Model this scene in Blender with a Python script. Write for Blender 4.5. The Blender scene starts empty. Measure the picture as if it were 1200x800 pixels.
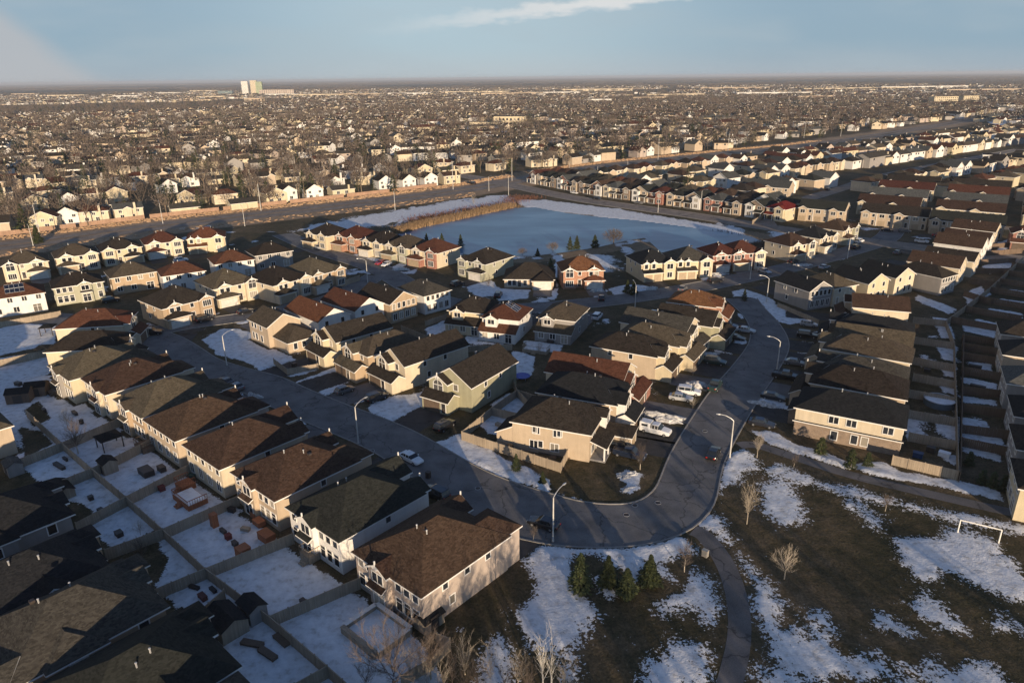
import bpy, math, random
import numpy as np
from mathutils import Vector, Matrix
R = math.radians
random.seed(7)
HAZE_D = 7.0e-5
rng = np.random.default_rng(11)

# ------------------------------------------------------------------ camera
CAM_H = 60.0
FPX = 830.0                                   # focal length in pixels of a 1200 px wide frame
ROLL = math.atan2(14.0, 1200.0)
PITCH = math.atan(309.0 / FPX)
cp, sp, cr, sr = math.cos(PITCH), math.sin(PITCH), math.cos(ROLL), math.sin(ROLL)

def G(x, y, z=0.0):
    """point of the height-z plane seen at a photograph position (1200 x 800)"""
    dx, dy = x - 600.0, 400.0 - y
    u, v = dx * cr + dy * sr, -dx * sr + dy * cr
    Y = FPX * cp + v * sp
    Z = -FPX * sp + v * cp
    t = (z - CAM_H) / Z
    return (u * t, Y * t)

def proj(X, Y, z=0.0):
    Z = z - CAM_H
    dep = Y * cp - Z * sp
    up = Y * sp + Z * cp
    if dep < 1: return (-9999, -9999)
    u, v = X * FPX / dep, up * FPX / dep
    return (600 + u * cr - v * sr, 400 - (u * sr + v * cr))

sc = bpy.context.scene
COL = sc.collection
cam = bpy.data.cameras.new('camera')
cam.sensor_width = 36.0
cam.lens = FPX / 1200.0 * 36.0
cam.clip_start, cam.clip_end = 0.5, 300000.0
co = bpy.data.objects.new('camera', cam)
COL.objects.link(co)
R0, F0, U0 = Vector((1, 0, 0)), Vector((0, cp, -sp)), Vector((0, sp, cp))
rx, ux = R0 * cr - U0 * sr, R0 * sr + U0 * cr
co.matrix_world = Matrix(((rx.x, ux.x, -F0.x, 0), (rx.y, ux.y, -F0.y, 0), (rx.z, ux.z, -F0.z, CAM_H), (0, 0, 0, 1)))
sc.camera = co

# ------------------------------------------------------------------ sun, sky, exposure
SUN_EL, SUN_AZ = 7.6, -17.5                   # elevation; compass bearing the shadows point to
d = Vector((math.cos(R(SUN_EL)) * math.sin(R(SUN_AZ)), math.cos(R(SUN_EL)) * math.cos(R(SUN_AZ)), -math.sin(R(SUN_EL))))
sun = bpy.data.lights.new('sun', 'SUN')
sun.energy = 5.0
sun.angle = R(0.55)
sun.color = (1.0, 0.78, 0.54)
so = bpy.data.objects.new('sun', sun)
so.rotation_euler = d.to_track_quat('-Z', 'Y').to_euler()
so.location = (60, -200, 120)
COL.objects.link(so)
world = bpy.data.worlds.new('World')
sc.world = world
world.use_nodes = True
nt = world.node_tree
nt.nodes.clear()
def N(t, typ, **kw):
    n = t.nodes.new(typ)
    for k, v in kw.items():
        if k.startswith('i_'):
            n.inputs[k[2:].replace('_', ' ')].default_value = v
        else: setattr(n, k, v)
    return n
L = lambda t, a, b: t.links.new(a, b)
def ramp(t, stops, interp='LINEAR'):
    n = t.nodes.new('ShaderNodeValToRGB')
    n.color_ramp.interpolation = interp
    e = n.color_ramp.elements
    while len(e) < len(stops): e.new(0.5)
    for el, (p, c) in zip(e, stops):
        el.position = p
        el.color = c if len(c) == 4 else (*c, 1)
    return n
def math_n(t, op, a, b=None, c=None):
    n = t.nodes.new('ShaderNodeMath'); n.operation = op
    for i, x in enumerate((a, b, c)):
        if x is None: continue
        if isinstance(x, (int, float)): n.inputs[i].default_value = x
        else: t.links.new(x, n.inputs[i])
    return n.outputs[0]
def mixc(t, fac, a, b, blend='MIX'):
    n = t.nodes.new('ShaderNodeMix'); n.data_type = 'RGBA'; n.blend_type = blend
    for i, x in ((0, fac), (6, a), (7, b)):
        if isinstance(x, (int, float)): n.inputs[i].default_value = x
        elif isinstance(x, tuple): n.inputs[i].default_value = x if len(x) == 4 else (*x, 1)
        else: t.links.new(x, n.inputs[i])
    return n.outputs[2]

sky = N(nt, 'ShaderNodeTexSky', sky_type='NISHITA', sun_disc=False, sun_elevation=R(SUN_EL),
        sun_rotation=R(180 + SUN_AZ), altitude=100, air_density=1.0, dust_density=0.6, ozone_density=1.6)
tc = N(nt, 'ShaderNodeTexCoord')
sep = N(nt, 'ShaderNodeSeparateXYZ')
L(nt, tc.outputs['Generated'], sep.inputs[0])
# cloud deck seen by direction: flatten the direction onto a plane high above
zc = math_n(nt, 'MAXIMUM', sep.outputs[2], 0.012)
az = math_n(nt, 'DIVIDE', sep.outputs[0], math_n(nt, 'MAXIMUM', sep.outputs[1], 0.05))
el = math_n(nt, 'DIVIDE', sep.outputs[2], math_n(nt, 'MAXIMUM', sep.outputs[1], 0.05))
# a thin bank of cumulus running up to the right
cl = math_n(nt, 'SUBTRACT', el, math_n(nt, 'ADD', math_n(nt, 'MULTIPLY', az, 0.097), 0.077))
cmb = N(nt, 'ShaderNodeCombineXYZ')
L(nt, az, cmb.inputs[0]); L(nt, math_n(nt, 'MULTIPLY', el, 3.0), cmb.inputs[1])
n1 = N(nt, 'ShaderNodeTexNoise', i_Scale=22.0, i_Detail=6.0, i_Roughness=0.6)
L(nt, cmb.outputs[0], n1.inputs['Vector'])
wob = math_n(nt, 'ABSOLUTE', math_n(nt, 'ADD', cl, math_n(nt, 'MULTIPLY', math_n(nt, 'SUBTRACT', n1.outputs[0], 0.5), -0.034)))
band = N(nt, 'ShaderNodeMapRange', interpolation_type='SMOOTHSTEP')
band.inputs[1].default_value = 0.0125; band.inputs[2].default_value = 0.001
L(nt, wob, band.inputs[0])
gate = N(nt, 'ShaderNodeMapRange', interpolation_type='SMOOTHSTEP')
gate.inputs[1].default_value = -0.22; gate.inputs[2].default_value = 0.12
L(nt, az, gate.inputs[0])
gate2 = N(nt, 'ShaderNodeMapRange', interpolation_type='SMOOTHSTEP')
gate2.inputs[1].default_value = 0.60; gate2.inputs[2].default_value = 0.40
L(nt, az, gate2.inputs[0])
bandm = math_n(nt, 'MULTIPLY', math_n(nt, 'MULTIPLY', band.outputs[0], gate.outputs[0]), gate2.outputs[0])
# soft high veils
cmb2 = N(nt, 'ShaderNodeCombineXYZ')
L(nt, math_n(nt, 'MULTIPLY', az, 1.0), cmb2.inputs[0]); L(nt, math_n(nt, 'MULTIPLY', el, 4.5), cmb2.inputs[1])
n2 = N(nt, 'ShaderNodeTexNoise', i_Scale=3.4, i_Detail=3.0, i_Roughness=0.5)
L(nt, cmb2.outputs[0], n2.inputs['Vector'])
veil = N(nt, 'ShaderNodeMapRange', interpolation_type='SMOOTHSTEP')
veil.inputs[1].default_value = 0.40; veil.inputs[2].default_value = 0.70; veil.inputs[4].default_value = 0.45
L(nt, n2.outputs[0], veil.inputs[0])
# pale sheet of cloud filling the left edge, its border slanting down to the right
sheet = math_n(nt, 'ADD', math_n(nt, 'ADD', az, 0.545), math_n(nt, 'MULTIPLY', el, 1.25))
sm = N(nt, 'ShaderNodeMapRange', interpolation_type='SMOOTHSTEP')
sm.inputs[1].default_value = 0.03; sm.inputs[2].default_value = -0.03; sm.inputs[4].default_value = 0.85
L(nt, math_n(nt, 'ADD', sheet, math_n(nt, 'MULTIPLY', math_n(nt, 'SUBTRACT', n2.outputs[0], 0.5), 0.06)), sm.inputs[0])
# air near the horizon opposite the low sun: grey-blue, greyer towards the ground
side = N(nt, 'ShaderNodeMapRange', interpolation_type='SMOOTHSTEP')
side.inputs[1].default_value = 0.05; side.inputs[2].default_value = 0.46
L(nt, math_n(nt, 'ABSOLUTE', math_n(nt, 'ADD', az, 0.06)), side.inputs[0])
up_ = mixc(nt, side.outputs[0], (5.1, 6.5, 7.3), (3.5, 4.85, 5.95))
hzf = N(nt, 'ShaderNodeMapRange', interpolation_type='SMOOTHSTEP')
hzf.inputs[1].default_value = 0.0; hzf.inputs[2].default_value = 0.045
L(nt, el, hzf.inputs[0])
hz = mixc(nt, hzf.outputs[0], mixc(nt, side.outputs[0], (5.6, 6.4, 6.9), (4.3, 5.2, 6.0)), up_)
lowm = N(nt, 'ShaderNodeMapRange', interpolation_type='SMOOTHSTEP')
lowm.inputs[1].default_value = 0.45; lowm.inputs[2].default_value = 0.2; lowm.inputs[4].default_value = 0.95
L(nt, sep.outputs[2], lowm.inputs[0])
front = N(nt, 'ShaderNodeMapRange', interpolation_type='SMOOTHSTEP')
front.inputs[1].default_value = -0.6; front.inputs[2].default_value = 0.2
L(nt, sep.outputs[1], front.inputs[0])
HCOL = mixc(nt, math_n(nt, 'MULTIPLY', lowm.outputs[0], front.outputs[0]), mixc(nt, 1.0, sky.outputs[0], (0.42, 0.88, 1.68), 'MULTIPLY'), hz)
c1 = mixc(nt, veil.outputs[0], HCOL, (4.8, 5.7, 6.3))
c2 = mixc(nt, sm.outputs[0], c1, (5.4, 5.6, 5.9))
c3 = mixc(nt, math_n(nt, 'MULTIPLY', bandm, 0.75), c2, (9.2, 9.0, 8.8))
bg = N(nt, 'ShaderNodeBackground')
bg.inputs[1].default_value = 0.064
L(nt, c3, bg.inputs[0])
wo = N(nt, 'ShaderNodeOutputWorld')
L(nt, bg.outputs[0], wo.inputs[0])
sc.view_settings.view_transform = 'Standard'
sc.view_settings.look = 'None'
sc.view_settings.gamma = 1.0
sc.view_settings.use_curve_mapping = False
sc.view_settings.exposure = 0.46
sc.cycles.max_bounces = 4
sc.cycles.diffuse_bounces = 2
sc.cycles.glossy_bounces = 2
sc.cycles.volume_bounces = 0
sc.cycles.use_denoising = True

# ------------------------------------------------------------------ materials
MATS = {}
def new_mat(name):
    m = bpy.data.materials.new(name); m.use_nodes = True
    t = m.node_tree
    b = t.nodes['Principled BSDF']
    return m, t, b
def coords(t, kind='Object'):
    if kind == 'world':
        g = t.nodes.new('ShaderNodeNewGeometry'); return g.outputs['Position']
    return t.nodes.new('ShaderNodeTexCoord').outputs[kind]
def noise(t, vec, scale, detail=3.0, rough=0.55):
    n = N(t, 'ShaderNodeTexNoise', i_Scale=scale, i_Detail=detail, i_Roughness=rough)
    if vec is not None: L(t, vec, n.inputs['Vector'])
    return n.outputs[0]
def bump(t, b, h, strength=0.3, dist=0.05):
    n = N(t, 'ShaderNodeBump'); n.inputs['Strength'].default_value = strength; n.inputs['Distance'].default_value = dist
    L(t, h, n.inputs['Height']); L(t, n.outputs[0], b.inputs['Normal'])
def mat_plain(name, c, rough=0.7, spec=0.3, metal=0.0, var=0.12, scale=1.2):
    if name in MATS: return MATS[name]
    m, t, b = new_mat(name)
    n = noise(t, coords(t, 'world'), scale, 3.0)
    lo = tuple(x * (1 - var) for x in c); hi = tuple(min(1, x * (1 + var)) for x in c)
    r = ramp(t, [(0.3, lo), (0.7, hi)])
    L(t, n, r.inputs[0]); L(t, r.outputs[0], b.inputs['Base Color'])
    b.inputs['Roughness'].default_value = rough
    b.inputs['Specular IOR Level'].default_value = spec
    b.inputs['Metallic'].default_value = metal
    MATS[name] = m
    return m
def mat_roof(name, c, c2):
    m, t, b = new_mat(name)
    P = coords(t, 'world')
    oi = N(t, 'ShaderNodeObjectInfo')
    s = N(t, 'ShaderNodeSeparateXYZ'); L(t, P, s.inputs[0])
    # shingle courses follow the height of the slope, tabs vary along it
    a = noise(t, P, 5.5, 3.0, 0.7)
    bb = noise(t, P, 0.9, 4.0, 0.6)
    mp = N(t, 'ShaderNodeMapping'); mp.inputs['Scale'].default_value = (3.0, 3.0, 9.5)
    L(t, P, mp.inputs[0])
    v = N(t, 'ShaderNodeTexVoronoi', i_Scale=1.0); L(t, mp.outputs[0], v.inputs['Vector'])
    vs = N(t, 'ShaderNodeSeparateColor'); L(t, v.outputs['Color'], vs.inputs[0])
    f = math_n(t, 'ADD', math_n(t, 'MULTIPLY', a, 0.35), math_n(t, 'MULTIPLY', bb, 0.35))
    f = math_n(t, 'ADD', f, math_n(t, 'MULTIPLY', vs.outputs[0], 0.3))
    r = ramp(t, [(0.30, c), (0.68, c2)])
    L(t, f, r.inputs[0])
    hs = N(t, 'ShaderNodeHueSaturation')
    L(t, math_n(t, 'MULTIPLY_ADD', oi.outputs['Random'], 0.35, 0.82), hs.inputs['Value'])
    L(t, math_n(t, 'MULTIPLY_ADD', oi.outputs['Random'], 0.02, 0.49), hs.inputs['Hue'])
    L(t, r.outputs[0], hs.inputs['Color'])
    L(t, hs.outputs[0], b.inputs['Base Color'])
    b.inputs['Roughness'].default_value = 0.95
    b.inputs['Specular IOR Level'].default_value = 0.08
    w = math_n(t, 'FRACT', math_n(t, 'MULTIPLY', s.outputs[2], 7.0))
    bump(t, b, math_n(t, 'ADD', math_n(t, 'MULTIPLY', w, 0.5), a), 0.5, 0.04)
    MATS[name] = m
    return m
def mat_siding(name, c, pitch=5.0):
    m, t, b = new_mat(name)
    P = coords(t, 'world')
    s = N(t, 'ShaderNodeSeparateXYZ'); L(t, P, s.inputs[0])
    w = math_n(t, 'FRACT', math_n(t, 'MULTIPLY', s.outputs[2], pitch))
    n = noise(t, P, 0.5, 4.0)
    st = N(t, 'ShaderNodeMapping'); st.inputs['Scale'].default_value = (1.5, 1.5, 0.12)
    L(t, P, st.inputs[0])
    streak = noise(t, st.outputs[0], 1.0, 3.0)
    f = math_n(t, 'ADD', math_n(t, 'MULTIPLY', n, 0.5), math_n(t, 'MULTIPLY', streak, 0.5))
    r = ramp(t, [(0.3, tuple(x * 0.82 for x in c)), (0.7, tuple(min(1, x * 1.08) for x in c))])
    L(t, f, r.inputs[0])
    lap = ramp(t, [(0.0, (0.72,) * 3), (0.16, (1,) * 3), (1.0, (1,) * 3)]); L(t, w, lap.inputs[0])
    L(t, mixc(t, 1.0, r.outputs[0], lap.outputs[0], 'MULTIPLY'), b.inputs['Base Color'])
    b.inputs['Roughness'].default_value = 0.65
    b.inputs['Specular IOR Level'].default_value = 0.3
    bump(t, b, w, 0.5, 0.03)
    MATS[name] = m
    return m
def mat_brick(name, c, c2, mortar):
    m, t, b = new_mat(name)
    P = coords(t, 'world')
    s = N(t, 'ShaderNodeSeparateXYZ'); L(t, P, s.inputs[0])
    cm = N(t, 'ShaderNodeCombineXYZ')
    L(t, math_n(t, 'ADD', s.outputs[0], s.outputs[1]), cm.inputs[0]); L(t, s.outputs[2], cm.inputs[1])
    br = N(t, 'ShaderNodeTexBrick', i_Scale=3.2)
    br.inputs['Color1'].default_value = (*c, 1); br.inputs['Color2'].default_value = (*c2, 1)
    br.inputs['Mortar'].default_value = (*mortar, 1); br.inputs['Mortar Size'].default_value = 0.022
    L(t, cm.outputs[0], br.inputs['Vector'])
    n = noise(t, P, 1.3, 4.0)
    r = ramp(t, [(0.3, (0.78,) * 3), (0.7, (1.12,) * 3)]); L(t, n, r.inputs[0])
    L(t, mixc(t, 1.0, br.outputs[0], r.outputs[0], 'MULTIPLY'), b.inputs['Base Color'])
    b.inputs['Roughness'].default_value = 0.85
    bump(t, b, br.outputs['Fac'], -0.4, 0.02)
    MATS[name] = m
    return m

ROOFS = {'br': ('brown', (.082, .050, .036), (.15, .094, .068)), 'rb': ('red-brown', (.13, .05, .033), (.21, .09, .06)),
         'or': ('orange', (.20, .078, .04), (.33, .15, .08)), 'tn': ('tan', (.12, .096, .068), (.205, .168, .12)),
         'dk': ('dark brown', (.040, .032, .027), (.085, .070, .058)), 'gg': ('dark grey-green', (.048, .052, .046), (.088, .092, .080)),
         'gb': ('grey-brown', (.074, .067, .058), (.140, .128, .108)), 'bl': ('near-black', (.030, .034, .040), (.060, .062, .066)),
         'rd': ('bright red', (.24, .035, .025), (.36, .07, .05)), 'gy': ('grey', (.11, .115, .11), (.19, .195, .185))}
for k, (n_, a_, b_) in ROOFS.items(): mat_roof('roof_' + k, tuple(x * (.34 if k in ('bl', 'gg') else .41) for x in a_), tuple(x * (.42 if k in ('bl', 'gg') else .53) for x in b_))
WALLS = {'be': ('beige', (.50, .40, .29)), 'cr': ('cream', (.62, .53, .39)), 'wh': ('white', (.74, .72, .68)), 'sg': ('sage green', (.40, .39, .29)),
         'ta': ('tan', (.44, .33, .22)), 'gr': ('grey', (.31, .29, .27)), 'ye': ('pale yellow', (.60, .51, .35)), 'pk': ('pinkish beige', (.47, .39, .33)),
         'ol': ('olive', (.36, .34, .23))}
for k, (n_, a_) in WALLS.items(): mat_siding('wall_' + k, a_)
mat_brick('wall_rk', (.36, .13, .08), (.27, .09, .06), (.36, .31, .27))
mat_brick('wall_bk', (.27, .19, .13), (.20, .14, .10), (.33, .29, .24))
mat_brick('wall_ob', (.42, .19, .10), (.33, .14, .08), (.40, .34, .28))
WALLS['rk'] = ('red brick', None); WALLS['bk'] = ('brown brick', None); WALLS['ob'] = ('orange brick', None)
TRIM = mat_plain('trim_white', (.72, .70, .66), 0.5, 0.4, var=.06)
DARKTRIM = mat_plain('trim_dark', (.05, .04, .035), 0.5)
GARAGE = mat_plain('garage_door_tan', (.36, .28, .19), 0.55)
GARAGED = mat_plain('garage_door_brown', (.13, .095, .07), 0.55)
GARAGEW = mat_plain('garage_door_white', (.60, .57, .52), 0.55)
DOORM = mat_plain('door_dark', (.06, .05, .045), 0.45)
FOUND = mat_plain('foundation_concrete', (.26, .25, .24), 0.9)
METAL = mat_plain('galvanised_metal', (.46, .46, .46), 0.45, 0.5, 0.4)
POLEM = mat_plain('lamp_post_concrete', (.52, .50, .46), 0.7)
WOODP = mat_plain('pole_wood', (.16, .12, .085), 0.9)
def mat_glass():
    m, t, b = new_mat('window_glass')
    oi = N(t, 'ShaderNodeObjectInfo')
    r = ramp(t, [(0.0, (.012, .014, .018)), (0.7, (.035, .04, .048)), (0.85, (.20, .18, .15)), (1.0, (.42, .38, .31))])
    L(t, oi.outputs['Random'], r.inputs[0]); L(t, r.outputs[0], b.inputs['Base Color'])
    b.inputs['Roughness'].default_value = 0.10; b.inputs['Specular IOR Level'].default_value = 0.6
    MATS['glass'] = m
    return m
GLASS = mat_glass()
FENCE = None
def mat_fence(name, c):
    m, t, b = new_mat(name)
    P = coords(t, 'world')
    mp = N(t, 'ShaderNodeMapping'); mp.inputs['Scale'].default_value = (6.0, 6.0, 0.25); L(t, P, mp.inputs[0])
    a = noise(t, mp.outputs[0], 1.0, 2.0)
    bb = noise(t, P, 0.35, 3.0)
    f = math_n(t, 'ADD', math_n(t, 'MULTIPLY', a, 0.6), math_n(t, 'MULTIPLY', bb, 0.4))
    r = ramp(t, [(0.34, tuple(x * .66 for x in c)), (0.66, tuple(x * 1.12 for x in c))]); L(t, f, r.inputs[0])
    L(t, r.outputs[0], b.inputs['Base Color']); b.inputs['Roughness'].default_value = 0.85
    bump(t, b, a, 0.4, 0.03)
    MATS[name] = m
    return m
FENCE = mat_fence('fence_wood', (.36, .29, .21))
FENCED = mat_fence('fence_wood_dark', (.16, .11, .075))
FENCER = mat_fence('fence_wood_red', (.38, .24, .16))
DECK = mat_fence('deck_cedar', (.36, .13, .055))
def mat_snow():
    m, t, b = new_mat('snow')
    P = coords(t, 'world')
    r = ramp(t, [(0.25, (.56, .54, .51)), (0.5, (.78, .79, .80)), (0.75, (.86, .87, .88))])
    L(t, noise(t, P, 0.7, 5.0, 0.65), r.inputs[0]); L(t, r.outputs[0], b.inputs['Base Color'])
    b.inputs['Roughness'].default_value = 0.75
    bump(t, b, noise(t, P, 2.2, 5.0, 0.6), 0.7, 0.12)
    MATS['snow'] = m
    return m
SNOW = mat_snow()
def mat_asphalt(name, c, sc_=0.25):
    m, t, b = new_mat(name)
    P = coords(t, 'world')
    f = math_n(t, 'ADD', math_n(t, 'MULTIPLY', noise(t, P, sc_, 5.0, 0.6), 0.6), math_n(t, 'MULTIPLY', noise(t, P, 6.0, 3.0, 0.7), 0.4))
    r = ramp(t, [(0.36, tuple(x * .62 for x in c)), (0.64, tuple(x * 1.32 for x in c))]); L(t, f, r.inputs[0])
    # thin crack seams
    v = N(t, 'ShaderNodeTexVoronoi', feature='DISTANCE_TO_EDGE', i_Scale=0.11)
    wv = N(t, 'ShaderNodeVectorMath', operation='ADD')
    nz = N(t, 'ShaderNodeTexNoise', i_Scale=0.5, i_Detail=4.0); L(t, P, nz.inputs['Vector'])
    sv = N(t, 'ShaderNodeVectorMath', operation='SCALE'); sv.inputs[3].default_value = 3.0; L(t, nz.outputs[1], sv.inputs[0])
    L(t, P, wv.inputs[0]); L(t, sv.outputs[0], wv.inputs[1]); L(t, wv.outputs[0], v.inputs['Vector'])
    cr_ = ramp(t, [(0.0, (.45,) * 3), (0.016, (1,) * 3)]); L(t, v.outputs[0], cr_.inputs[0])
    L(t, mixc(t, 1.0, r.outputs[0], cr_.outputs[0], 'MULTIPLY'), b.inputs['Base Color'])
    b.inputs['Roughness'].default_value = 0.85; b.inputs['Specular IOR Level'].default_value = 0.3
    MATS[name] = m
    return m
ASPH = mat_asphalt('asphalt', (.15, .145, .142))
DRIVE = mat_asphalt('driveway_asphalt', (.052, .048, .046), 0.6)
PATHM = mat_asphalt('path_asphalt', (.14, .13, .125))
BASPH = mat_asphalt('boulevard_asphalt', (.24, .20, .165))
CONC = mat_plain('kerb_concrete', (.27, .255, .235), 0.9, scale=2.0, var=.2)
PAINT = mat_plain('road_paint', (.55, .54, .50), 0.7)
def mat_ground():
    m, t, b = new_mat('ground')
    P = coords(t, 'world')
    at = N(t, 'ShaderNodeAttribute', attribute_name='snow')
    dry_mask = N(t, 'ShaderNodeAttribute', attribute_name='far')  # where the ground is dry straw: boulevard verges and pond bank
    big = noise(t, P, 0.045, 4.0, 0.6)
    mid = noise(t, P, 0.5, 5.0, 0.65)
    fine = noise(t, P, 3.0, 4.0, 0.7)
    f = math_n(t, 'ADD', math_n(t, 'MULTIPLY', big, 0.55), math_n(t, 'MULTIPLY', mid, 0.45))
    g = ramp(t, [(0.34, (.032, .032, .015)), (0.46, (.066, .054, .028)), (0.57, (.115, .086, .050)), (0.7, (.18, .135, .085))])
    L(t, f, g.inputs[0])
    dry = ramp(t, [(0.35, (.26, .18, .11)), (0.65, (.44, .32, .21))]); L(t, f, dry.inputs[0])
    g1 = mixc(t, dry_mask.outputs['Fac'], g.outputs[0], dry.outputs[0])
    sp_ = ramp(t, [(0.35, (.62,) * 3), (0.65, (1.3,) * 3)]); L(t, fine, sp_.inputs[0])
    g2 = mixc(t, 1.0, g1, sp_.outputs[0], 'MULTIPLY')
    # snow edge: signed distance in metres, broken up by noise
    e = math_n(t, 'ADD', at.outputs['Fac'], math_n(t, 'MULTIPLY', math_n(t, 'SUBTRACT', mid, 0.5), 1.6))
    rg_ = N(t, 'ShaderNodeAttribute', attribute_name='rag')
    clump = noise(t, P, 1.4, 4.0, 0.75)
    e = math_n(t, 'ADD', e, math_n(t, 'MULTIPLY', math_n(t, 'SUBTRACT', fine, 0.5), math_n(t, 'MULTIPLY_ADD', rg_.outputs['Fac'], 5.5, 1.6)))
    e = math_n(t, 'ADD', e, math_n(t, 'MULTIPLY', math_n(t, 'SUBTRACT', clump, 0.5), math_n(t, 'MULTIPLY', rg_.outputs['Fac'], 8.0)))
    ms = N(t, 'ShaderNodeMapRange', interpolation_type='SMOOTHSTEP')
    ms.inputs[1].default_value = -0.05; ms.inputs[2].default_value = 0.10
    L(t, e, ms.inputs[0])
    sn = ramp(t, [(0.3, (.46, .44, .41)), (0.46, (.66, .67, .68)), (0.65, (.78, .79, .80))])
    L(t, noise(t, P, 0.8, 5.0, 0.65), sn.inputs[0])
    L(t, mixc(t, ms.outputs[0], g2, sn.outputs[0]), b.inputs['Base Color'])
    b.inputs['Roughness'].default_value = 0.9; b.inputs['Specular IOR Level'].default_value = 0.15
    bump(t, b, math_n(t, 'ADD', fine, math_n(t, 'MULTIPLY', mid, 2.0)), 0.8, 0.10)
    MATS['ground'] = m
    return m
GROUND = mat_ground()
def mat_ice():
    m, t, b = new_mat('pond_ice')
    P = coords(t, 'world')
    mp = N(t, 'ShaderNodeMapping'); mp.inputs['Scale'].default_value = (0.02, 0.055, 1); mp.inputs['Rotation'].default_value = (0, 0, R(30)); L(t, P, mp.inputs[0])
    r = ramp(t, [(0.36, (.018, .09, .19)), (0.5, (.038, .135, .26)), (0.68, (.13, .26, .39))])
    L(t, noise(t, mp.outputs[0], 1.0, 6.0, 0.55), r.inputs[0]); L(t, r.outputs[0], b.inputs['Base Color'])
    b.inputs['Roughness'].default_value = 0.32; b.inputs['Specular IOR Level'].default_value = 0.5
    MATS['ice'] = m
    return m
ICE = mat_ice()
def mat_leaf(name, c, c2, rough=0.8):
    m, t, b = new_mat(name)
    g = N(t, 'ShaderNodeNewGeometry')
    oi = N(t, 'ShaderNodeObjectInfo')
    n = noise(t, g.outputs['Position'], 1.1, 3.0)
    f = math_n(t, 'ADD', math_n(t, 'MULTIPLY', n, 0.6), math_n(t, 'MULTIPLY', g.outputs['Random Per Island'], 0.4))
    r = ramp(t, [(0.28, c), (0.72, c2)]); L(t, f, r.inputs[0])
    hs = N(t, 'ShaderNodeHueSaturation'); L(t, math_n(t, 'MULTIPLY_ADD', oi.outputs['Random'], 0.5, 0.75), hs.inputs['Value'])
    L(t, r.outputs[0], hs.inputs['Color'])
    L(t, hs.outputs[0], b.inputs['Base Color'])
    b.inputs['Roughness'].default_value = rough; b.inputs['Specular IOR Level'].default_value = 0.2
    MATS[name] = m
    return m
BARK = mat_leaf('bark', (.10, .075, .055), (.20, .155, .115))
TWIG = mat_leaf('twigs', (.09, .070, .056), (.18, .142, .116))
TWIGL = mat_leaf('pale_bark', (.30, .25, .19), (.46, .40, .32))
NEEDLE = mat_leaf('needles', (.024, .036, .016), (.085, .095, .038))
REED = mat_leaf('reeds', (.26, .165, .09), (.44, .30, .17))
REDTW = mat_leaf('red_twigs', (.14, .065, .045), (.24, .12, .08))

# ------------------------------------------------------------------ mesh helpers
class MB:
    def __init__(s): s.v = []; s.f = []; s.m = []; s.slots = []
    def slot(s, mat):
        if mat not in s.slots: s.slots.append(mat)
        return s.slots.index(mat)
    def face(s, pts, mat):
        i = len(s.v); s.v += [tuple(p) for p in pts]; s.f.append(tuple(range(i, i + len(pts)))); s.m.append(s.slot(mat))
    def box(s, x0, x1, y0, y1, z0, z1, mat, T=None, top=None, bottom=True):
        c = [(x0, y0, z0), (x1, y0, z0), (x1, y1, z0), (x0, y1, z0), (x0, y0, z1), (x1, y0, z1), (x1, y1, z1), (x0, y1, z1)]
        if T: c = [T(*p) for p in c]
        i = len(s.v); s.v += c; k = s.slot(mat); kt = s.slot(top) if top else k
        fs = [((4, 5, 6, 7), kt), ((0, 1, 5, 4), k), ((1, 2, 6, 5), k), ((2, 3, 7, 6), k), ((3, 0, 4, 7), k)]
        if bottom: fs.append(((3, 2, 1, 0), k))
        for f, q in fs: s.f.append(tuple(i + j for j in f)); s.m.append(q)
    def tube(s, p, q, r0, r1, mat, n=6, cap=True):
        p, q = Vector(p), Vector(q); a = (q - p)
        if a.length < 1e-6: return
        a.normalize(); u = a.orthogonal().normalized(); w = a.cross(u)
        i = len(s.v); k = s.slot(mat)
        for c, r in ((p, r0), (q, r1)):
            for j in range(n):
                an = 2 * math.pi * j / n; s.v.append(tuple(c + (u * math.cos(an) + w * math.sin(an)) * r))
        for j in range(n):
            s.f.append((i + j, i + (j + 1) % n, i + n + (j + 1) % n, i + n + j)); s.m.append(k)
        if cap:
            s.f.append(tuple(i + n + j for j in range(n))); s.m.append(k)
            s.f.append(tuple(i + n - 1 - j for j in range(n))); s.m.append(k)
    def mesh(s, name):
        me = bpy.data.meshes.new(name)
        me.from_pydata(s.v, [], s.f); me.update()
        for m in s.slots: me.materials.append(m)
        me.polygons.foreach_set('material_index', s.m)
        return me
def link(name, data, parent=None, loc=None, rz=None):
    o = bpy.data.objects.new(name, data); COL.objects.link(o)
    if parent: o.parent = parent
    if loc: o.location = loc
    if rz is not None: o.rotation_euler = (0, 0, rz)
    return o
def part(name, mb, parent, label=None):
    o = link(name, mb.mesh(name), parent)
    if label: o['label'] = label
    return o
USED = {}
def tag(o, label, cat, group=None, kind=None):
    if label: o['label'] = label
    if cat: o['category'] = cat
    if group: o['group'] = group
    if kind: o['kind'] = kind
    return o
def thing(name, loc, rz, label, cat, group=None):
    o = bpy.data.objects.new(name, None); COL.objects.link(o); o.empty_display_size = 0.5
    o.location = (loc[0], loc[1], loc[2] if len(loc) > 2 else 0); o.rotation_euler = (0, 0, rz)
    return tag(o, label, cat, group)
def copy_tree(o, parent=None):
    c = o.copy(); COL.objects.link(c)
    if parent: c.parent = parent
    for ch in KIDS.get(o.name, ()): copy_tree(ch, c)
    return c
KIDS = {}
def remember(root):
    """children lists of a finished thing, so that copying stays quick"""
    allc = [root] + list(root.children_recursive)
    for o in allc: KIDS[o.name] = list(o.children)
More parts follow.
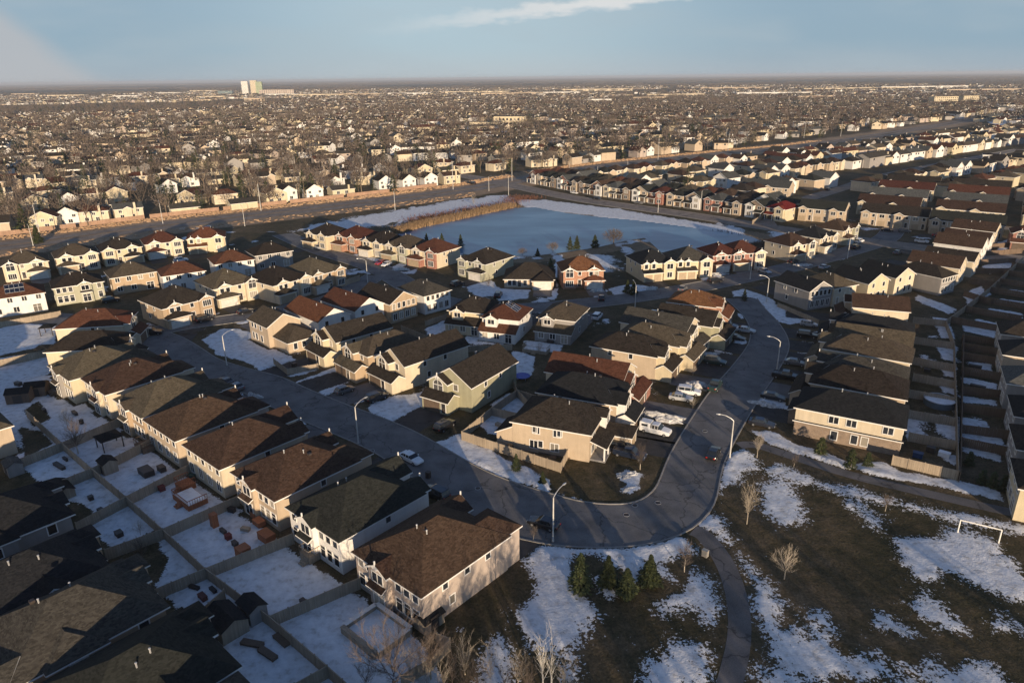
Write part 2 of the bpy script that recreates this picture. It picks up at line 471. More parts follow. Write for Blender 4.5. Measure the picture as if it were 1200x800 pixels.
ORD = ['first', 'second', 'third', 'fourth', 'fifth', 'sixth', 'seventh', 'eighth', 'ninth', 'tenth', 'eleventh', 'twelfth', 'thirteenth',
       'fourteenth', 'fifteenth', 'sixteenth', 'seventeenth', 'eighteenth', 'nineteenth', 'twentieth']
TENS = {20: 'twenty', 30: 'thirty', 40: 'forty', 50: 'fifty', 60: 'sixty', 70: 'seventy', 80: 'eighty', 90: 'ninety'}
def ordinal(n):
    if n < 20: return ORD[n]
    q = n + 1
    t_, u_ = q // 10 * 10, q % 10
    if q >= 100: return 'hundred and ' + ordinal(n - 100)
    return TENS[t_] + ('-' + ORD[u_ - 1] if u_ else 'th')

def roof_solid(mb, polys, mat, edge, t=0.2):
    """roof planes given as polygons become a slab of thickness t; the open rims are fascia boards"""
    key = lambda p: (round(p[0], 3), round(p[1], 3), round(p[2], 3))
    cnt = {}
    for P in polys:
        for a, b in zip(P, P[1:] + P[:1]):
            k = frozenset((key(a), key(b))); cnt[k] = cnt.get(k, 0) + 1
    for P in polys:
        mb.face(P, mat)
        mb.face([(x, y, z - t) for x, y, z in reversed(P)], edge)
        for a, b in zip(P, P[1:] + P[:1]):
            if cnt[frozenset((key(a), key(b)))] == 1:
                mb.face([a, (a[0], a[1], a[2] - t), (b[0], b[1], b[2] - t), b], edge)
def roof_polys(x0, x1, y0, y1, e, kind, p, o=0.42):
    X0, X1, Y0, Y1 = x0 - o, x1 + o, y0 - o, y1 + o
    ze = e - o * p
    W, D = X1 - X0, Y1 - Y0
    if kind == 'hip':
        if W >= D:
            h = D / 2; z = ze + h * p; a, b = (X0 + h, Y0 + h, z), (X1 - h, Y0 + h, z)
            if W - D < 0.4: b = a = ((X0 + X1) / 2, (Y0 + Y1) / 2, z)
            c = [(X0, Y0, ze), (X1, Y0, ze), (X1, Y1, ze), (X0, Y1, ze)]
            if a == b: return [[c[i], c[(i + 1) % 4], a] for i in range(4)], z
            return [[c[0], c[1], b, a], [c[1], c[2], b], [c[2], c[3], a, b], [c[3], c[0], a]], z
        h = W / 2; z = ze + h * p; a, b = (X0 + h, Y0 + h, z), (X0 + h, Y1 - h, z)
        c = [(X0, Y0, ze), (X1, Y0, ze), (X1, Y1, ze), (X0, Y1, ze)]
        return [[c[0], c[1], a], [c[1], c[2], b, a], [c[2], c[3], b], [c[3], c[0], a, b]], z
    if kind == 'gu':            # ridge along x
        z = ze + D / 2 * p; ym = (Y0 + Y1) / 2
        return [[(X0, Y0, ze), (X1, Y0, ze), (X1, ym, z), (X0, ym, z)], [(X1, Y1, ze), (X0, Y1, ze), (X0, ym, z), (X1, ym, z)]], z
    if kind == 'gv':
        z = ze + W / 2 * p; xm = (X0 + X1) / 2
        return [[(X1, Y0, ze), (X1, Y1, ze), (xm, Y1, z), (xm, Y0, z)], [(X0, Y1, ze), (X0, Y0, ze), (xm, Y0, z), (xm, Y1, z)]], z
    raise ValueError(kind)
def wall_block(mb, x0, x1, y0, y1, z1, kind, p, mat, T=None):
    """walls with their gable triangles"""
    T = T or (lambda x, y, z: (x, y, z))
    W, D = x1 - x0, y1 - y0
    e = z1 - 0.06
    def q(pts): mb.face([T(*a) for a in pts], mat)
    n = [(x0, y0, 0), (x1, y0, 0), (x1, y0, e), (x0, y0, e)]
    f = [(x1, y1, 0), (x0, y1, 0), (x0, y1, e), (x1, y1, e)]
    r = [(x1, y0, 0), (x1, y1, 0), (x1, y1, e), (x1, y0, e)]
    l = [(x0, y1, 0), (x0, y0, 0), (x0, y0, e), (x0, y1, e)]
    if kind == 'gv':
        h = e + W / 2 * p
        n.insert(3, ((x0 + x1) / 2, y0, h)); f.insert(3, ((x0 + x1) / 2, y1, h))
    if kind == 'gu':
        h = e + D / 2 * p
        r.insert(3, (x1, (y0 + y1) / 2, h)); l.insert(3, (x0, (y0 + y1) / 2, h))
    for w in (n, f, r, l): q(w)
    if kind in ('hip', 'flat', 'shed'): q([(x0, y0, e), (x1, y0, e), (x1, y1, e), (x0, y1, e)])

WCACHE = {}
def window_meshes(w, h, style='w', trim=None):
    k = (round(w, 2), round(h, 2), style, trim.name if trim else '')
    if k in WCACHE: return WCACHE[k]
    trim = trim or TRIM
    f = MB(); b = 0.13; dp = 0.07
    f.box(-w / 2 - b, w / 2 + b, -dp, 0, -b, 0, trim); f.box(-w / 2 - b, w / 2 + b, -dp, 0, h, h + b, trim)
    f.box(-w / 2 - b, -w / 2, -dp, 0, 0, h, trim); f.box(w / 2, w / 2 + b, -dp, 0, 0, h, trim)
    if style == 'w' and w > 1.1: f.box(-0.05, 0.05, -dp + .015, 0, 0, h, trim)
    if style == 'w' and w > 2.0:
        f.box(-w / 4 - .04, -w / 4 + .04, -dp + .015, 0, 0, h, trim); f.box(w / 4 - .04, w / 4 + .04, -dp + .015, 0, 0, h, trim)
    if style == 'w' and h > 1.7: f.box(-w / 2, w / 2, -dp + .02, 0, h * .68, h * .68 + .08, trim)
    g = MB(); g.box(-w / 2, w / 2, -0.03, 0.0, 0, h, GLASS)
    if style == 'arch':
        n = 8
        pts = [(-w / 2 * math.cos(math.pi * i / n), -0.03, h + .02 + w / 2 * math.sin(math.pi * i / n)) for i in range(n + 1)]
        g.face(list(reversed(pts)), GLASS)
        for a, c in zip(pts, pts[1:]):
            f.tube((a[0] * 1.1, -.03, a[2] + .03), (c[0] * 1.1, -.03, c[2] + .03), .08, .08, trim, 4)
        f.box(-.04, .04, -dp, 0, 0, h + w / 2, trim)
    WCACHE[k] = (f.mesh('window'), g.mesh('pane'))
    return WCACHE[k]
def garage_meshes(w, mat):
    k = ('g', w, mat.name)
    if k in WCACHE: return WCACHE[k]
    f = MB(); h = 2.25
    f.box(-w / 2, w / 2, -.03, 0, 0.04, h, mat)
    for i in range(4):
        for j in range(int(w / 0.62)):
            x = -w / 2 + (j + .5) * w / int(w / .62)
            f.box(x - .24, x + .24, -.055, -.03, .13 + i * .55, .50 + i * .55, mat)
    t = MB()
    t.box(-w / 2 - .14, -w / 2, -.07, 0, 0.02, h + .14, TRIM); t.box(w / 2, w / 2 + .14, -.07, 0, 0.02, h + .14, TRIM); t.box(-w / 2, w / 2, -.07, 0, h, h + .14, TRIM)
    WCACHE[k] = (f.mesh('garage_door'), t.mesh('frame'))
    return WCACHE[k]
def door_mesh():
    if 'door' in WCACHE: return WCACHE['door']
    f = MB(); f.box(-.5, .5, -.06, 0, .1, 2.15, DOORM); f.box(-.62, -.5, -.08, 0, .1, 2.25, TRIM); f.box(.5, .62, -.08, 0, .1, 2.25, TRIM); f.box(-.62, .62, -.08, 0, 2.15, 2.28, TRIM)
    f.box(-.22, .22, -.075, -.06, 1.2, 1.9, GLASS)
    WCACHE['door'] = f.mesh('door'); return WCACHE['door']

class House:
    """local frame: x along the near edge (0..W), y away from it (0..D)"""
    def __init__(s, A, th, W, D, roof, wall, label, group, rt='hip', e=5.5, p=0.55, z0=0.0, near=True, name='house', wall2=None, trim=None):
        s.W, s.D, s.e, s.p = W, D, e, p
        s.near = near; s.trim = trim or TRIM
        s.rm, s.wm = MATS['roof_' + roof], MATS['wall_' + wall]
        s.w2 = MATS['wall_' + wall2] if wall2 else s.wm
        s.root = thing(name, (A[0], A[1], z0), R(th), label, 'house', group)
        s.world = (A, th)
        m = MB(); wall_block(m, 0, W, 0, D, e, rt, p, s.wm)
        s.wall = part('wall', m, s.root)
        r = MB(); polys, s.zr = roof_polys(0, W, 0, D, e, rt, p, 0.42 if rt == 'hip' else 0.36)
        roof_solid(r, polys, s.rm, s.trim)
        s.roof = part('roof', r, s.root)
        s.rt = rt
        s.foot = [(-.5, -.5, W + .5, D + .5)]
    def side(s, k):
        W, D = s.W, s.D
        return {'near': ((0, 0), (1, 0), (0, -1), W), 'right': ((W, 0), (0, 1), (1, 0), D), 'far': ((W, D), (-1, 0), (0, 1), W), 'left': ((0, D), (0, -1), (-1, 0), D)}[k]
    def T(s, k):
        o, d_, n, ln = s.side(k)
        return lambda a, b, z: (o[0] + d_[0] * a + n[0] * b, o[1] + d_[1] * a + n[1] * b, z)
    def rot(s, k):
        n = s.side(k)[2]; return math.atan2(n[1], n[0]) + math.pi / 2
    def win(s, k, a, z, w=1.2, h=1.3, n=0.0, style='w', parent=None, trim=None):
        fm, gm = window_meshes(w, h, style, trim)
        o = link('window', fm, parent or s.root, s.T(k)(a, n + .004, z), s.rot(k))
        if s.near and not (parent is not None and parent is not s.root): link('pane', gm, o)
        elif s.near or True:
            o.data = join_win(w, h, style, trim)
        return o
    def gdoor(s, k, a, n, w=4.8, mat=None, parent=None):
        gm, fm = garage_meshes(w, mat or GARAGE)
        o = link('garage_door', gm, parent or s.root, s.T(k)(a, n + .004, 0), s.rot(k))
        if s.near and (parent is None): link('frame', fm, o)
    def door(s, k, a, n=0.0, z=0.35, parent=None):
        link('door', door_mesh(), parent or s.root, s.T(k)(a, n + .004, z), s.rot(k))
    def bay(s, k, a0, a1, n1, e, rt='gable', inn=None, wm=None, p=None, name='bay', z0=0.0, roof=None, post=False):
        T = s.T(k); p = p or s.p; wm = wm or s.wm; w = a1 - a0; am = (a0 + a1) / 2; o = 0.32
        if inn is None: inn = w / 2 if e > 4 else 0.0
        m = MB()
        n0 = -0.12
        if not post:
            pts = lambda q: [T(*x) for x in q]
            zt = e - .06
            front = [(a0, n1, z0), (a1, n1, z0), (a1, n1, zt), (a0, n1, zt)]
            if rt == 'gable': front.insert(3, (am, n1, zt + w / 2 * p))
            m.face(pts(front), wm)
            hi = zt + (n1 * p if rt == 'shed' else 0)
            s1 = [(a1, n1, z0), (a1, n0, z0), (a1, n0, hi), (a1, n1, zt)]
            s0 = [(a0, n0, z0), (a0, n1, z0), (a0, n1, zt), (a0, n0, hi)]
            if rt == 'gx':
                g_ = zt + n1 / 2 * p
                s1 = [(a1, n1, z0), (a1, n0, z0), (a1, n0, zt), (a1, n1 / 2, g_), (a1, n1, zt)]
                s0 = [(a0, n0, z0), (a0, n1, z0), (a0, n1, zt), (a0, n1 / 2, g_), (a0, n0, zt)]
            m.face(pts(s1), wm); m.face(pts(s0), wm)
            if z0 > .1: m.face(pts([(a0, n0, z0), (a1, n0, z0), (a1, n1, z0), (a0, n1, z0)]), wm)
        else:
            for a in ((a0 + .15, a1 - .15) if w < 5 else (a0 + .15, am, a1 - .15)):
                m.box(a - .12, a + .12, n1 - .3, n1 - .06, .1, e - .15, s.trim, T)
            m.box(a0, a1, .02, n1, .05, .35, FOUND, T)
            m.box(a0, a1, n1 - .3, n1 - .05, e - .35, e - .1, s.trim, T)
        b_ = part(name, m, s.root)
        ze = e - o * p
        if rt == 'gable':
            zr = ze + (w / 2 + o) * p
            P = [[T(a0 - o, n1 + .3, ze), T(a0 - o, 0.0, ze), T(am, -inn, zr), T(am, n1 + .3, zr)],
                 [T(a1 + o, 0.0, ze), T(a1 + o, n1 + .3, ze), T(am, n1 + .3, zr), T(am, -inn, zr)]]
        elif rt == 'hip':
            zr = ze + (w / 2 + o) * p; pk = max(n1 + o - (w / 2 + o), -inn + .05)
            if inn == 0: pk = max(pk, 0.0); inn_ = 0.0
            else: inn_ = inn
            if inn == 0 and pk == 0.0:
                zr = ze + (n1 + o) * p
                P = [[T(a0 - o, n1 + o, ze), T(a0 - o, 0, ze), T(a0 - o + (n1 + o), 0, zr)], [T(a1 + o, 0, ze), T(a1 + o, n1 + o, ze), T(a1 + o - (n1 + o), 0, zr)],
                     [T(a1 + o, n1 + o, ze), T(a0 - o, n1 + o, ze), T(a0 - o + (n1 + o), 0, zr), T(a1 + o - (n1 + o), 0, zr)]]
            else:
                P = [[T(a0 - o, n1 + o, ze), T(a0 - o, 0.0, ze), T(am, -inn_, zr), T(am, pk, zr)],
                     [T(a1 + o, 0.0, ze), T(a1 + o, n1 + o, ze), T(am, pk, zr), T(am, -inn_, zr)],
                     [T(a1 + o, n1 + o, ze), T(a0 - o, n1 + o, ze), T(am, pk, zr)]]
        elif rt == 'shed':
            P = [[T(a1 + .3, n1 + o, ze), T(a0 - .3, n1 + o, ze), T(a0 - .3, 0.02, e + n1 * p), T(a1 + .3, 0.02, e + n1 * p)]]
        elif rt == 'gx':
            zr = e + n1 / 2 * p
            P = [[T(a1 + .3, n1 + o, ze), T(a0 - .3, n1 + o, ze), T(a0 - .3, n1 / 2, zr), T(a1 + .3, n1 / 2, zr)],
                 [T(a0 - .3, 0.02, e), T(a1 + .3, 0.02, e), T(a1 + .3, n1 / 2, zr), T(a0 - .3, n1 / 2, zr)]]
        r = MB(); roof_solid(r, P, roof or s.rm, s.trim, 0.25 if rt == 'gable' else 0.18)
        if rt == 'gable' and s.near and name == 'bay' and 'lower left' not in str(s.root.get('label')) and 'shaded' not in str(s.root.get('label')):
            f = MB(); f.box(am - .07, am + .07, n1 + .18, n1 + .34, zr - .45, zr + .5, s.trim, T)
            for q in (-1, 1): f.face([T(am, n1 + .33, zr - .02), T(am + q * .75, n1 + .33, zr - .02 - .75 * p), T(am + q * .1, n1 + .33, zr - .9)][::q], s.trim)
            part('finial', f, b_)
        nm = {'garage': 'garage_roof', 'porch': 'porch_roof', 'extension': 'extension_roof'}.get(name, 'bay_roof')
        ro = part(nm, r, b_)
        c = [T(a0, 0, 0), T(a1, n1, 0)]
        s.foot.append((min(c[0][0], c[1][0]) - .2, min(c[0][1], c[1][1]) - .2, max(c[0][0], c[1][0]) + .2, max(c[0][1], c[1][1]) + .2))
        return b_
    def vents(s, n=2, col=None):
        for i in range(n):
            m = MB(); m.tube((0, 0, -.3), (0, 0, .5), .09, .09, METAL, 6); m.tube((0, 0, .5), (0, 0, .58), .14, .1, METAL, 6)
            x, y = (s.W * random.uniform(.35, .65), s.D * random.uniform(.35, .65))
            q = min(x, y, s.W - x, s.D - y) if s.rt == 'hip' else (min(y, s.D - y) if s.rt == 'gu' else min(x, s.W - x))
            z = s.e + q * s.p
            o = part('vent_pipe', m, s.root); o.location = (x, y, z)
            s_ = MB(); s_.box(-.25, .25, -.25, .25, -.1, .22, DARKTRIM)
            if i == 0:
                o = part('roof_vent', s_, s.root); q2 = q; o.location = (x + .9, y + .4, z - .1)
_JW = {}
def join_win(w, h, style, trim):
    k = (round(w, 2), round(h, 2), style, trim.name if trim else '')
    if k not in _JW:
        f, g = window_meshes(w, h, style, trim)
        me = bpy.data.meshes.new('window')
        vs = [tuple(v.co) for v in f.vertices]; n = len(vs); vs += [tuple(v.co) for v in g.vertices]
        fs = [tuple(p.vertices) for p in f.polygons] + [tuple(n + i for i in p.vertices) for p in g.polygons]
        me.from_pydata(vs, [], fs); me.update()
        me.materials.append(trim or TRIM); me.materials.append(GLASS)
        me.polygons.foreach_set('material_index', [0] * len(f.polygons) + [1] * len(g.polygons))
        _JW[k] = me
    return _JW[k]

HOUSES = []
def drive_quad(h, k, a0, a1, n0, n1):
    T = h.T(k); (A, th) = h.world; c, s_ = math.cos(R(th)), math.sin(R(th))
    out = []
    for a, n in ((a0, n0), (a1, n0), (a1, n1), (a0, n1)):
        x, y, _ = T(a, n, 0); out.append((A[0] + x * c - y * s_, A[1] + x * s_ + y * c))
    return out
DRIVES = []
def style_front(h, k, style, g=None):
    """front elevation of a house on side k"""
    ln = h.side(k)[3]; e = h.e
    if style == 1:       # two 2-storey bays, garage in one, porch between
        f = random.random() < .5
        w1 = min(5.6, ln * .48); w2 = min(4.2, ln * .34)
        a = (0.2, .2 + w1) if f else (ln - .2 - w1, ln - .2); b = (ln - .3 - w2, ln - .3) if f else (.3, .3 + w2)
        h.bay(k, a[0], a[1], 2.6, e, 'hip' if f else 'gable', wm=h.w2)
        h.gdoor(k, (a[0] + a[1]) / 2, 2.6, min(4.8, w1 - .6))
        h.bay(k, b[0], b[1], 1.2, e, 'gable', wm=h.w2)
        for q in (a,): h.win(k, (q[0] + q[1]) / 2 - 1.2, 3.6, 1.2, 1.3, 2.6); h.win(k, (q[0] + q[1]) / 2 + 1.2, 3.6, 1.2, 1.3, 2.6)
        h.win(k, (b[0] + b[1]) / 2, 3.5, 2.0, 1.5, 1.2); h.win(k, (b[0] + b[1]) / 2, .9, 2.0, 1.5, 1.2)
        mid = (a[1] + b[0]) / 2 if f else (b[1] + a[0]) / 2
        h.door(k, mid, 0)
        DRIVES.append(drive_quad(h, k, a[0] - .1, a[1] + .3, 2.4, 12.5))
    elif style == 2:     # low garage wing with hip roof, white gables above, tall bay at the other end
        wg = min(6.0, ln * .5)
        ga = (0.1, wg) if g != 'r' else (ln - wg, ln - .1)
        oa = (wg, ln) if g != 'r' else (0, ln - wg)
        b_ = h.bay(k, ga[0], ga[1], 2.2, 2.9, 'hip', inn=0, wm=h.w2, name='garage', p=.45)
        h.gdoor(k, (ga[0] + ga[1]) / 2, 2.2, 4.8, parent=b_, mat=random.choice([GARAGE, GARAGEW]))
        gm = (ga[0] + ga[1]) / 2
        h.bay(k, gm - 1.9, gm + 1.9, .35, e, 'gable', z0=3.3, wm=h.wm)
        h.win(k, gm - .85, 3.8, 1.1, 1.2, .35); h.win(k, gm + .85, 3.8, 1.1, 1.2, .35)
        ow = min(3.8, (oa[1] - oa[0]) * .62); om = oa[1] - ow / 2 - .2 if g != 'r' else oa[0] + ow / 2 + .2
        h.bay(k, om - ow / 2, om + ow / 2, 1.0, e + .15, 'gable', wm=h.w2)
        h.win(k, om, 3.6, min(2.2, ow - .9), 1.5, 1.0, 'arch' if random.random() < .4 else 'w'); h.win(k, om, .8, min(2.2, ow - .9), 1.7, 1.0)
        dm = (ga[1] + om - ow / 2) / 2 if g != 'r' else (ga[0] + om + ow / 2) / 2
        h.door(k, dm, 0); h.win(k, dm, 3.9, .9, 1.1)
        DRIVES.append(drive_quad(h, k, ga[0] + .2, ga[1] - .2, 2.0, 9.0))
    elif style == 3:     # narrow lot: low garage wing with its ridge along the front, arched window bay over it
        b_ = h.bay(k, 0.05, ln - .05 if ln < 9.5 else 6.4, 3.4, 2.8, 'gx', wm=h.w2, name='garage', p=.6)
        gw = min(ln - .05, 6.4)
        h.gdoor(k, gw * .38, 3.4, 3.9 if gw < 7 else 4.8, parent=b_, mat=GARAGED)
        h.door(k, gw * .84, 3.4, .2, parent=b_)
        w_ = 4.5; m_ = max(2.4, gw * .42)
        h.bay(k, m_ - w_ / 2, m_ + w_ / 2, 1.5, e + .1, 'gable', z0=2.9, wm=h.w2)
        h.win(k, m_, 3.6, 2.2, 1.2, 1.5, 'arch')
        h.win(k, min(ln - 1.1, m_ + 3.1), 3.8, 1.0, 1.2)
        DRIVES.append(drive_quad(h, k, -.6, gw * .95, 3.3, 15.0))
    elif style == 4:     # plain wall with porch roof over the garage
        b_ = h.bay(k, 0.3, 5.6, 1.6, 2.9, 'shed', wm=h.w2, name='garage', p=.4)
        h.gdoor(k, 2.95, 1.6, 4.6, parent=b_)
        h.door(k, min(ln - 1.2, 6.8), 0)
        for q in (1.6, 4.2, ln - 1.6): h.win(k, q, 3.6, 1.4, 1.3)
        h.win(k, ln - 2.2, 1.0, 1.6, 1.4)
        DRIVES.append(drive_quad(h, k, .2, 6.0, 1.5, 12.0))
    elif style == 5:     # twin garage doors below a roofed band, three dormers above
        b_ = h.bay(k, 0.1, 6.4, 2.0, 2.9, 'shed', wm=h.w2, name='garage', p=.4)
        for q in (1.8, 4.7): h.gdoor(k, q, 2.0, 2.4, parent=b_)
        for q in (1.4, 3.9): 
            h.bay(k, q - 1.0, q + 1.0, .5, e + .1, 'gable', z0=3.2); h.win(k, q, 3.8, 1.1, 1.4, .5)
        h.bay(k, ln - 4.4, ln - .4, 1.2, e + .1, 'gable', wm=h.w2); h.win(k, ln - 2.4, 3.5, 2.0, 1.6, 1.2); h.win(k, ln - 2.4, .8, 1.6, 1.6, 1.2)
        DRIVES.append(drive_quad(h, k, .2, 6.2, 1.9, 9.0))
def style_semi(h, k, i):
    ln = h.side(k)[3]; e = h.e
    a0, a1 = (.3, ln * .5) if i % 2 else (ln * .5, ln - .3)
    b0, b1 = (ln * .54, ln - .2) if i % 2 else (.2, ln * .46)
    h.bay(k, a0, a1, 1.3, e + .1, 'gable', wm=h.w2 if i % 3 else MATS['wall_wh']); h.win(k, (a0 + a1) / 2, 3.6, 2.0, 1.5, 1.3); h.win(k, (a0 + a1) / 2, .8, 1.8, 1.6, 1.3)
    h.bay(k, b0, b1, 1.9, 2.9, 'shed', name='porch', post=True, p=.4); h.gdoor(k, (b0 + b1) / 2, 0, 2.6, GARAGED); h.win(k, (b0 + b1) / 2, 3.9, 1.6, 1.2)
def style_back(h, k, style=0):
    ln = h.side(k)[3]; e = h.e
    if style == 0:
        for q in np.linspace(1.5, ln - 1.5, 4 if ln > 10 else 3): h.win(k, float(q), 3.75, 1.15, 1.25)
        for q in (1.8, ln * .45): h.win(k, q, .9, 1.3, 1.4)
        h.win(k, ln - 2.3, .25, 1.9, 2.1)
    elif style == 1:     # small cross gable over a shallow bay with a dark awning
        m_ = ln * random.choice([.42, .62]); w_ = 3.4
        h.bay(k, m_ - w_ / 2, m_ + w_ / 2, .7, e, 'gable', wm=h.w2)
        h.win(k, m_, 3.7, 1.9, 1.3, .7)
        a_ = h.bay(k, m_ - 1.2, m_ + 1.2, 1.15, 3.3, 'shed', name='awning', z0=3.2, p=.5)
        h.win(k, m_, .3, 1.9, 2.1, .7)
        for q in (1.1, 2.6, 4.1, ln - 1.1, ln - 2.6, ln - 4.1):
            if abs(q - m_) > w_ / 2 + .6: h.win(k, q, 3.65, .95, 1.5); h.win(k, q, .8, 1.05, 1.75)
    elif style == 2:     # plain with many windows
        for q in np.linspace(1.2, ln - 1.2, 5): h.win(k, float(q), 3.75, .95, 1.4)
        for q in np.linspace(1.4, ln - 1.4, 4): h.win(k, float(q), .8, 1.15, 1.7)
    elif style == 3:     # lean-to across the whole back with a gabled bay above
        b_ = h.bay(k, 0.02, ln - .02, 2.6, 2.7, 'shed', name='extension', p=.5)
        for q in (ln * .18, ln * .5): h.win(k, q, .95, 1.3, 1.4, 2.6, parent=b_)
        h.win(k, ln * .82, .2, 1.5, 2.1, 2.6, parent=b_)
        m_ = ln * random.choice([.3, .68])
        h.bay(k, m_ - 1.5, m_ + 1.5, 1.3, e + .1, 'gable', z0=3.3)
        h.win(k, m_, 4.1, 1.6, 1.1, 1.3)
    elif style == 4:
        for q in (ln * .25, ln * .75): h.win(k, q, 3.9, .9, 1.2)
        for q in (ln * .2, ln * .55, ln * .8): h.win(k, q, .8, .9, 1.7)
def style_side(h, k, n=1):
    ln = h.side(k)[3]
    for i in range(n):
        q = ln * ([.55], [.3, .62], [.25, .5, .75])[n - 1][i]
        h.win(k, q, 3.9, .8, 1.1); 
        if i == 0: h.win(k, q + 1.0, 1.2, .8, 1.2)
def near_house(A, th, W, D, roof, wall, label, group, rt='hip', front='far', fs=1, back=None, bs=1, sides=1, e=5.5, p=.55, wall2=None, g=None, near=True):
    h = House(A, th, W, D, roof, wall, label, group, rt, e, p, near=near, wall2=wall2)
    opp = {'far': 'near', 'near': 'far', 'left': 'right', 'right': 'left'}
    if fs: style_front(h, front, fs, g)
    if bs is not None: style_back(h, back or opp[front], bs)
    for k in ('near', 'right', 'far', 'left'):
        if k not in (front, opp[front]) and sides: style_side(h, k, sides)
    if near: h.vents(2)
    # corner boards
    HOUSES.append(h)
    return h

# ------------------------------------------------------------------ planar helpers (world metres)
def W2(pts, z=0.0): return [G(x, y, z) for x, y in pts]
def seg_dist(X, Y, ax, ay, bx, by):
    dx, dy = bx - ax, by - ay; l2 = dx * dx + dy * dy + 1e-9
    t = np.clip(((X - ax) * dx + (Y - ay) * dy) / l2, 0, 1)
    return np.hypot(X - ax - t * dx, Y - ay - t * dy)
def poly_sd(X, Y, poly):
    """signed distance, positive inside"""
    dm = np.full(X.shape, 1e9); ins = np.zeros(X.shape, bool)
    n = len(poly)
    for i in range(n):
        ax, ay = poly[i]; bx, by = poly[(i + 1) % n]
        dm = np.minimum(dm, seg_dist(X, Y, ax, ay, bx, by))
        c = ((ay > Y) != (by > Y)) & (X < (bx - ax) * (Y - ay) / (by - ay + 1e-12) + ax)
        ins ^= c
    return np.where(ins, dm, -dm)
def smooth_line(pts, step=2.0):
    """Catmull-Rom through the points, resampled"""
    P = [Vector((p[0], p[1])) for p in pts]
    P = [P[0] * 2 - P[1]] + P + [P[-1] * 2 - P[-2]]
    out = []
    for i in range(1, len(P) - 2):
        n = max(2, int((P[i + 1] - P[i]).length / step))
        for j in range(n):
            t = j / n; a, b, c, e = P[i - 1], P[i], P[i + 1], P[i + 2]
            out.append(0.5 * ((2 * b) + (c - a) * t + (2 * a - 5 * b + 4 * c - e) * t * t + (3 * b - a - 3 * c + e) * t ** 3))
    out.append(P[-2]); return out
def ribbon(name, line, w, mat, z, kerb=True, kind='structure'):
    L_ = smooth_line(line); mb = MB(); lft, rgt = [], []
    for i, p in enumerate(L_):
        d_ = (L_[min(i + 1, len(L_) - 1)] - L_[max(i - 1, 0)]).normalized(); n_ = Vector((-d_.y, d_.x))
        lft.append(p + n_ * w / 2); rgt.append(p - n_ * w / 2)
    for i in range(len(L_) - 1):
        mb.face([(rgt[i].x, rgt[i].y, z), (rgt[i + 1].x, rgt[i + 1].y, z), (lft[i + 1].x, lft[i + 1].y, z), (lft[i].x, lft[i].y, z)], mat)
    o = link(name, mb.mesh(name)); tag(o, None, None, kind=kind)
    return L_
def near_poly_roads(X, Y): pass

# ------------------------------------------------------------------ roads
ST_A = [(-128, 178), (-104, 172), (-88, 163), (-57, 143.5), (-32, 121), (-13, 99.5), (-3, 91.5), (10, 88.5)]
# street rounding the corner lot and running up on the right
ST_B = [(-3, 91.5), (10, 88.3), (20, 90), (28.5, 97.5), (34, 107), (46, 130), (58, 153), (64.5, 172), (66.5, 190), (64, 204)]
ST_C = [(-95, 292), (-72, 262), (-46, 234), (-26, 202), (-14, 191), (0, 187), (25, 192.5), (52, 204), (86, 224), (118, 247), (143, 268), (160, 292)]
ST_D = [(-96, 168), (-86, 176), (-72, 183), (-58, 193), (-50, 204), (-44, 224)]
BLV1 = [(-420, 120), (-330, 190), (-203, 274), (-153, 315), (-86, 362), (-28, 410), (62, 512), (176, 595), (336, 717), (816, 1190), (1500, 1900)]
RD2 = [(-60, 512), (-22, 462), (6, 418), (38, 371), (79, 328), (113, 289), (146, 257), (200, 214), (320, 120)]
RD3 = [(108, 294), (112, 312), (122, 332), (148, 361), (195, 410), (222, 440), (300, 505), (420, 600)]
RD4 = [(160, 292), (172, 300), (196, 292), (230, 268)]
PATH1 = W2([(812, 621), (826, 628), (845, 652), (858, 680), (866, 715), (866, 750), (860, 780), (852, 812)])
PATH2 = W2([(866, 522), (885, 521), (930, 535), (1000, 557), (1100, 581), (1200, 603), (1300, 620)])
ROADS = [(ST_A, 8.6), (ST_B, 8.8), (ST_C, 8.4), (ST_D, 7.5), (BLV1, 22), (RD2, 12), (RD3, 8), (RD4, 8), (PATH1, 2.6), (PATH2, 2.3)]
names = ['street', 'street', 'street', 'street', 'boulevard', 'road', 'road', 'road', 'footpath', 'footpath']
zs = [.024, .020, .028, .016, .020, .030, .024, .020, .012, .012]
SM = []
def offset(line, q):
    out = []
    for i, p in enumerate(line):
        d_ = (line[min(i + 1, len(line) - 1)] - line[max(i - 1, 0)]).normalized()
        k_ = q[i] if isinstance(q, list) else q
        out.append((p.x - d_.y * k_, p.y + d_.x * k_))
    return out
# the main street: inner kerb line and the width beside it, from the left bend round the corner lot to the junction
MAIN = [((-30, 338), 9.2), ((70, 370), 9.2), ((150, 387), 9.4), ((205, 392), 9.6), ((237, 409), 9.6), ((255, 421), 9.4), ((290, 432), 9.4), ((330, 442), 9.4), ((351, 452), 9.4), ((402, 473), 9.4), ((440, 487), 9.4), ((480, 503), 9.4), ((510, 519), 9.4),
        ((560, 548), 9.6), ((600, 565), 10.6), ((640, 577), 12.4), ((690, 590), 10.8), ((740, 591), 9.6), ((766, 577), 9.0), ((788, 528), 8.6), ((830, 462), 9.2), ((858, 430), 9.0), ((879, 400), 8.8), ((877, 378), 7.6), ((864, 362), 7.4), ((850, 350), 9)]
MAIN = MAIN[3:]
_in = [Vector(G(*p)) for p, _ in MAIN]; _c = []
for i, p in enumerate(_in):
    d_ = (_in[min(i + 1, len(_in) - 1)] - _in[max(i - 1, 0)]).normalized(); _c.append((p.x + d_.y * MAIN[i][1] / 2, p.y - d_.x * MAIN[i][1] / 2, MAIN[i][1]))
_c = [(-130, 184, 9), (-108, 178, 9)] + _c
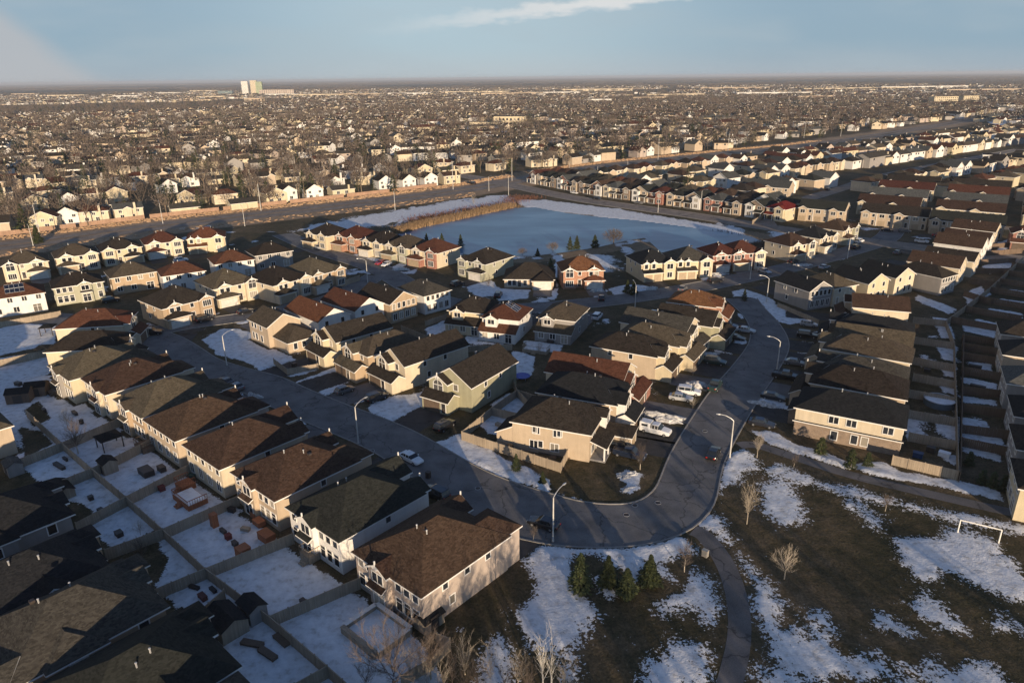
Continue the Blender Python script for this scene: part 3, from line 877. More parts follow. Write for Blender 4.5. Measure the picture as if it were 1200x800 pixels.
def smooth_w(cs, step=2.0):
    P = [Vector(c) for c in cs]; P = [P[0] * 2 - P[1]] + P + [P[-1] * 2 - P[-2]]; out = []
    for i in range(1, len(P) - 2):
        n = max(2, int((P[i + 1] - P[i]).length / step))
        for j in range(n):
            t = j / n; a, b, c, e = P[i - 1], P[i], P[i + 1], P[i + 2]
            out.append(0.5 * ((2 * b) + (c - a) * t + (2 * a - 5 * b + 4 * c - e) * t * t + (3 * b - a - 3 * c + e) * t ** 3))
    out.append(P[-2]); return out
_m = smooth_w(_c)
for _ in range(3):
    _m = [_m[0]] + [(_m[i - 1] + _m[i] * 2 + _m[i + 1]) / 4 for i in range(1, len(_m) - 1)] + [_m[-1]]
ML, MW = [Vector((p.x, p.y)) for p in _m], [p.z for p in _m]
mb = MB(); a_, b_ = offset(ML, [w / 2 for w in MW]), offset(ML, [-w / 2 for w in MW])
for i in range(len(ML) - 1): mb.face([(*b_[i], .024), (*b_[i + 1], .024), (*a_[i + 1], .024), (*a_[i], .024)], ASPH)
tag(link('street', mb.mesh('street')), None, None, kind='structure')
ROADS, names, zs = ROADS[2:], names[2:], zs[2:]
SM.append((ML, MW))
for (ln_, w_), nm, z_ in zip(ROADS, names, zs):
    if nm == 'boulevard':
        SM.append((smooth_line(ln_), w_)); continue
    SM.append((ribbon(nm, ln_, w_, PATHM if nm == 'footpath' else BASPH if nm == 'road' else ASPH, z_), w_))
# the boulevard has two carriageways with a dry grass median
B_ = smooth_line(BLV1)
for q in (-5.0, 5.0): ribbon('boulevard', offset(B_, q)[::6], 7.4, BASPH, .020)

def road_sd(X, Y):
    dmin = np.full(X.shape, 1e9)
    for L_, w_ in SM:
        for k_ in range(0, len(L_) - 2, 2):
            a, b = L_[k_], L_[k_ + 2]
            dmin = np.minimum(dmin, seg_dist(X, Y, a.x, a.y, b.x, b.y) - (w_[k_ + 1] if isinstance(w_, list) else w_) / 2)
    return dmin
def in_other_road(x, y, skip):
    for i, (L_, w_) in enumerate(SM):
        if i == skip or i in (7, 8): continue
        for k_, p in enumerate(L_):
            if abs(p.x - x) < 12 and abs(p.y - y) < 12 and math.hypot(p.x - x, p.y - y) < (w_[k_] if isinstance(w_, list) else w_) / 2 + .3: return True
    return False
# kerbs: real steps of 0.12 m along both sides of each street, left out where another road joins
for i in (0, 1, 2, 4, 5):
    L_, w_ = SM[i]
    for sgn in (-1, 1):
        mb = MB()
        hw = w_ if isinstance(w_, list) else [w_] * len(L_)
        a_ = offset(L_, [sgn * q / 2 for q in hw]); b_ = offset(L_, [sgn * (q / 2 + .22) for q in hw])
        for j in range(len(L_) - 1):
            mx, my = (a_[j][0] + a_[j + 1][0]) / 2, (a_[j][1] + a_[j + 1][1]) / 2
            if in_other_road(mx, my, i): continue
            q = [a_[j], a_[j + 1], b_[j + 1], b_[j]]
            if sgn < 0: q = q[::-1]
            top = [(x, y, .125) for x, y in q]; mb.face(top, CONC)
            for c, e_ in zip(q, q[1:] + q[:1]): mb.face([(c[0], c[1], .0), (e_[0], e_[1], .0), (e_[0], e_[1], .125), (c[0], c[1], .125)], CONC)
        if mb.f: tag(link('kerb', mb.mesh('kerb')), None, None, kind='structure')

# ------------------------------------------------------------------ houses of the near district
def px(a, z=5.5): return G(a[0], a[1], z)
RN = lambda k: ROOFS[k][0]
WN = lambda k: WALLS[k][0]
def back_from(B, th, W):
    """left end of an edge whose right end is B"""
    return (B[0] - W * math.cos(R(th)), B[1] - W * math.sin(R(th)))

# long left row, backs to the snowy yards
ROWL = [((416, 644), 'br', 'pk', 'pk', 'closest to the park, in front of the square garden frame'), ((338, 592), 'gg', 'wh', 'wh', 'second from the park end of the long left row'),
        ((273, 551), 'br', 'be', 'be', 'above the yard full of orange furniture'), ((216, 519), 'br', 'cr', 'be', 'above the raised cedar deck'),
        ((170, 490), 'br', 'be', 'pk', 'fifth from the park end of the long left row'), ((135, 466), 'tn', 'ta', 'ta', 'beside the gazebo yard in the long left row'),
        ((97, 442), 'br', 'cr', 'cr', 'seventh from the park end of the long left row'), ((58, 427), 'tn', 'ye', 'gr', 'eighth from the park end of the long left row')]
LH = []
for i, (a, rf, w, w2_, lb) in enumerate(ROWL):
    A = px(a); lab = '%s house with %s roof, %s' % (WN(w), RN(rf), lb)
    h = near_house(A, -41.5, 11.6 if i else 12.2, 14.2 if i else 14.6, rf, w, lab, 'houses of the long left row', 'hip', 'far', 1, bs=1 if i not in (3, 4) else 2, sides=1 if i else 3, wall2=w2_)
    LH.append(h)
near_house(px((53, 411)), 8, 15, 9.5, 'dk', 'ye', 'pale yellow house with dark brown roof at the bend of the left street', 'houses of the long left row', 'hip', 'right', 3, bs=0, back='left')
near_house(px((64, 384)), 9, 15, 10, 'rb', 'cr', 'cream house with red-brown roof turned sideways at the left street bend', 'houses of the long left row', 'hip', 'right', 3, bs=0, back='left')
# the dark row at the lower left corner, backs towards the same yards
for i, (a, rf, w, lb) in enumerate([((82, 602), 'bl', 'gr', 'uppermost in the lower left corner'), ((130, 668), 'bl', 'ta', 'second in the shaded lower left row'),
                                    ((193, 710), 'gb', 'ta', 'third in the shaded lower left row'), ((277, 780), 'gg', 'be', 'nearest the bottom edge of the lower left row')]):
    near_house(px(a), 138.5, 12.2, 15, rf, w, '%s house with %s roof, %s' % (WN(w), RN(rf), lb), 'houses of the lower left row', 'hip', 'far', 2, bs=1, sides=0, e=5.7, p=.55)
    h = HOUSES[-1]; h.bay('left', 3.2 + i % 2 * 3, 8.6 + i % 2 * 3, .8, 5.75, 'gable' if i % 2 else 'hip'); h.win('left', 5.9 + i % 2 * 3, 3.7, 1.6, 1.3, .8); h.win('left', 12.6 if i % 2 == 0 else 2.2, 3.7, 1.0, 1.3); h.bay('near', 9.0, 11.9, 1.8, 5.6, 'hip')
near_house(px((12, 497)), 138.5, 12, 14, 'tn', 'be', 'beige house cut off by the left edge below the sheds', 'houses of the lower left row', 'hip', 'far', 2, bs=0)
near_house(px((-48, 440)), 138.5, 12, 14, 'br', 'be', 'beige house with brown roof just outside the left edge', 'houses of the lower left row', 'hip', 'far', 2, bs=0)
# two upper left rows
for i, (a, th, Wd, D, rf, w, lb) in enumerate([((-15, 351), 34, 13, 9.5, 'rb', 'wh', 'with a sunroom, at the left edge'), ((62, 337), 35, 12.5, 9.5, 'dk', 'sg', 'with a white back gable'),
        ((130, 325), 37, 12.5, 10, 'tn', 'ta', 'third in the row backing on the left street'), ((190, 323), 33, 12, 9.5, 'rb', 'wh', 'mostly in shadow behind the tan hip roof'),
        ((252, 309), 33, 12, 10, 'rb', 'wh', 'fifth in the row backing on the left street'), ((299, 299), 36, 12.5, 10, 'dk', 'gr', 'right end of the upper left row')]):
    near_house(px(a), th, Wd, D, rf, w, '%s house with %s roof, %s' % (WN(w), RN(rf), lb), 'houses in the upper left', 'hip', 'far', 4, bs=[0, 1, 0, 0, 0, 0][i], sides=1)
for i, (a, th, Wd, D, rf, w, lb) in enumerate([((2, 311), 33, 12.5, 11, 'tn', 'cr', 'leftmost of the row beside the boulevard'), ((65, 302), 36, 12.5, 11, 'tn', 'cr', 'second of the row beside the boulevard'),
        ((119, 294), 37, 12.5, 11, 'dk', 'ye', 'third of the row beside the boulevard'), ((170, 286), 33, 12.5, 11, 'rb', 'cr', 'fourth of the row beside the boulevard'),
        ((219, 280), 20, 13, 11, 'or', 'ye', 'whose shadow crosses the boulevard verge')]):
    near_house(px(a), th, Wd, D, rf, w, '%s house with %s roof, %s' % (WN(w), RN(rf), lb), 'houses beside the boulevard', 'hip', 'near', 2 if i != 4 else 5, bs=0, sides=1, g='r' if i in (0, 2) else None)
# the row opposite, its garages facing the left street
for a, th, Wd, D, rf, w, lb in [((190, 361), 50, 13.5, 13, 'dk', 'ta', 'dark garages beside the left street bend'), ((250, 338), 45, 13, 13, 'tn', 'cr', 'broad cream house with white gables and two garage doors'),
        ((320, 334), 52, 12.5, 14, 'dk', 'cr', 'cream and tan house with a peaked entry'), ((362, 324), 52, 13, 14, 'tn', 'ta', 'large tan hip house with a white side fence')]:
    near_house(px(a), th, Wd, D, rf, w, '%s, %s roof' % (lb, RN(rf)), 'houses facing the upper end of the left street', 'hip', 'near', 2, bs=0, sides=2)
# row along the near bank of the pond
PR = [((358, 272), -36, 12.5, 12, 'dk', 'ye', 'ye', 2, 'leftmost above the pond street'), ((392, 275), -36, 12.5, 12, 'rb', 'ob', 'ob', 2, 'second above the pond street'),
      ((424, 281), -36, 10.5, 12, 'dk', 'ye', 'cr', 2, 'third above the pond street'), ((450, 286), -36, 11.5, 12, 'tn', 'ye', 'sg', 2, 'fourth above the pond street'),
      ((481, 291), -36, 12, 12, 'rb', 'cr', 'rk', 2, 'with three white gable peaks'), ((538, 303), -39, 11.2, 14, 'dk', 'sg', 'sg', 2, 'with white bays beside the reeds'),
      ((659, 317), 4, 12.6, 11, 'or', 'ob', 'ob', 2, 'square and standing alone before the pond'), ((752, 309), 14, 11.5, 12, 'bl', 'ye', 'ye', 5, 'behind the two dark spruces'),
      ((792, 306), 8, 12.2, 12, 'gb', 'ye', 'cr', 5, 'with tan garage doors facing the corner'), ((836, 299), 14, 10, 11, 'rb', 'rk', 'rk', 2, 'first right of the corner'),
      ((857, 297), 10, 12, 11, 'rb', 'rk', 'cr', 2, 'with two brick gables'), ((926, 288), 28, 12, 11, 'br', 'cr', 'cr', 2, 'with a beige side wall'),
      ((961, 279), 38, 11, 11, 'bl', 'cr', 'cr', 2, 'next but one to the cul-de-sac'), ((988, 270), 42, 12, 11, 'br', 'cr', 'sg', 2, 'next to the cul-de-sac')]
for i, (a, th, Wd, D, rf, w, w2_, fs, lb) in enumerate(PR):
    near_house(px(a), th, Wd, D, rf, w, '%s house with %s roof, %s' % (WN(w), RN(rf), lb), 'houses along the pond street', 'hip', 'near', fs, bs=0, sides=2, wall2=w2_, g='r' if i in (5, 6) else None)
# the bungalow
h = House(G(591, 326, 3.0), -4, 15, 12, 'dk', 'be', 'beige bungalow with dark brown roof between two taller houses by the pond', 'houses along the pond street', 'hip', 3.0, .6)
h.bay('near', 8.5, 14.6, 2.2, 3.0, 'hip', inn=4); h.gdoor('near', 11.6, 2.2, 5.0, GARAGEW); h.door('near', 4.6, 0)
for q in (1.6, 3.0, 6.3): h.win('near', q, .8, 1.1, 1.6)
style_side(h, 'right', 2) if False else h.win('right', 5, .9, 1.0, 1.2)
HOUSES.append(h); DRIVES.append(drive_quad(h, 'near', 9, 14.2, 2.2, 9))

# houses of the middle block, upper side
near_house(px((313, 383)), 45, 8.6, 9.5, 'tn', 'be', 'tan-roofed corner house with a tall blank gable and low rear wing', 'middle block houses', 'gv', 'far', 4, bs=None, sides=0)
h = HOUSES[-1]
h.bay('near', 1.2, 9.8, 7.0, 3.0, 'hip', inn=0, name='extension', p=.5); 
for q in (3, 5.2, 7.6): h.win('near', q, .9, .9, 1.5, 7.0)
for q in (1.8, 3.4, 6): h.win('left', q, .9, 1.0, 1.5); h.win('left', q, 3.8, 1.0, 1.3)
near_house(px((373, 377)), 45, 8.9, 16, 'or', 'wh', 'white gabled house with bright terracotta roof beside the corner house', 'middle block houses', 'gv', 'far', 4, bs=4, sides=0)
near_house(px((416, 364)), 47, 8.9, 15, 'rb', 'wh', 'white gabled house with shadowed red-brown roof in the middle block', 'middle block houses', 'gv', 'far', 4, bs=4, sides=0)
near_house(px((457, 356)), 47, 8.9, 14, 'dk', 'ta', 'tan gabled house with dark roof, patio doors on its back', 'middle block houses', 'gv', 'far', 4, bs=2, sides=0)
near_house(px((497, 346)), 43, 8.9, 12, 'gb', 'wh', 'white-backed house with grey-brown hip roof on the pond street corner', 'middle block houses', 'hip', 'far', 4, bs=2, sides=1, wall2='ta')
# houses of the middle block facing the left street: narrow and deep
for a, th, Wd, D, rf, w, w2_, rt, lb in [((394, 400), 43, 14.5, 8.3, 'dk', 'ye', 'ye', 'gu', 'narrow pale yellow house with dark roof and white front window bay'),
        ((431, 416), 43, 14, 8.3, 'tn', 'ta', 'ta', 'hip', 'narrow tan house with tan hip roof and low garage'), ((474, 428), 44, 17, 8.5, 'dk', 'cr', 'cr', 'gu', 'cream house with dark roof and three white front gables'),
        ((552, 453), 56, 15.5, 9.5, 'dk', 'ol', 'ol', 'gu', 'olive house with arched white window over a black garage')]:
    near_house(px(a), th, Wd, D, rf, w, lb, 'narrow houses facing the left street', rt, 'left', 3, bs=0, sides=2, wall2=w2_, p=.62 if rt == 'gu' else .55)
# their backs: three houses facing the pond street
for a, th, Wd, D, rf, w, lb in [((526, 362), -20, 9.6, 10, 'dk', 'ye', 'left of three with lean-to backs'), ((565, 370), -20, 9.4, 10, 'rb', 'wh', 'middle of three with lean-to backs, dark panels on its roof'),
        ((631, 370), -23, 9.2, 11, 'tn', 'gr', 'right of three with lean-to backs')]:
    near_house(px(a), th, Wd, D, rf, w, '%s house with %s roof, %s' % (WN(w), RN(rf), lb), 'houses with lean-to backs in the middle block', 'hip', 'far', 4, bs=3, sides=2)
# houses facing the right-hand street: garages to the right
NB = [((691, 507), -22, 13.6, 10.5, 'dk', 'be', 'be', 'hip', 'corner house with porch, nearest the street bend'), ((722, 473), -24, 15, 10, 'bl', 'be', 'wh', 'hip', 'second, behind the corner house'),
      ((728, 449), -26, 15.5, 9.2, 'rb', 'cr', 'rk', 'gu', 'third, with a red brick garage'), ((769, 417), -29, 14.5, 9, 'dk', 'be', 'ye', 'hip', 'fourth, with a white peak on its roof'),
      ((795, 405), -31, 14.5, 9, 'tn', 'ye', 'ye', 'hip', 'fifth, with the lightest tan roof'), ((803, 390), -34, 16, 9, 'gb', 'cr', 'ye', 'gu', 'sixth, with the longest ridge'),
      ((834, 382), -30, 13.5, 9, 'dk', 'ol', 'ol', 'gu', 'seventh, with a white balcony'), ((838, 359), -26, 12, 9, 'or', 'ob', 'ob', 'hip', 'last, with the terracotta roof at the junction')]
for i, (b, th, Wd, D, rf, w, w2_, rt, lb) in enumerate(NB):
    A = back_from(px(b), th, Wd)
    near_house(A, th, Wd, D, rf, w, '%s house, %s' % (WN(w), lb), 'middle block houses facing right', rt, 'right', 3 if i != 0 else 0, bs=0, sides=2, wall2=w2_)
    h = HOUSES[-1]
    if i == 0:
        h.bay('right', .6, 6.0, 2.6, 2.9, 'shed', name='porch', post=True, p=.35)
        h.bay('right', 6.0, 10.4, 5.6, 2.8, 'hip', inn=0, name='garage', wm=h.w2, p=.5); h.gdoor('right', 8.2, 5.6, 3.6)
        h.door('right', 4.9, 0); h.win('right', 2.4, 3.7, 1.4, 1.4); h.win('right', 2.2, .9, 1.8, 1.5); h.bay('right', 6.6, 9.6, 1.0, 5.6, 'gable', z0=3.2, wm=MATS['wall_wh']); h.win('right', 8.1, 3.9, 1.4, 1.3, 1.0)
        h.bay('left', 5.0, 10.4, 3.0, 2.8, 'shed', name='extension', p=.5)
        for q in (4.3, 8.0): h.win('near', q, 3.7, 1.2, 1.3); h.win('near', q - .4, .9, 1.4, 1.4)
        DRIVES.append(drive_quad(h, 'right', 6.0, 12.0, 3.4, 14))
# right-hand block: deep houses with garages to the left, yards to the right
SB = [((1060, 500), -30, 16.8, 9.6, 'bl', 'cr', 'bk', 'hip', 'nearest the park path, cream over brown brick'), ((1061, 468), -30, 15.8, 9.4, 'dk', 'be', 'be', 'hip', 'second from the park path, dark mottled roof'),
      ((1062, 446), -31, 14.6, 8.6, 'gb', 'be', 'be', 'hip', 'third from the park path'), ((1066, 425), -32, 16, 8.8, 'tn', 'cr', 'cr', 'hip', 'fourth from the park path, tan roof'),
      ((1068, 407), -30, 15, 8.0, 'tn', 'ye', 'be', 'gu', 'fifth from the park path, small cream gable'), ((1070, 392), -28, 15.8, 8.2, 'bl', 'be', 'be', 'hip', 'sixth from the park path, dark roof'),
      ((1066, 364), -20, 12.5, 9.2, 'br', 'cr', 'be', 'gu', 'seventh from the park path, plain brown roof')]
for i, (b, th, Wd, D, rf, w, w2_, rt, lb) in enumerate(SB):
    A = back_from(px(b), th, Wd)
    near_house(A, th, Wd, D, rf, w, '%s house %s' % (WN(w), lb), 'right block houses', rt, 'left', 3 if i else 4, bs=0, sides=0, wall2=w2_, p=[.5, .56, .46, .58, .62, .48, .5][i], e=[5.5, 5.8, 5.3, 5.8, 5.2, 5.7, 5.4][i])
    h = HOUSES[-1]
    if i == 0:
        h.bay('near', 0.0, Wd, .12, 2.9, 'flat' if False else 'shed', name='base', wm=MATS['wall_bk'], p=.1)
        for q in (6.2, 9.0, 14.6): h.win('near', q, 3.6, 1.5, 1.2, 0.0)
        for q in (6.6, 9.8, 11.4): h.win('near', q, .6, 1.0, 1.6, .12)
# side street off the pond street, on the right
near_house(px((949, 341)), 24, 8.4, 12.5, 'bl', 'gr', 'grey gabled house with black roof on the corner by the fenced snow strip', 'houses right of the junction', 'gv', 'far', 4, bs=2, sides=2)
near_house(px((978, 337)), 26, 8.8, 11, 'tn', 'cr', 'cream house with tan hip roof, half its back wall sunlit', 'houses right of the junction', 'hip', 'far', 4, bs=4, sides=1)
near_house(px((1018, 332)), 27, 8.6, 12, 'bl', 'ye', 'left of two sunlit yellow gables right of the junction', 'houses right of the junction', 'gv', 'far', 4, bs=4, sides=1)
near_house(px((1050, 325)), 28, 8.6, 12, 'bl', 'cr', 'right of two sunlit yellow gables right of the junction', 'houses right of the junction', 'gv', 'far', 4, bs=4, sides=1)
near_house(px((1104, 325)), 32, 8.0, 14, 'dk', 'gr', 'grey house with dark hip roof and a white windowed back', 'houses right of the junction', 'hip', 'far', 4, bs=2, sides=0)
for i, (b, rf, w) in enumerate([((1124, 314), 'br', 'cr'), ((1141, 305), 'dk', 'cr'), ((1150, 292), 'br', 'wh'), ((1158, 282), 'br', 'wh'), ((1166, 272), 'br', 'cr')]):
    th = -44; A = back_from(px(b), th, 14)
    near_house(A, th, 14, 8.6, rf, w, '%s gabled house with %s roof, %s from the near end of the far right row' % (WN(w), RN(rf), ordinal(i)), 'gabled houses of the far right row', 'gu', 'left', 4, bs=4, sides=0, p=[.62, .5, .66, .54, .6][i], e=[5.5, 5.2, 5.9, 5.3, 5.7][i])
# backs at the right edge
for i, (a, rf, w) in enumerate([((1176, 428), 'gy', 'gr'), ((1184, 462), 'bl', 'gr'), ((1186, 496), 'dk', 'gr'), ((1188, 536), 'dk', 'ye'), ((1172, 398), 'bl', 'be'), ((1170, 376), 'dk', 'gr')]):
    near_house(px(a), -118, 9.0, 14, rf, w, '%s house with %s roof cut by the right edge, %s' % (WN(w), RN(rf), ['level with the round pool', 'just above the tall cedars fence', 'second above the cedars', 'beside the row of cedars', 'above the round pool', 'highest of its row'][i]),
               'houses along the right edge', 'hip', 'far', 2, bs=0, sides=0)
near_house(G(1186, 272, 5.5), -30, 9, 9, 'rb', 'rk', 'red brick house cut by the right edge near the townhouses', 'houses along the right edge', 'hip', 'near', 3, bs=0, sides=0)
for i in range(5):
    near_house((128 + i * 11.5, 163 + i * 12.0), -133, 10.5, 13, ['bl', 'dk', 'gb', 'br', 'dk'][i], ['gr', 'be', 'cr', 'be', 'gr'][i], '%s house behind the dark diagonal fence, %s from the near end' % (WN(['gr', 'be', 'cr', 'be', 'gr'][i]), ordinal(i)), 'houses behind the diagonal fence', 'hip', 'far', 2, bs=0, sides=1)
# neighbours just outside the lower frame, on the same street as the dark row
for i in range(3):
    near_house((-18.5 + i * 10.2, 46 - i * 9.0), 138.5, 12.0, 14, ['gb', 'br', 'dk', 'gg', 'br'][i], 'be', 'beige house below the bottom edge, %s continuing the shaded row' % ordinal(i), 'houses below the bottom edge', 'hip', 'far', 0, bs=0, sides=0, near=False)
for i in range(8):
    near_house((-92 + i * 10.4, 62 - i * 9.2), -41.5, 12.0, 13, ['dk', 'br', 'gb', 'gg'][i % 4], 'be', 'beige house across the street below the frame, %s from the left' % ordinal(i), 'houses across the street below the frame', 'hip', 'near', 0, bs=0, sides=0, near=False)

# ------------------------------------------------------------------ driveways
for q in DRIVES:
    cx_, cy_ = sum(p[0] for p in q) / 4, sum(p[1] for p in q) / 4
    if cy_ < 60: continue
    mb = MB(); mb.face([(x, y, .008) for x, y in q], random.choice([DRIVE, DRIVE, PATHM]))
    tag(link('driveway', mb.mesh('driveway')), None, None, kind='structure')

# ------------------------------------------------------------------ pond
POND_PX = [(462, 276), (490, 267), (530, 259), (570, 250), (600, 244), (628, 243), (665, 250), (700, 254), (745, 258), (800, 265), (845, 271), (880, 277), (893, 283), (878, 287), (850, 288), (800, 300),
           (775, 296), (762, 284), (755, 279), (735, 282), (700, 290), (660, 296), (625, 300), (560, 300), (500, 292), (470, 283)]
POND = W2(POND_PX)
mb = MB(); mb.face([(x, y, .05) for x, y in POND][::-1] if False else [(x, y, .05) for x, y in POND], ICE)
pm = mb.mesh('pond_ice')
import bmesh
bm = bmesh.new(); bm.from_mesh(pm); bmesh.ops.triangulate(bm, faces=bm.faces); bmesh.ops.recalc_face_normals(bm, faces=bm.faces)
if sum(f.normal.z for f in bm.faces) < 0: bmesh.ops.reverse_faces(bm, faces=bm.faces)
bm.to_mesh(pm); bm.free()
tag(link('pond_ice', pm), None, None, kind='structure')

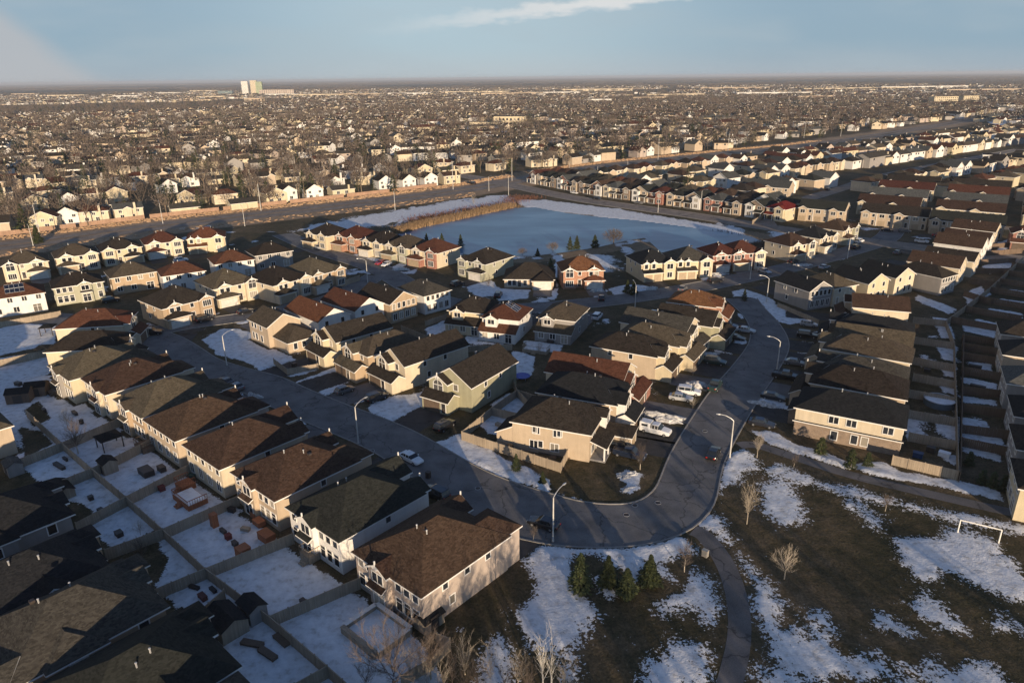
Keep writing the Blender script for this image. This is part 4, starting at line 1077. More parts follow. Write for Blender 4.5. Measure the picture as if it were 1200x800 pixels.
# ------------------------------------------------------------------ ground: one sheet, snow cover stored as a signed distance
SNOWW = []
SNOWP = [  # (polygon in photograph positions, raggedness in metres, bias)
    ([(603, 631), (640, 633), (700, 641), (745, 636), (775, 630), (800, 632), (812, 645), (790, 652), (775, 660), (797, 684), (775, 672), (752, 655), (742, 680), (733, 668), (700, 650), (672, 648), (665, 660), (668, 685), (685, 703), (697, 715), (690, 740), (670, 757), (640, 762), (615, 745), (607, 720), (625, 700), (628, 680), (615, 655)], .35, .1),
    ([(694, 676), (703, 676), (725, 695), (715, 702), (705, 695)], .2, 0),
    ([(768, 708), (785, 702), (800, 695), (812, 665), (830, 675), (842, 700), (842, 722), (828, 733), (818, 715), (800, 710), (782, 720)], .5, .1),
    ([(742, 812), (760, 775), (785, 755), (793, 742), (800, 752), (825, 755), (832, 780), (836, 812)], .6, -.3),
    ([(553, 812), (570, 760), (585, 745), (600, 770), (605, 812)], .5, 0),
    ([(660, 812), (664, 762), (670, 762), (674, 812)], .4, 0),
    ([(1040, 628), (1075, 628), (1110, 618), (1150, 628), (1175, 650), (1210, 668), (1210, 712), (1175, 705), (1140, 690), (1120, 675), (1100, 668), (1090, 690), (1120, 720), (1132, 742), (1105, 738), (1080, 722), (1062, 705), (1072, 680), (1058, 650)], 1.2, -.5),
    ([(885, 812), (893, 770), (885, 735), (905, 740), (930, 733), (935, 722), (960, 718), (975, 730), (990, 748), (1030, 758), (1075, 780), (1085, 812)], 1.6, -1.4),
    ([(880, 655), (895, 680), (908, 700), (915, 740), (900, 765), (880, 722)], 1.5, -.9),
    ([(1160, 715), (1210, 722), (1210, 745), (1170, 735)], 1.6, -.3), ([(1085, 770), (1160, 785), (1200, 812), (1100, 812)], 1.6, -.5),
    ([(1050, 735), (1075, 745), (1060, 755)], 1.2, -.4), ([(1025, 715), (1040, 722), (1032, 735)], 1.2, -.4),
    ([(846, 548), (858, 533), (872, 528), (885, 540), (886, 549), (872, 552), (864, 564), (852, 568), (842, 560)], .4, .1),
    ([(880, 504), (905, 507), (935, 522), (975, 533), (1000, 545), (992, 552), (955, 544), (925, 533), (902, 520)], .4, .15),
    ([(1000, 544), (1030, 541), (1062, 553), (1110, 562), (1150, 570), (1210, 584), (1210, 594), (1140, 578), (1080, 566), (1010, 553)], .4, .1),
    ([(896, 550), (915, 545), (950, 560), (1000, 573), (1060, 588), (1110, 600), (1150, 605), (1210, 618), (1210, 628), (1160, 618), (1100, 607), (1045, 592), (1000, 584), (960, 572), (915, 562)], .8, -.2),
    ([(888, 572), (905, 560), (928, 566), (946, 598), (944, 614), (922, 619), (900, 608), (890, 592)], .6, -.3),
    ([(995, 588), (1010, 593), (1035, 608), (1037, 621), (1018, 612)], .8, -.1),
    ([(808, 600), (830, 598), (847, 615), (856, 636), (840, 633), (818, 620)], .4, .1), ([(866, 650), (880, 662), (884, 672), (872, 664)], .3, 0),
    ([(838, 562), (847, 566), (826, 598), (820, 598)], .2, .2),
    ([(238, 398), (262, 384), (292, 388), (330, 412), (372, 434), (345, 441), (320, 441), (290, 425), (255, 415)], .4, .2),
    ([(347, 447), (400, 428), (424, 438), (385, 462), (362, 460)], .3, .2), ([(404, 470), (450, 453), (456, 457), (418, 474)], .2, .1),
    ([(432, 478), (460, 464), (523, 458), (520, 478), (490, 503), (445, 492)], .5, .2),
    ([(512, 519), (542, 508), (590, 538), (640, 562), (640, 580), (590, 562), (535, 542)], .7, .3), ([(640, 577), (700, 592), (728, 598), (720, 603), (670, 593), (640, 586)], .7, .1),
    ([(718, 558), (735, 550), (752, 556), (745, 566), (728, 563)], .3, .1), ([(725, 576), (738, 568), (748, 572), (740, 578)], .3, .1),
    ([(282, 458), (292, 457), (312, 470), (308, 476), (292, 472)], .2, .2), ([(335, 487), (350, 483), (378, 500), (362, 506)], .2, .2), ([(448, 545), (458, 545), (468, 556), (503, 568), (498, 574), (470, 570)], .2, .2),
    ([(858, 342), (872, 339), (905, 350), (910, 358), (898, 362), (882, 360), (862, 352)], .2, .2), ([(890, 362), (905, 358), (938, 370), (946, 377), (925, 380), (905, 374)], .2, .2),
    ([(903, 416), (912, 411), (952, 414), (948, 427), (908, 426)], .2, .2), ([(872, 482), (878, 470), (900, 464), (926, 474), (924, 486), (908, 492), (878, 488)], .2, .2),
    ([(925, 399), (960, 402), (958, 407), (926, 404)], .15, .1), ([(890, 453), (930, 457), (928, 464), (888, 461)], .15, .1), ([(897, 436), (912, 436), (910, 441), (896, 441)], .15, .1), ([(940, 388), (965, 389), (963, 396), (950, 394)], .15, .1),
    ([(848, 398), (870, 396), (878, 402), (860, 404)], .2, 0), ([(832, 410), (855, 412), (858, 421), (838, 422), (826, 415)], .3, .1), ([(838, 432), (842, 436), (832, 438)], .2, 0), ([(862, 366), (875, 370), (868, 374)], .2, 0),
    ([(-60, 393), (0, 385), (68, 372), (62, 403), (0, 416), (-60, 425)], .2, .3), ([(-60, 430), (0, 420), (56, 412), (62, 440), (40, 452), (0, 465), (-60, 470)], .3, .25),
    ([(167, 384), (200, 382), (212, 388), (175, 391)], .3, .1), ([(272, 378), (300, 365), (306, 369), (285, 381)], .3, 0), ([(325, 362), (348, 352), (352, 358), (335, 370)], .3, .1),
    # pond surroundings
    ([(340, 270), (370, 262), (410, 255), (450, 248), (500, 240), (545, 232), (600, 227), (607, 238), (585, 241), (545, 246), (505, 253), (470, 262), (425, 268), (380, 272)], 3.5, -2.2),
    ([(603, 234), (640, 235), (720, 245), (800, 258), (866, 268), (876, 279), (830, 273), (760, 263), (700, 253), (640, 246), (616, 243)], 1.2, .6), ([(905, 268), (925, 272), (918, 280), (902, 276)], 1.0, .1),
    ([(396, 300), (430, 296), (450, 303), (430, 310), (395, 306)], .6, .1), ([(457, 315), (470, 308), (490, 312), (484, 321), (462, 320)], .4, .3), ([(540, 333), (575, 328), (590, 345), (560, 348)], .5, .1), ([(575, 338), (620, 340), (618, 350), (585, 352)], .4, .2),
    ([(690, 345), (702, 334), (712, 341), (700, 350)], .4, .2), ([(712, 338), (740, 333), (772, 338), (768, 344), (720, 346)], .4, .2), ([(642, 338), (654, 338), (650, 352), (642, 350)], .3, .2), ([(822, 325), (845, 318), (858, 322), (850, 330), (828, 332)], .5, .2),
    ([(915, 315), (955, 306), (962, 310), (930, 318)], .4, .2), ([(962, 302), (985, 300), (990, 304), (968, 306)], .4, .2), ([(690, 298), (720, 300), (716, 312), (708, 318), (690, 318)], 1.0, .3), ([(650, 300), (660, 298), (662, 340), (650, 335)], .5, .1),
    # yards between the middle rows
    ([(545, 392), (600, 396), (598, 404), (548, 402)], .2, .3), ([(500, 384), (528, 374), (530, 384), (512, 392), (500, 392)], .3, .2), ([(615, 400), (660, 402), (655, 412), (620, 412)], .3, .2), ([(602, 412), (628, 418), (622, 440), (602, 445)], .3, .2),
    ([(575, 475), (585, 458), (628, 465), (626, 478), (600, 484)], .3, .2), ([(560, 492), (580, 484), (610, 492), (600, 514), (570, 508)], .4, .1),
    ([(1092, 371), (1110, 374), (1119, 397), (1104, 396), (1098, 384)], .2, .1), ([(1096, 402), (1120, 404), (1120, 423), (1106, 421)], .2, .2), ([(1098, 426), (1120, 430), (1120, 443), (1108, 440)], .2, .2), ([(1100, 448), (1121, 452), (1121, 463), (1108, 460)], .2, .2),
    ([(1096, 492), (1121, 496), (1121, 512), (1100, 508)], .2, .2), ([(1103, 532), (1122, 534), (1122, 546), (1106, 540)], .2, .1),
    ([(1165, 285), (1190, 278), (1196, 290), (1170, 294)], .6, .1), ([(1150, 312), (1180, 304), (1190, 312), (1160, 322)], .4, 0), ([(1128, 345), (1150, 335), (1160, 345), (1135, 358)], .4, 0),
    ([(1128, 380), (1186, 390), (1186, 400), (1130, 388)], .3, .2), ([(1135, 424), (1172, 428), (1170, 440), (1140, 436)], .3, .2), ([(1124, 441), (1168, 449), (1166, 456), (1126, 448)], .3, .1), ([(1124, 488), (1155, 494), (1160, 502), (1126, 497)], .2, .1),
    ([(1124, 505), (1195, 518), (1195, 525), (1126, 513)], .3, .1), ([(1128, 522), (1190, 534), (1190, 545), (1130, 530)], .3, .1), ([(1124, 464), (1175, 470), (1175, 476), (1126, 471)], .3, .1), ([(1075, 345), (1120, 362), (1112, 368), (1074, 352)], .3, .2),
]
for i in range(8):
    a = (116 + i * 8.6, 169.5 + i * 9.0); d1, d2 = (.72, -.69), (.69, .72)
    SNOWW.append(([(a[0] + d1[0] * u_ + d2[0] * v_, a[1] + d1[1] * u_ + d2[1] * v_) for u_, v_ in ((.5, 1.2), (8 + i % 3, 1.8), (7 + i % 2, 5.5 + i % 3), (1, 6))], .5, .1))
YARDS = W2([(45, 440), (120, 470), (175, 505), (230, 550), (290, 590), (345, 640), (420, 700), (500, 760), (520, 812), (300, 812), (230, 730), (140, 650), (70, 585), (10, 530), (-40, 470)])
BARE = [W2(p) for p in [[(40, 585), (95, 590), (110, 600), (104, 612), (85, 625), (60, 610)], [(135, 650), (180, 622), (197, 655), (185, 680), (170, 695), (150, 690)], [(28, 480), (45, 470), (60, 490), (40, 500)],
                        [(290, 590), (345, 632), (420, 690), (418, 697), (350, 652), (285, 600)], [(20, 500), (50, 505), (62, 520), (30, 535)], [(150, 480), (190, 505), (230, 545), (224, 549), (180, 520)], [(90, 668), (125, 640), (140, 655), (115, 690)]]]
DRYP = [(offset(B_, 16), 9.0), (offset(B_, -15), 7.0), (offset(B_, 0), 2.0)]
xs = np.unique(np.concatenate([np.arange(-130, 135, .55), 135 + np.cumsum(.6 * 1.035 ** np.arange(190)), -130 - np.cumsum(.6 * 1.035 ** np.arange(190)), [-90000., 90000.]]))
ys = np.unique(np.concatenate([np.arange(46, 210, .6), 210 + np.cumsum(.7 * 1.018 ** np.arange(270)), 46 - np.cumsum(2. * 1.3 ** np.arange(16)), [110000.]]))
X, Y = np.meshgrid(xs, ys)
def vnoise(X, Y, s, seed):
    r = np.random.default_rng(seed).random((256, 256))
    u, v = X / s, Y / s; i, j = np.floor(u).astype(int), np.floor(v).astype(int); a, b = u - i, v - j
    a, b = a * a * (3 - 2 * a), b * b * (3 - 2 * b)
    g = lambda p, q: r[p % 256, q % 256]
    return g(i, j) * (1 - a) * (1 - b) + g(i + 1, j) * a * (1 - b) + g(i, j + 1) * (1 - a) * b + g(i + 1, j + 1) * a * b
n3, n1_, n8, n30 = vnoise(X, Y, 3.1, 1) - .5, vnoise(X, Y, 1.3, 2) - .5, vnoise(X, Y, 8.5, 3) - .5, vnoise(X, Y, 31, 4) - .5
base = -1.25 + 2.8 * n8 + 1.6 * n3 + 1.2 * n30
park = poly_sd(X, Y, W2([(600, 625), (812, 625), (842, 560), (860, 520), (1210, 600), (1210, 830), (520, 830)]))
base = np.where(park > -1, base - 1.5, base)
farm = np.clip((np.hypot(X, Y) - 330) / 60, 0, 1)
base = base * (1 - farm) + farm * (-2.6 + 2.5 * n30 + 1.6 * n8)
snow = base
ysd = poly_sd(X, Y, YARDS)
snow = np.maximum(snow, np.minimum(ysd + .5, 1.1) + .7 * n8 + .5 * n3 - .15)
for b_ in BARE: snow = np.minimum(snow, -poly_sd(X, Y, b_) + .5 * n3)
for pl, rag, bias in SNOWP + SNOWW:
    w_ = pl if (pl, rag, bias) in SNOWW else W2(pl)
    x0, x1 = min(p[0] for p in w_) - 6, max(p[0] for p in w_) + 6; y0, y1 = min(p[1] for p in w_) - 6, max(p[1] for p in w_) + 6
    ii = np.searchsorted(xs, [x0, x1]); jj = np.searchsorted(ys, [y0, y1]); S = np.s_[jj[0]:jj[1], ii[0]:ii[1]]
    if X[S].size == 0: continue
    sd = poly_sd(X[S], Y[S], w_) + bias + 2.2 * rag * n3[S] + 1.2 * rag * n1_[S]
    snow[S] = np.maximum(snow[S], sd)
nearm = (np.abs(X) < 240) & (Y > 40) & (Y < 420)
rd = np.full(X.shape, 50.0); rd[nearm] = road_sd(X[nearm], Y[nearm])
snow = np.where(rd < 1.2, np.minimum(snow, (rd - .25) * 1.2), snow)
solid = np.full(X.shape, -50.0)
for h in HOUSES:
    (A, th) = h.world
    if abs(A[0]) > 230 or A[1] > 360 or A[1] < 40: continue
    c_, s_ = math.cos(R(th)), math.sin(R(th))
    ii = np.searchsorted(xs, [A[0] - 30, A[0] + 30]); jj = np.searchsorted(ys, [A[1] - 30, A[1] + 30]); S = np.s_[jj[0]:jj[1], ii[0]:ii[1]]
    lx = (X[S] - A[0]) * c_ + (Y[S] - A[1]) * s_; ly = -(X[S] - A[0]) * s_ + (Y[S] - A[1]) * c_
    for (a, b, c, e_) in h.foot:
        sd = np.minimum(np.minimum(lx - a, c - lx), np.minimum(ly - b, e_ - ly))
        solid[S] = np.maximum(solid[S], sd)
for q in DRIVES:
    x0, x1 = min(p[0] for p in q) - 2, max(p[0] for p in q) + 2; y0, y1 = min(p[1] for p in q) - 2, max(p[1] for p in q) + 2
    ii = np.searchsorted(xs, [x0, x1]); jj = np.searchsorted(ys, [y0, y1]); S = np.s_[jj[0]:jj[1], ii[0]:ii[1]]
    if X[S].size: solid[S] = np.maximum(solid[S], poly_sd(X[S], Y[S], q))
snow = np.where(solid > -.8, np.minimum(snow, -solid - .25), snow)
psd = np.full(X.shape, -50.0); pn = (X > -80) & (X < 130) & (Y > 200) & (Y < 400)
psd[pn] = poly_sd(X[pn], Y[pn], POND)
snow = np.clip(snow, -3, 3)
dry = np.zeros(X.shape)
bm_ = (np.hypot(X, Y) < 1500) & (Y > 100)
dsum = np.full(X.shape, 1e9)
for ln_, w_ in DRYP:
    for a, b in zip(ln_[:-1:3], ln_[3::3]):
        if math.hypot(*a) > 1500: break
        dsum[bm_] = np.minimum(dsum[bm_], seg_dist(X[bm_], Y[bm_], a[0], a[1], b[0], b[1]) - w_)
dry = np.clip(.5 - dsum * .4 + n8, 0, 1)
dry = np.maximum(dry, np.clip((psd > -9) * .5, 0, 1))
Z = np.zeros(X.shape)
cov = np.clip((snow + .1) / .6, 0, 1)
cov[(rd < .5) | (solid > -.6)] = 0
pile = np.clip((n3 + .2) * 1.4, 0, 1) * np.clip((3.0 - rd) / 2.0, 0, 1)
Z += cov * (.10 + .10 * n3 + .08 * n1_ + .35 * pile) * (np.hypot(X, Y) < 400)
Z += np.where((park > 2) & (rd > 2.0), .25 * np.clip(park - 2, 0, 6) / 6 * (n8 + .3), 0)
Z = np.where((rd < .6) | (solid > -.6), np.minimum(Z, -.004), Z)
Z = np.where(psd > 1.0, -.3, Z)
nv, nx, ny = X.size, len(xs), len(ys)
me = bpy.data.meshes.new('ground')
me.vertices.add(nv); me.vertices.foreach_set('co', np.stack([X.ravel(), Y.ravel(), Z.ravel()], 1).ravel().astype(np.float32))
idx = np.arange(nv).reshape(ny, nx)
quads = np.stack([idx[:-1, :-1], idx[:-1, 1:], idx[1:, 1:], idx[1:, :-1]], -1).reshape(-1, 4)
me.loops.add(quads.size); me.loops.foreach_set('vertex_index', quads.ravel().astype(np.int32))
me.polygons.add(len(quads)); me.polygons.foreach_set('loop_start', (np.arange(len(quads)) * 4).astype(np.int32))
me.polygons.foreach_set('loop_total', np.full(len(quads), 4, np.int32))
me.polygons.foreach_set('use_smooth', np.ones(len(quads), bool))
me.update(calc_edges=True)
a = me.attributes.new('snow', 'FLOAT', 'POINT'); a.data.foreach_set('value', snow.ravel().astype(np.float32))
rag_ = np.clip(park / 3, 0, 1) * 1.0
for pl, rag, bias in SNOWP:
    if rag >= 1.0:
        w_ = W2(pl); x0, x1 = min(p[0] for p in w_) - 6, max(p[0] for p in w_) + 6; y0, y1 = min(p[1] for p in w_) - 6, max(p[1] for p in w_) + 6
        S = np.s_[np.searchsorted(ys, y0):np.searchsorted(ys, y1), np.searchsorted(xs, x0):np.searchsorted(xs, x1)]
        rag_[S] = np.maximum(rag_[S], np.clip(1 + poly_sd(X[S], Y[S], w_) / 3, 0, 1))
lawn = poly_sd(X, Y, W2([(600, 628), (700, 636), (812, 628), (812, 700), (700, 720), (600, 750)])); rag_ = np.where(lawn > 0, rag_ * .35, rag_)
a = me.attributes.new('rag', 'FLOAT', 'POINT'); a.data.foreach_set('value', rag_.ravel().astype(np.float32))
a = me.attributes.new('far', 'FLOAT', 'POINT'); a.data.foreach_set('value', dry.ravel().astype(np.float32))
me.materials.append(GROUND)
tag(link('ground', me), None, None, kind='structure')

# ------------------------------------------------------------------ fences
PANEL = {}
def fence(p, q, label, group, h=1.85, mat=None, top=True):
    """p, q: world ends; boards as one panel mesh, each post a part"""
    mat = mat or FENCE
    L_ = math.hypot(q[0] - p[0], q[1] - p[1]); an = math.atan2(q[1] - p[1], q[0] - p[0])
    r = thing('fence', (p[0], p[1], 0), an, label, 'fence', group)
    n = max(1, round(L_ / 2.4)); s_ = L_ / n
    mb = MB()
    k = max(2, int(L_ / .3))
    for i in range(k):
        x0, x1 = L_ * i / k, L_ * (i + 1) / k - .012
        mb.box(x0, x1, -.02 + (.012 if i % 2 else 0), .012 + (.012 if i % 2 else 0), .05, h - .12 + random.uniform(-.012, .012), mat)
    mb.box(0, L_, -.05, .055, h - .12, h - .05, mat); mb.box(0, L_, .03, .07, .4, .5, mat)
    part('board_panel', mb, r)
    key = (round(h, 2), mat.name)
    if key not in PANEL:
        m = MB(); m.box(-.06, .06, -.065, .065, 0, h + .03, mat); m.box(-.08, .08, -.085, .085, h + .03, h + .07, mat); PANEL[key] = m.mesh('post')
    for i in range(n + 1): link('post', PANEL[key], r, (i * s_, 0, 0))
    return r
FT = 1.85
def fpx(line, label, group, **k):
    P = [G(x, y, FT) for x, y in line]
    for i, (a, b) in enumerate(zip(P, P[1:])):
        if len(P) > 2: lb = label + ', %s stretch from its %s end' % (ordinal(i), 'left')
        else: lb = label
        fence(a, b, lb, group, **k)
GF = 'fences of the left yards'
fpx([(30, 480), (72, 518), (107, 548), (147, 581), (190, 619), (240, 665), (315, 721), (383, 779)], 'tan board fence running between the two rows of yards', GF)
for ln_, lb in [([(72, 518), (135, 491), (172, 474)], 'tan board fence between two snowy yards above the gazebo'), ([(107, 548), (186, 509)], 'tan board fence beside the shed and gazebo'),
                ([(147, 581), (226, 541)], 'tan board fence below the dark patio furniture'), ([(190, 619), (279, 580)], 'tan board fence below the raised cedar deck'),
                ([(240, 665), (343, 624)], 'half sunlit fence below the orange furniture yard'), ([(315, 721), (421, 676)], 'sunlit fence beside the raised garden frame'),
                ([(18, 463), (60, 446), (92, 436)], 'tan board fence beside the curved snow bed'),
                ([(72, 518), (12, 541)], 'shaded fence under the dark bare yard'), ([(107, 548), (45, 572)], 'shaded fence below the black bench yard'), ([(147, 581), (88, 612)], 'shaded fence above the bare brown yard'),
                ([(190, 619), (122, 643)], 'shaded fence with sunlit tips above the oval snow patch'), ([(240, 665), (180, 690)], 'shaded fence below the oval snow patch'), ([(262, 690), (225, 722)], 'short shaded fence beside the blue-black shed'),
                ([(383, 779), (345, 800)], 'sunlit fence corner at the bottom edge'), ([(383, 779), (420, 812)], 'sunlit fence turning down at the bottom edge'),
                ([(527, 747), (505, 770), (470, 790)], 'weathered fence behind the big bare tree'), ([(527, 747), (512, 741)], 'short weathered fence at the corner of the brick-backed house')]:
    fpx(ln_, lb, GF)
fpx([(-40, 381), (0, 376), (70, 363)], 'low tan fence with snow caps above the big white yard', GF, h=1.6); fpx([(-30, 428), (60, 408)], 'shaded fence between the two big white yards', GF)
GM = 'fences around the middle block corner yards'
fpx([(541, 505), (657, 542)], 'long sunlit fence along the bend of the street', GM); fpx([(657, 542), (668, 521)], 'short end of the long sunlit fence', GM)
fpx([(541, 505), (576, 477)], 'sunlit fence facing the left street beside the corner yard', GM); fpx([(576, 477), (622, 487)], 'shaded fence across the corner yard', GM); fpx([(576, 477), (606, 456)], 'shaded fence along the wall of the olive house', GM)
fpx([(606, 456), (628, 463)], 'short shaded fence behind the olive house', GM); fpx([(320, 418), (336, 430), (372, 424)], 'low fence around the corner house garden', GM, h=1.5)
fpx([(498, 375), (524, 366)], 'fence behind the grey-brown roofed house', GM, h=1.6); fpx([(500, 392), (470, 380)], 'fence across the back of the tan narrow house', GM, h=1.6)
fpx([(628, 478), (606, 456), (600, 440)], 'fence beside the blue trampoline', GM); fpx([(546, 404), (600, 402)], 'fence along the white yard behind the solar roof', GM, h=1.6)
GR = 'fences of the right block'
for y0, y1, lb in [(371, 375, 'topmost'), (394, 401, 'second'), (418, 427, 'third'), (437, 446, 'fourth'), (456, 465, 'fifth'), (480, 489, 'sixth, below the round pool'), (506, 516, 'seventh, half sunlit')]:
    fpx([(1071 if y0 < 450 else 1066, y0), ({371: 1109, 394: 1119}.get(y0, 1121), y1)], 'board fence between right block yards, %s' % lb, GR)
fpx([(1047, 533), (1124, 551)], 'sunlit tan board fence beside the park path', GR)
fpx([(1109, 375), (1119, 401), (1121, 465), (1124, 551)], 'dark fence line closing the right block yards', GR)
fpx([(1109, 375), (1160, 337), (1200, 300)], 'dark diagonal fence running to the right edge', GR)
for i in range(7):
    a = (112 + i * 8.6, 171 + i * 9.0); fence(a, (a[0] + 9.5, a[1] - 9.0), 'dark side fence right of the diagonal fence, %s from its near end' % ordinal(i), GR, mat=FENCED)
for y0, y1, lb in [(373, 383, 'highest'), (392, 398, 'second'), (401, 410, 'third'), (412, 421, 'fourth'), (429, 438, 'fifth'), (452, 458, 'sixth'), (472, 480, 'seventh'), (497, 504, 'eighth'), (512, 524, 'lowest')]:
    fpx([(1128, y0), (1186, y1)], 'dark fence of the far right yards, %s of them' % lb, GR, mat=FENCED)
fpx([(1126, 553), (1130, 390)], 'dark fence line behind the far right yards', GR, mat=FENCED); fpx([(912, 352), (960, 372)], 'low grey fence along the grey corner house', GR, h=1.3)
for y0, y1, lb in [(352, 372, 'lowest'), (338, 352, 'second'), (326, 336, 'third'), (316, 324, 'fourth'), (306, 313, 'fifth'), (298, 304, 'topmost')]:
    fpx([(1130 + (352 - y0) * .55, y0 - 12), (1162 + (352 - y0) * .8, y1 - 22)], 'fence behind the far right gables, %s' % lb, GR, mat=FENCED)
fpx([(882, 258), (897, 250), (918, 238)], 'cream fence on the corner of the side road', GR, mat=FENCE); fpx([(470, 337), (494, 330)] if False else [(404, 328), (421, 322)], 'white fence beside the large tan hip house', GM)

# ------------------------------------------------------------------ snow heaps with real thickness
DSNOW = mat_plain('dirty_snow', (.50, .49, .47), .9, .2, var=.45, scale=2.2)
def snow_heap(x, y, rx_, ry_, hz, rot, seed, label):
    rg = np.random.default_rng(seed); mb = MB(); n, m_ = 30, 9; hz *= .85
    ring = []
    ph = rg.random(6) * 6.28
    for j in range(m_ + 1):
        t = j / m_; rr = math.cos(t * math.pi / 2) ** .8 if j < m_ else 0; z = hz * math.sin(t * math.pi / 2)
        row = []
        for i in range(n):
            a_ = 2 * math.pi * i / n; k = 1 + .20 * math.sin(3 * a_ + ph[0]) + .15 * math.sin(5 * a_ + ph[1] + t * 3) + .10 * math.sin(9 * a_ + ph[3]) + .07 * rg.normal()
            row.append((rx_ * rr * k * math.cos(a_), ry_ * rr * k * math.sin(a_), z * (1 + .22 * math.sin(2 * a_ + ph[2])) + hz * .10 * rg.normal() * (j > 0) - .05))
        ring.append(row)
    base_ = 0
    vs = [p for row in ring for p in row]
    mb.v = vs
    for j in range(m_):
        for i in range(n):
            mb.f.append((j * n + i, j * n + (i + 1) % n, (j + 1) * n + (i + 1) % n, (j + 1) * n + i)); mb.m.append(mb.slot(DSNOW))
    me_ = mb.mesh('snow_heap'); o = link('snow_heap', me_, None, (x, y, 0), rot); tag(o, label, 'snow heap', 'ploughed snow heaps')
for i, (p, a, b, hz, rt, lb) in enumerate([((779, 490), 3.7, 1.6, .9, -.45, 'long dirty snow heap beside the white work van'), ((816, 452), 2.3, 1.2, 1.0, -.3, 'snow heap behind the two white cars'), ((735, 557), 1.9, .9, .5, .3, 'small snow heap on the corner lawn'),
        ((737, 573), 1.3, .7, .35, .4, 'smaller snow lump nearest the kerb bend'), ((192, 462) if False else (298, 465), 1.9, 1.1, .7, -.7, 'snow heap at the end of a left row driveway'), ((700, 341), 2.0, 1.2, .8, .2, 'pointed snow heap before the orange house'),
        ((762, 339), 2.2, 1.1, .9, .2, 'snow heap before the twin garage doors'), ((896, 474), 2.6, 1.1, .6, -.5, 'snow heap beside the driveway nearest the park path'), ((830, 415), 2.4, 1.1, .5, -.3, 'thin snow heap on the driveway facing right'),
        ((470, 316), 3.0, 1.4, .8, 0, 'round snow heap on the pond street'), ((210, 350), 2.2, 1.3, .8, 0, 'snow heap behind the left bend driveways'), ((843, 322), 2.8, 1.2, .7, .2, 'snow heap before the brick houses'),
        ((508, 446) if False else (514, 460), 3.2, .8, .6, .7, 'narrow snow ridge beside the olive house driveway'), ((1001, 243) if False else (941, 311), 2.8, 1.1, .6, 0, 'low snow heap near the cul-de-sac')]):
    x, y = G(*p); snow_heap(x, y, a, b, hz, rt, 100 + i, lb)

# ------------------------------------------------------------------ cars
PAINTS = {}
def car_paint(c):
    k = 'paint_%d_%d_%d' % tuple(int(x * 99) for x in c)
    if k in MATS: return MATS[k]
    m = mat_plain(k, c, .32, .5, var=.06); m.node_tree.nodes['Principled BSDF'].inputs['Coat Weight'].default_value = .5
    return m
TYRE = mat_plain('tyre_rubber', (.02, .02, .02), .9); RIM = mat_plain('wheel_rim', (.35, .35, .36), .4, .5, .6)
CGL = mat_plain('car_glass', (.018, .022, .028), .08, .7, var=.02)
HL = mat_plain('headlight_glass', (.75, .75, .72), .2, .6); TL = mat_plain('tail_light_red', (.45, .02, .015), .3, .6)
def loft(mb, st, mat):
    """st: list of (x, list of (y, z)) cross sections, joined in order"""
    n = len(st[0][1]); i0 = len(mb.v); k = mb.slot(mat)
    for x, sec in st: mb.v += [(x, y, z) for y, z in sec]
    for j in range(len(st) - 1):
        for i in range(n):
            a, b = i0 + j * n + i, i0 + j * n + (i + 1) % n
            mb.f.append((a, b, b + n, a + n)); mb.m.append(k)
    mb.f.append(tuple(i0 + i for i in range(n))[::-1]); mb.m.append(k)
    e = i0 + (len(st) - 1) * n; mb.f.append(tuple(e + i for i in range(n))); mb.m.append(k)
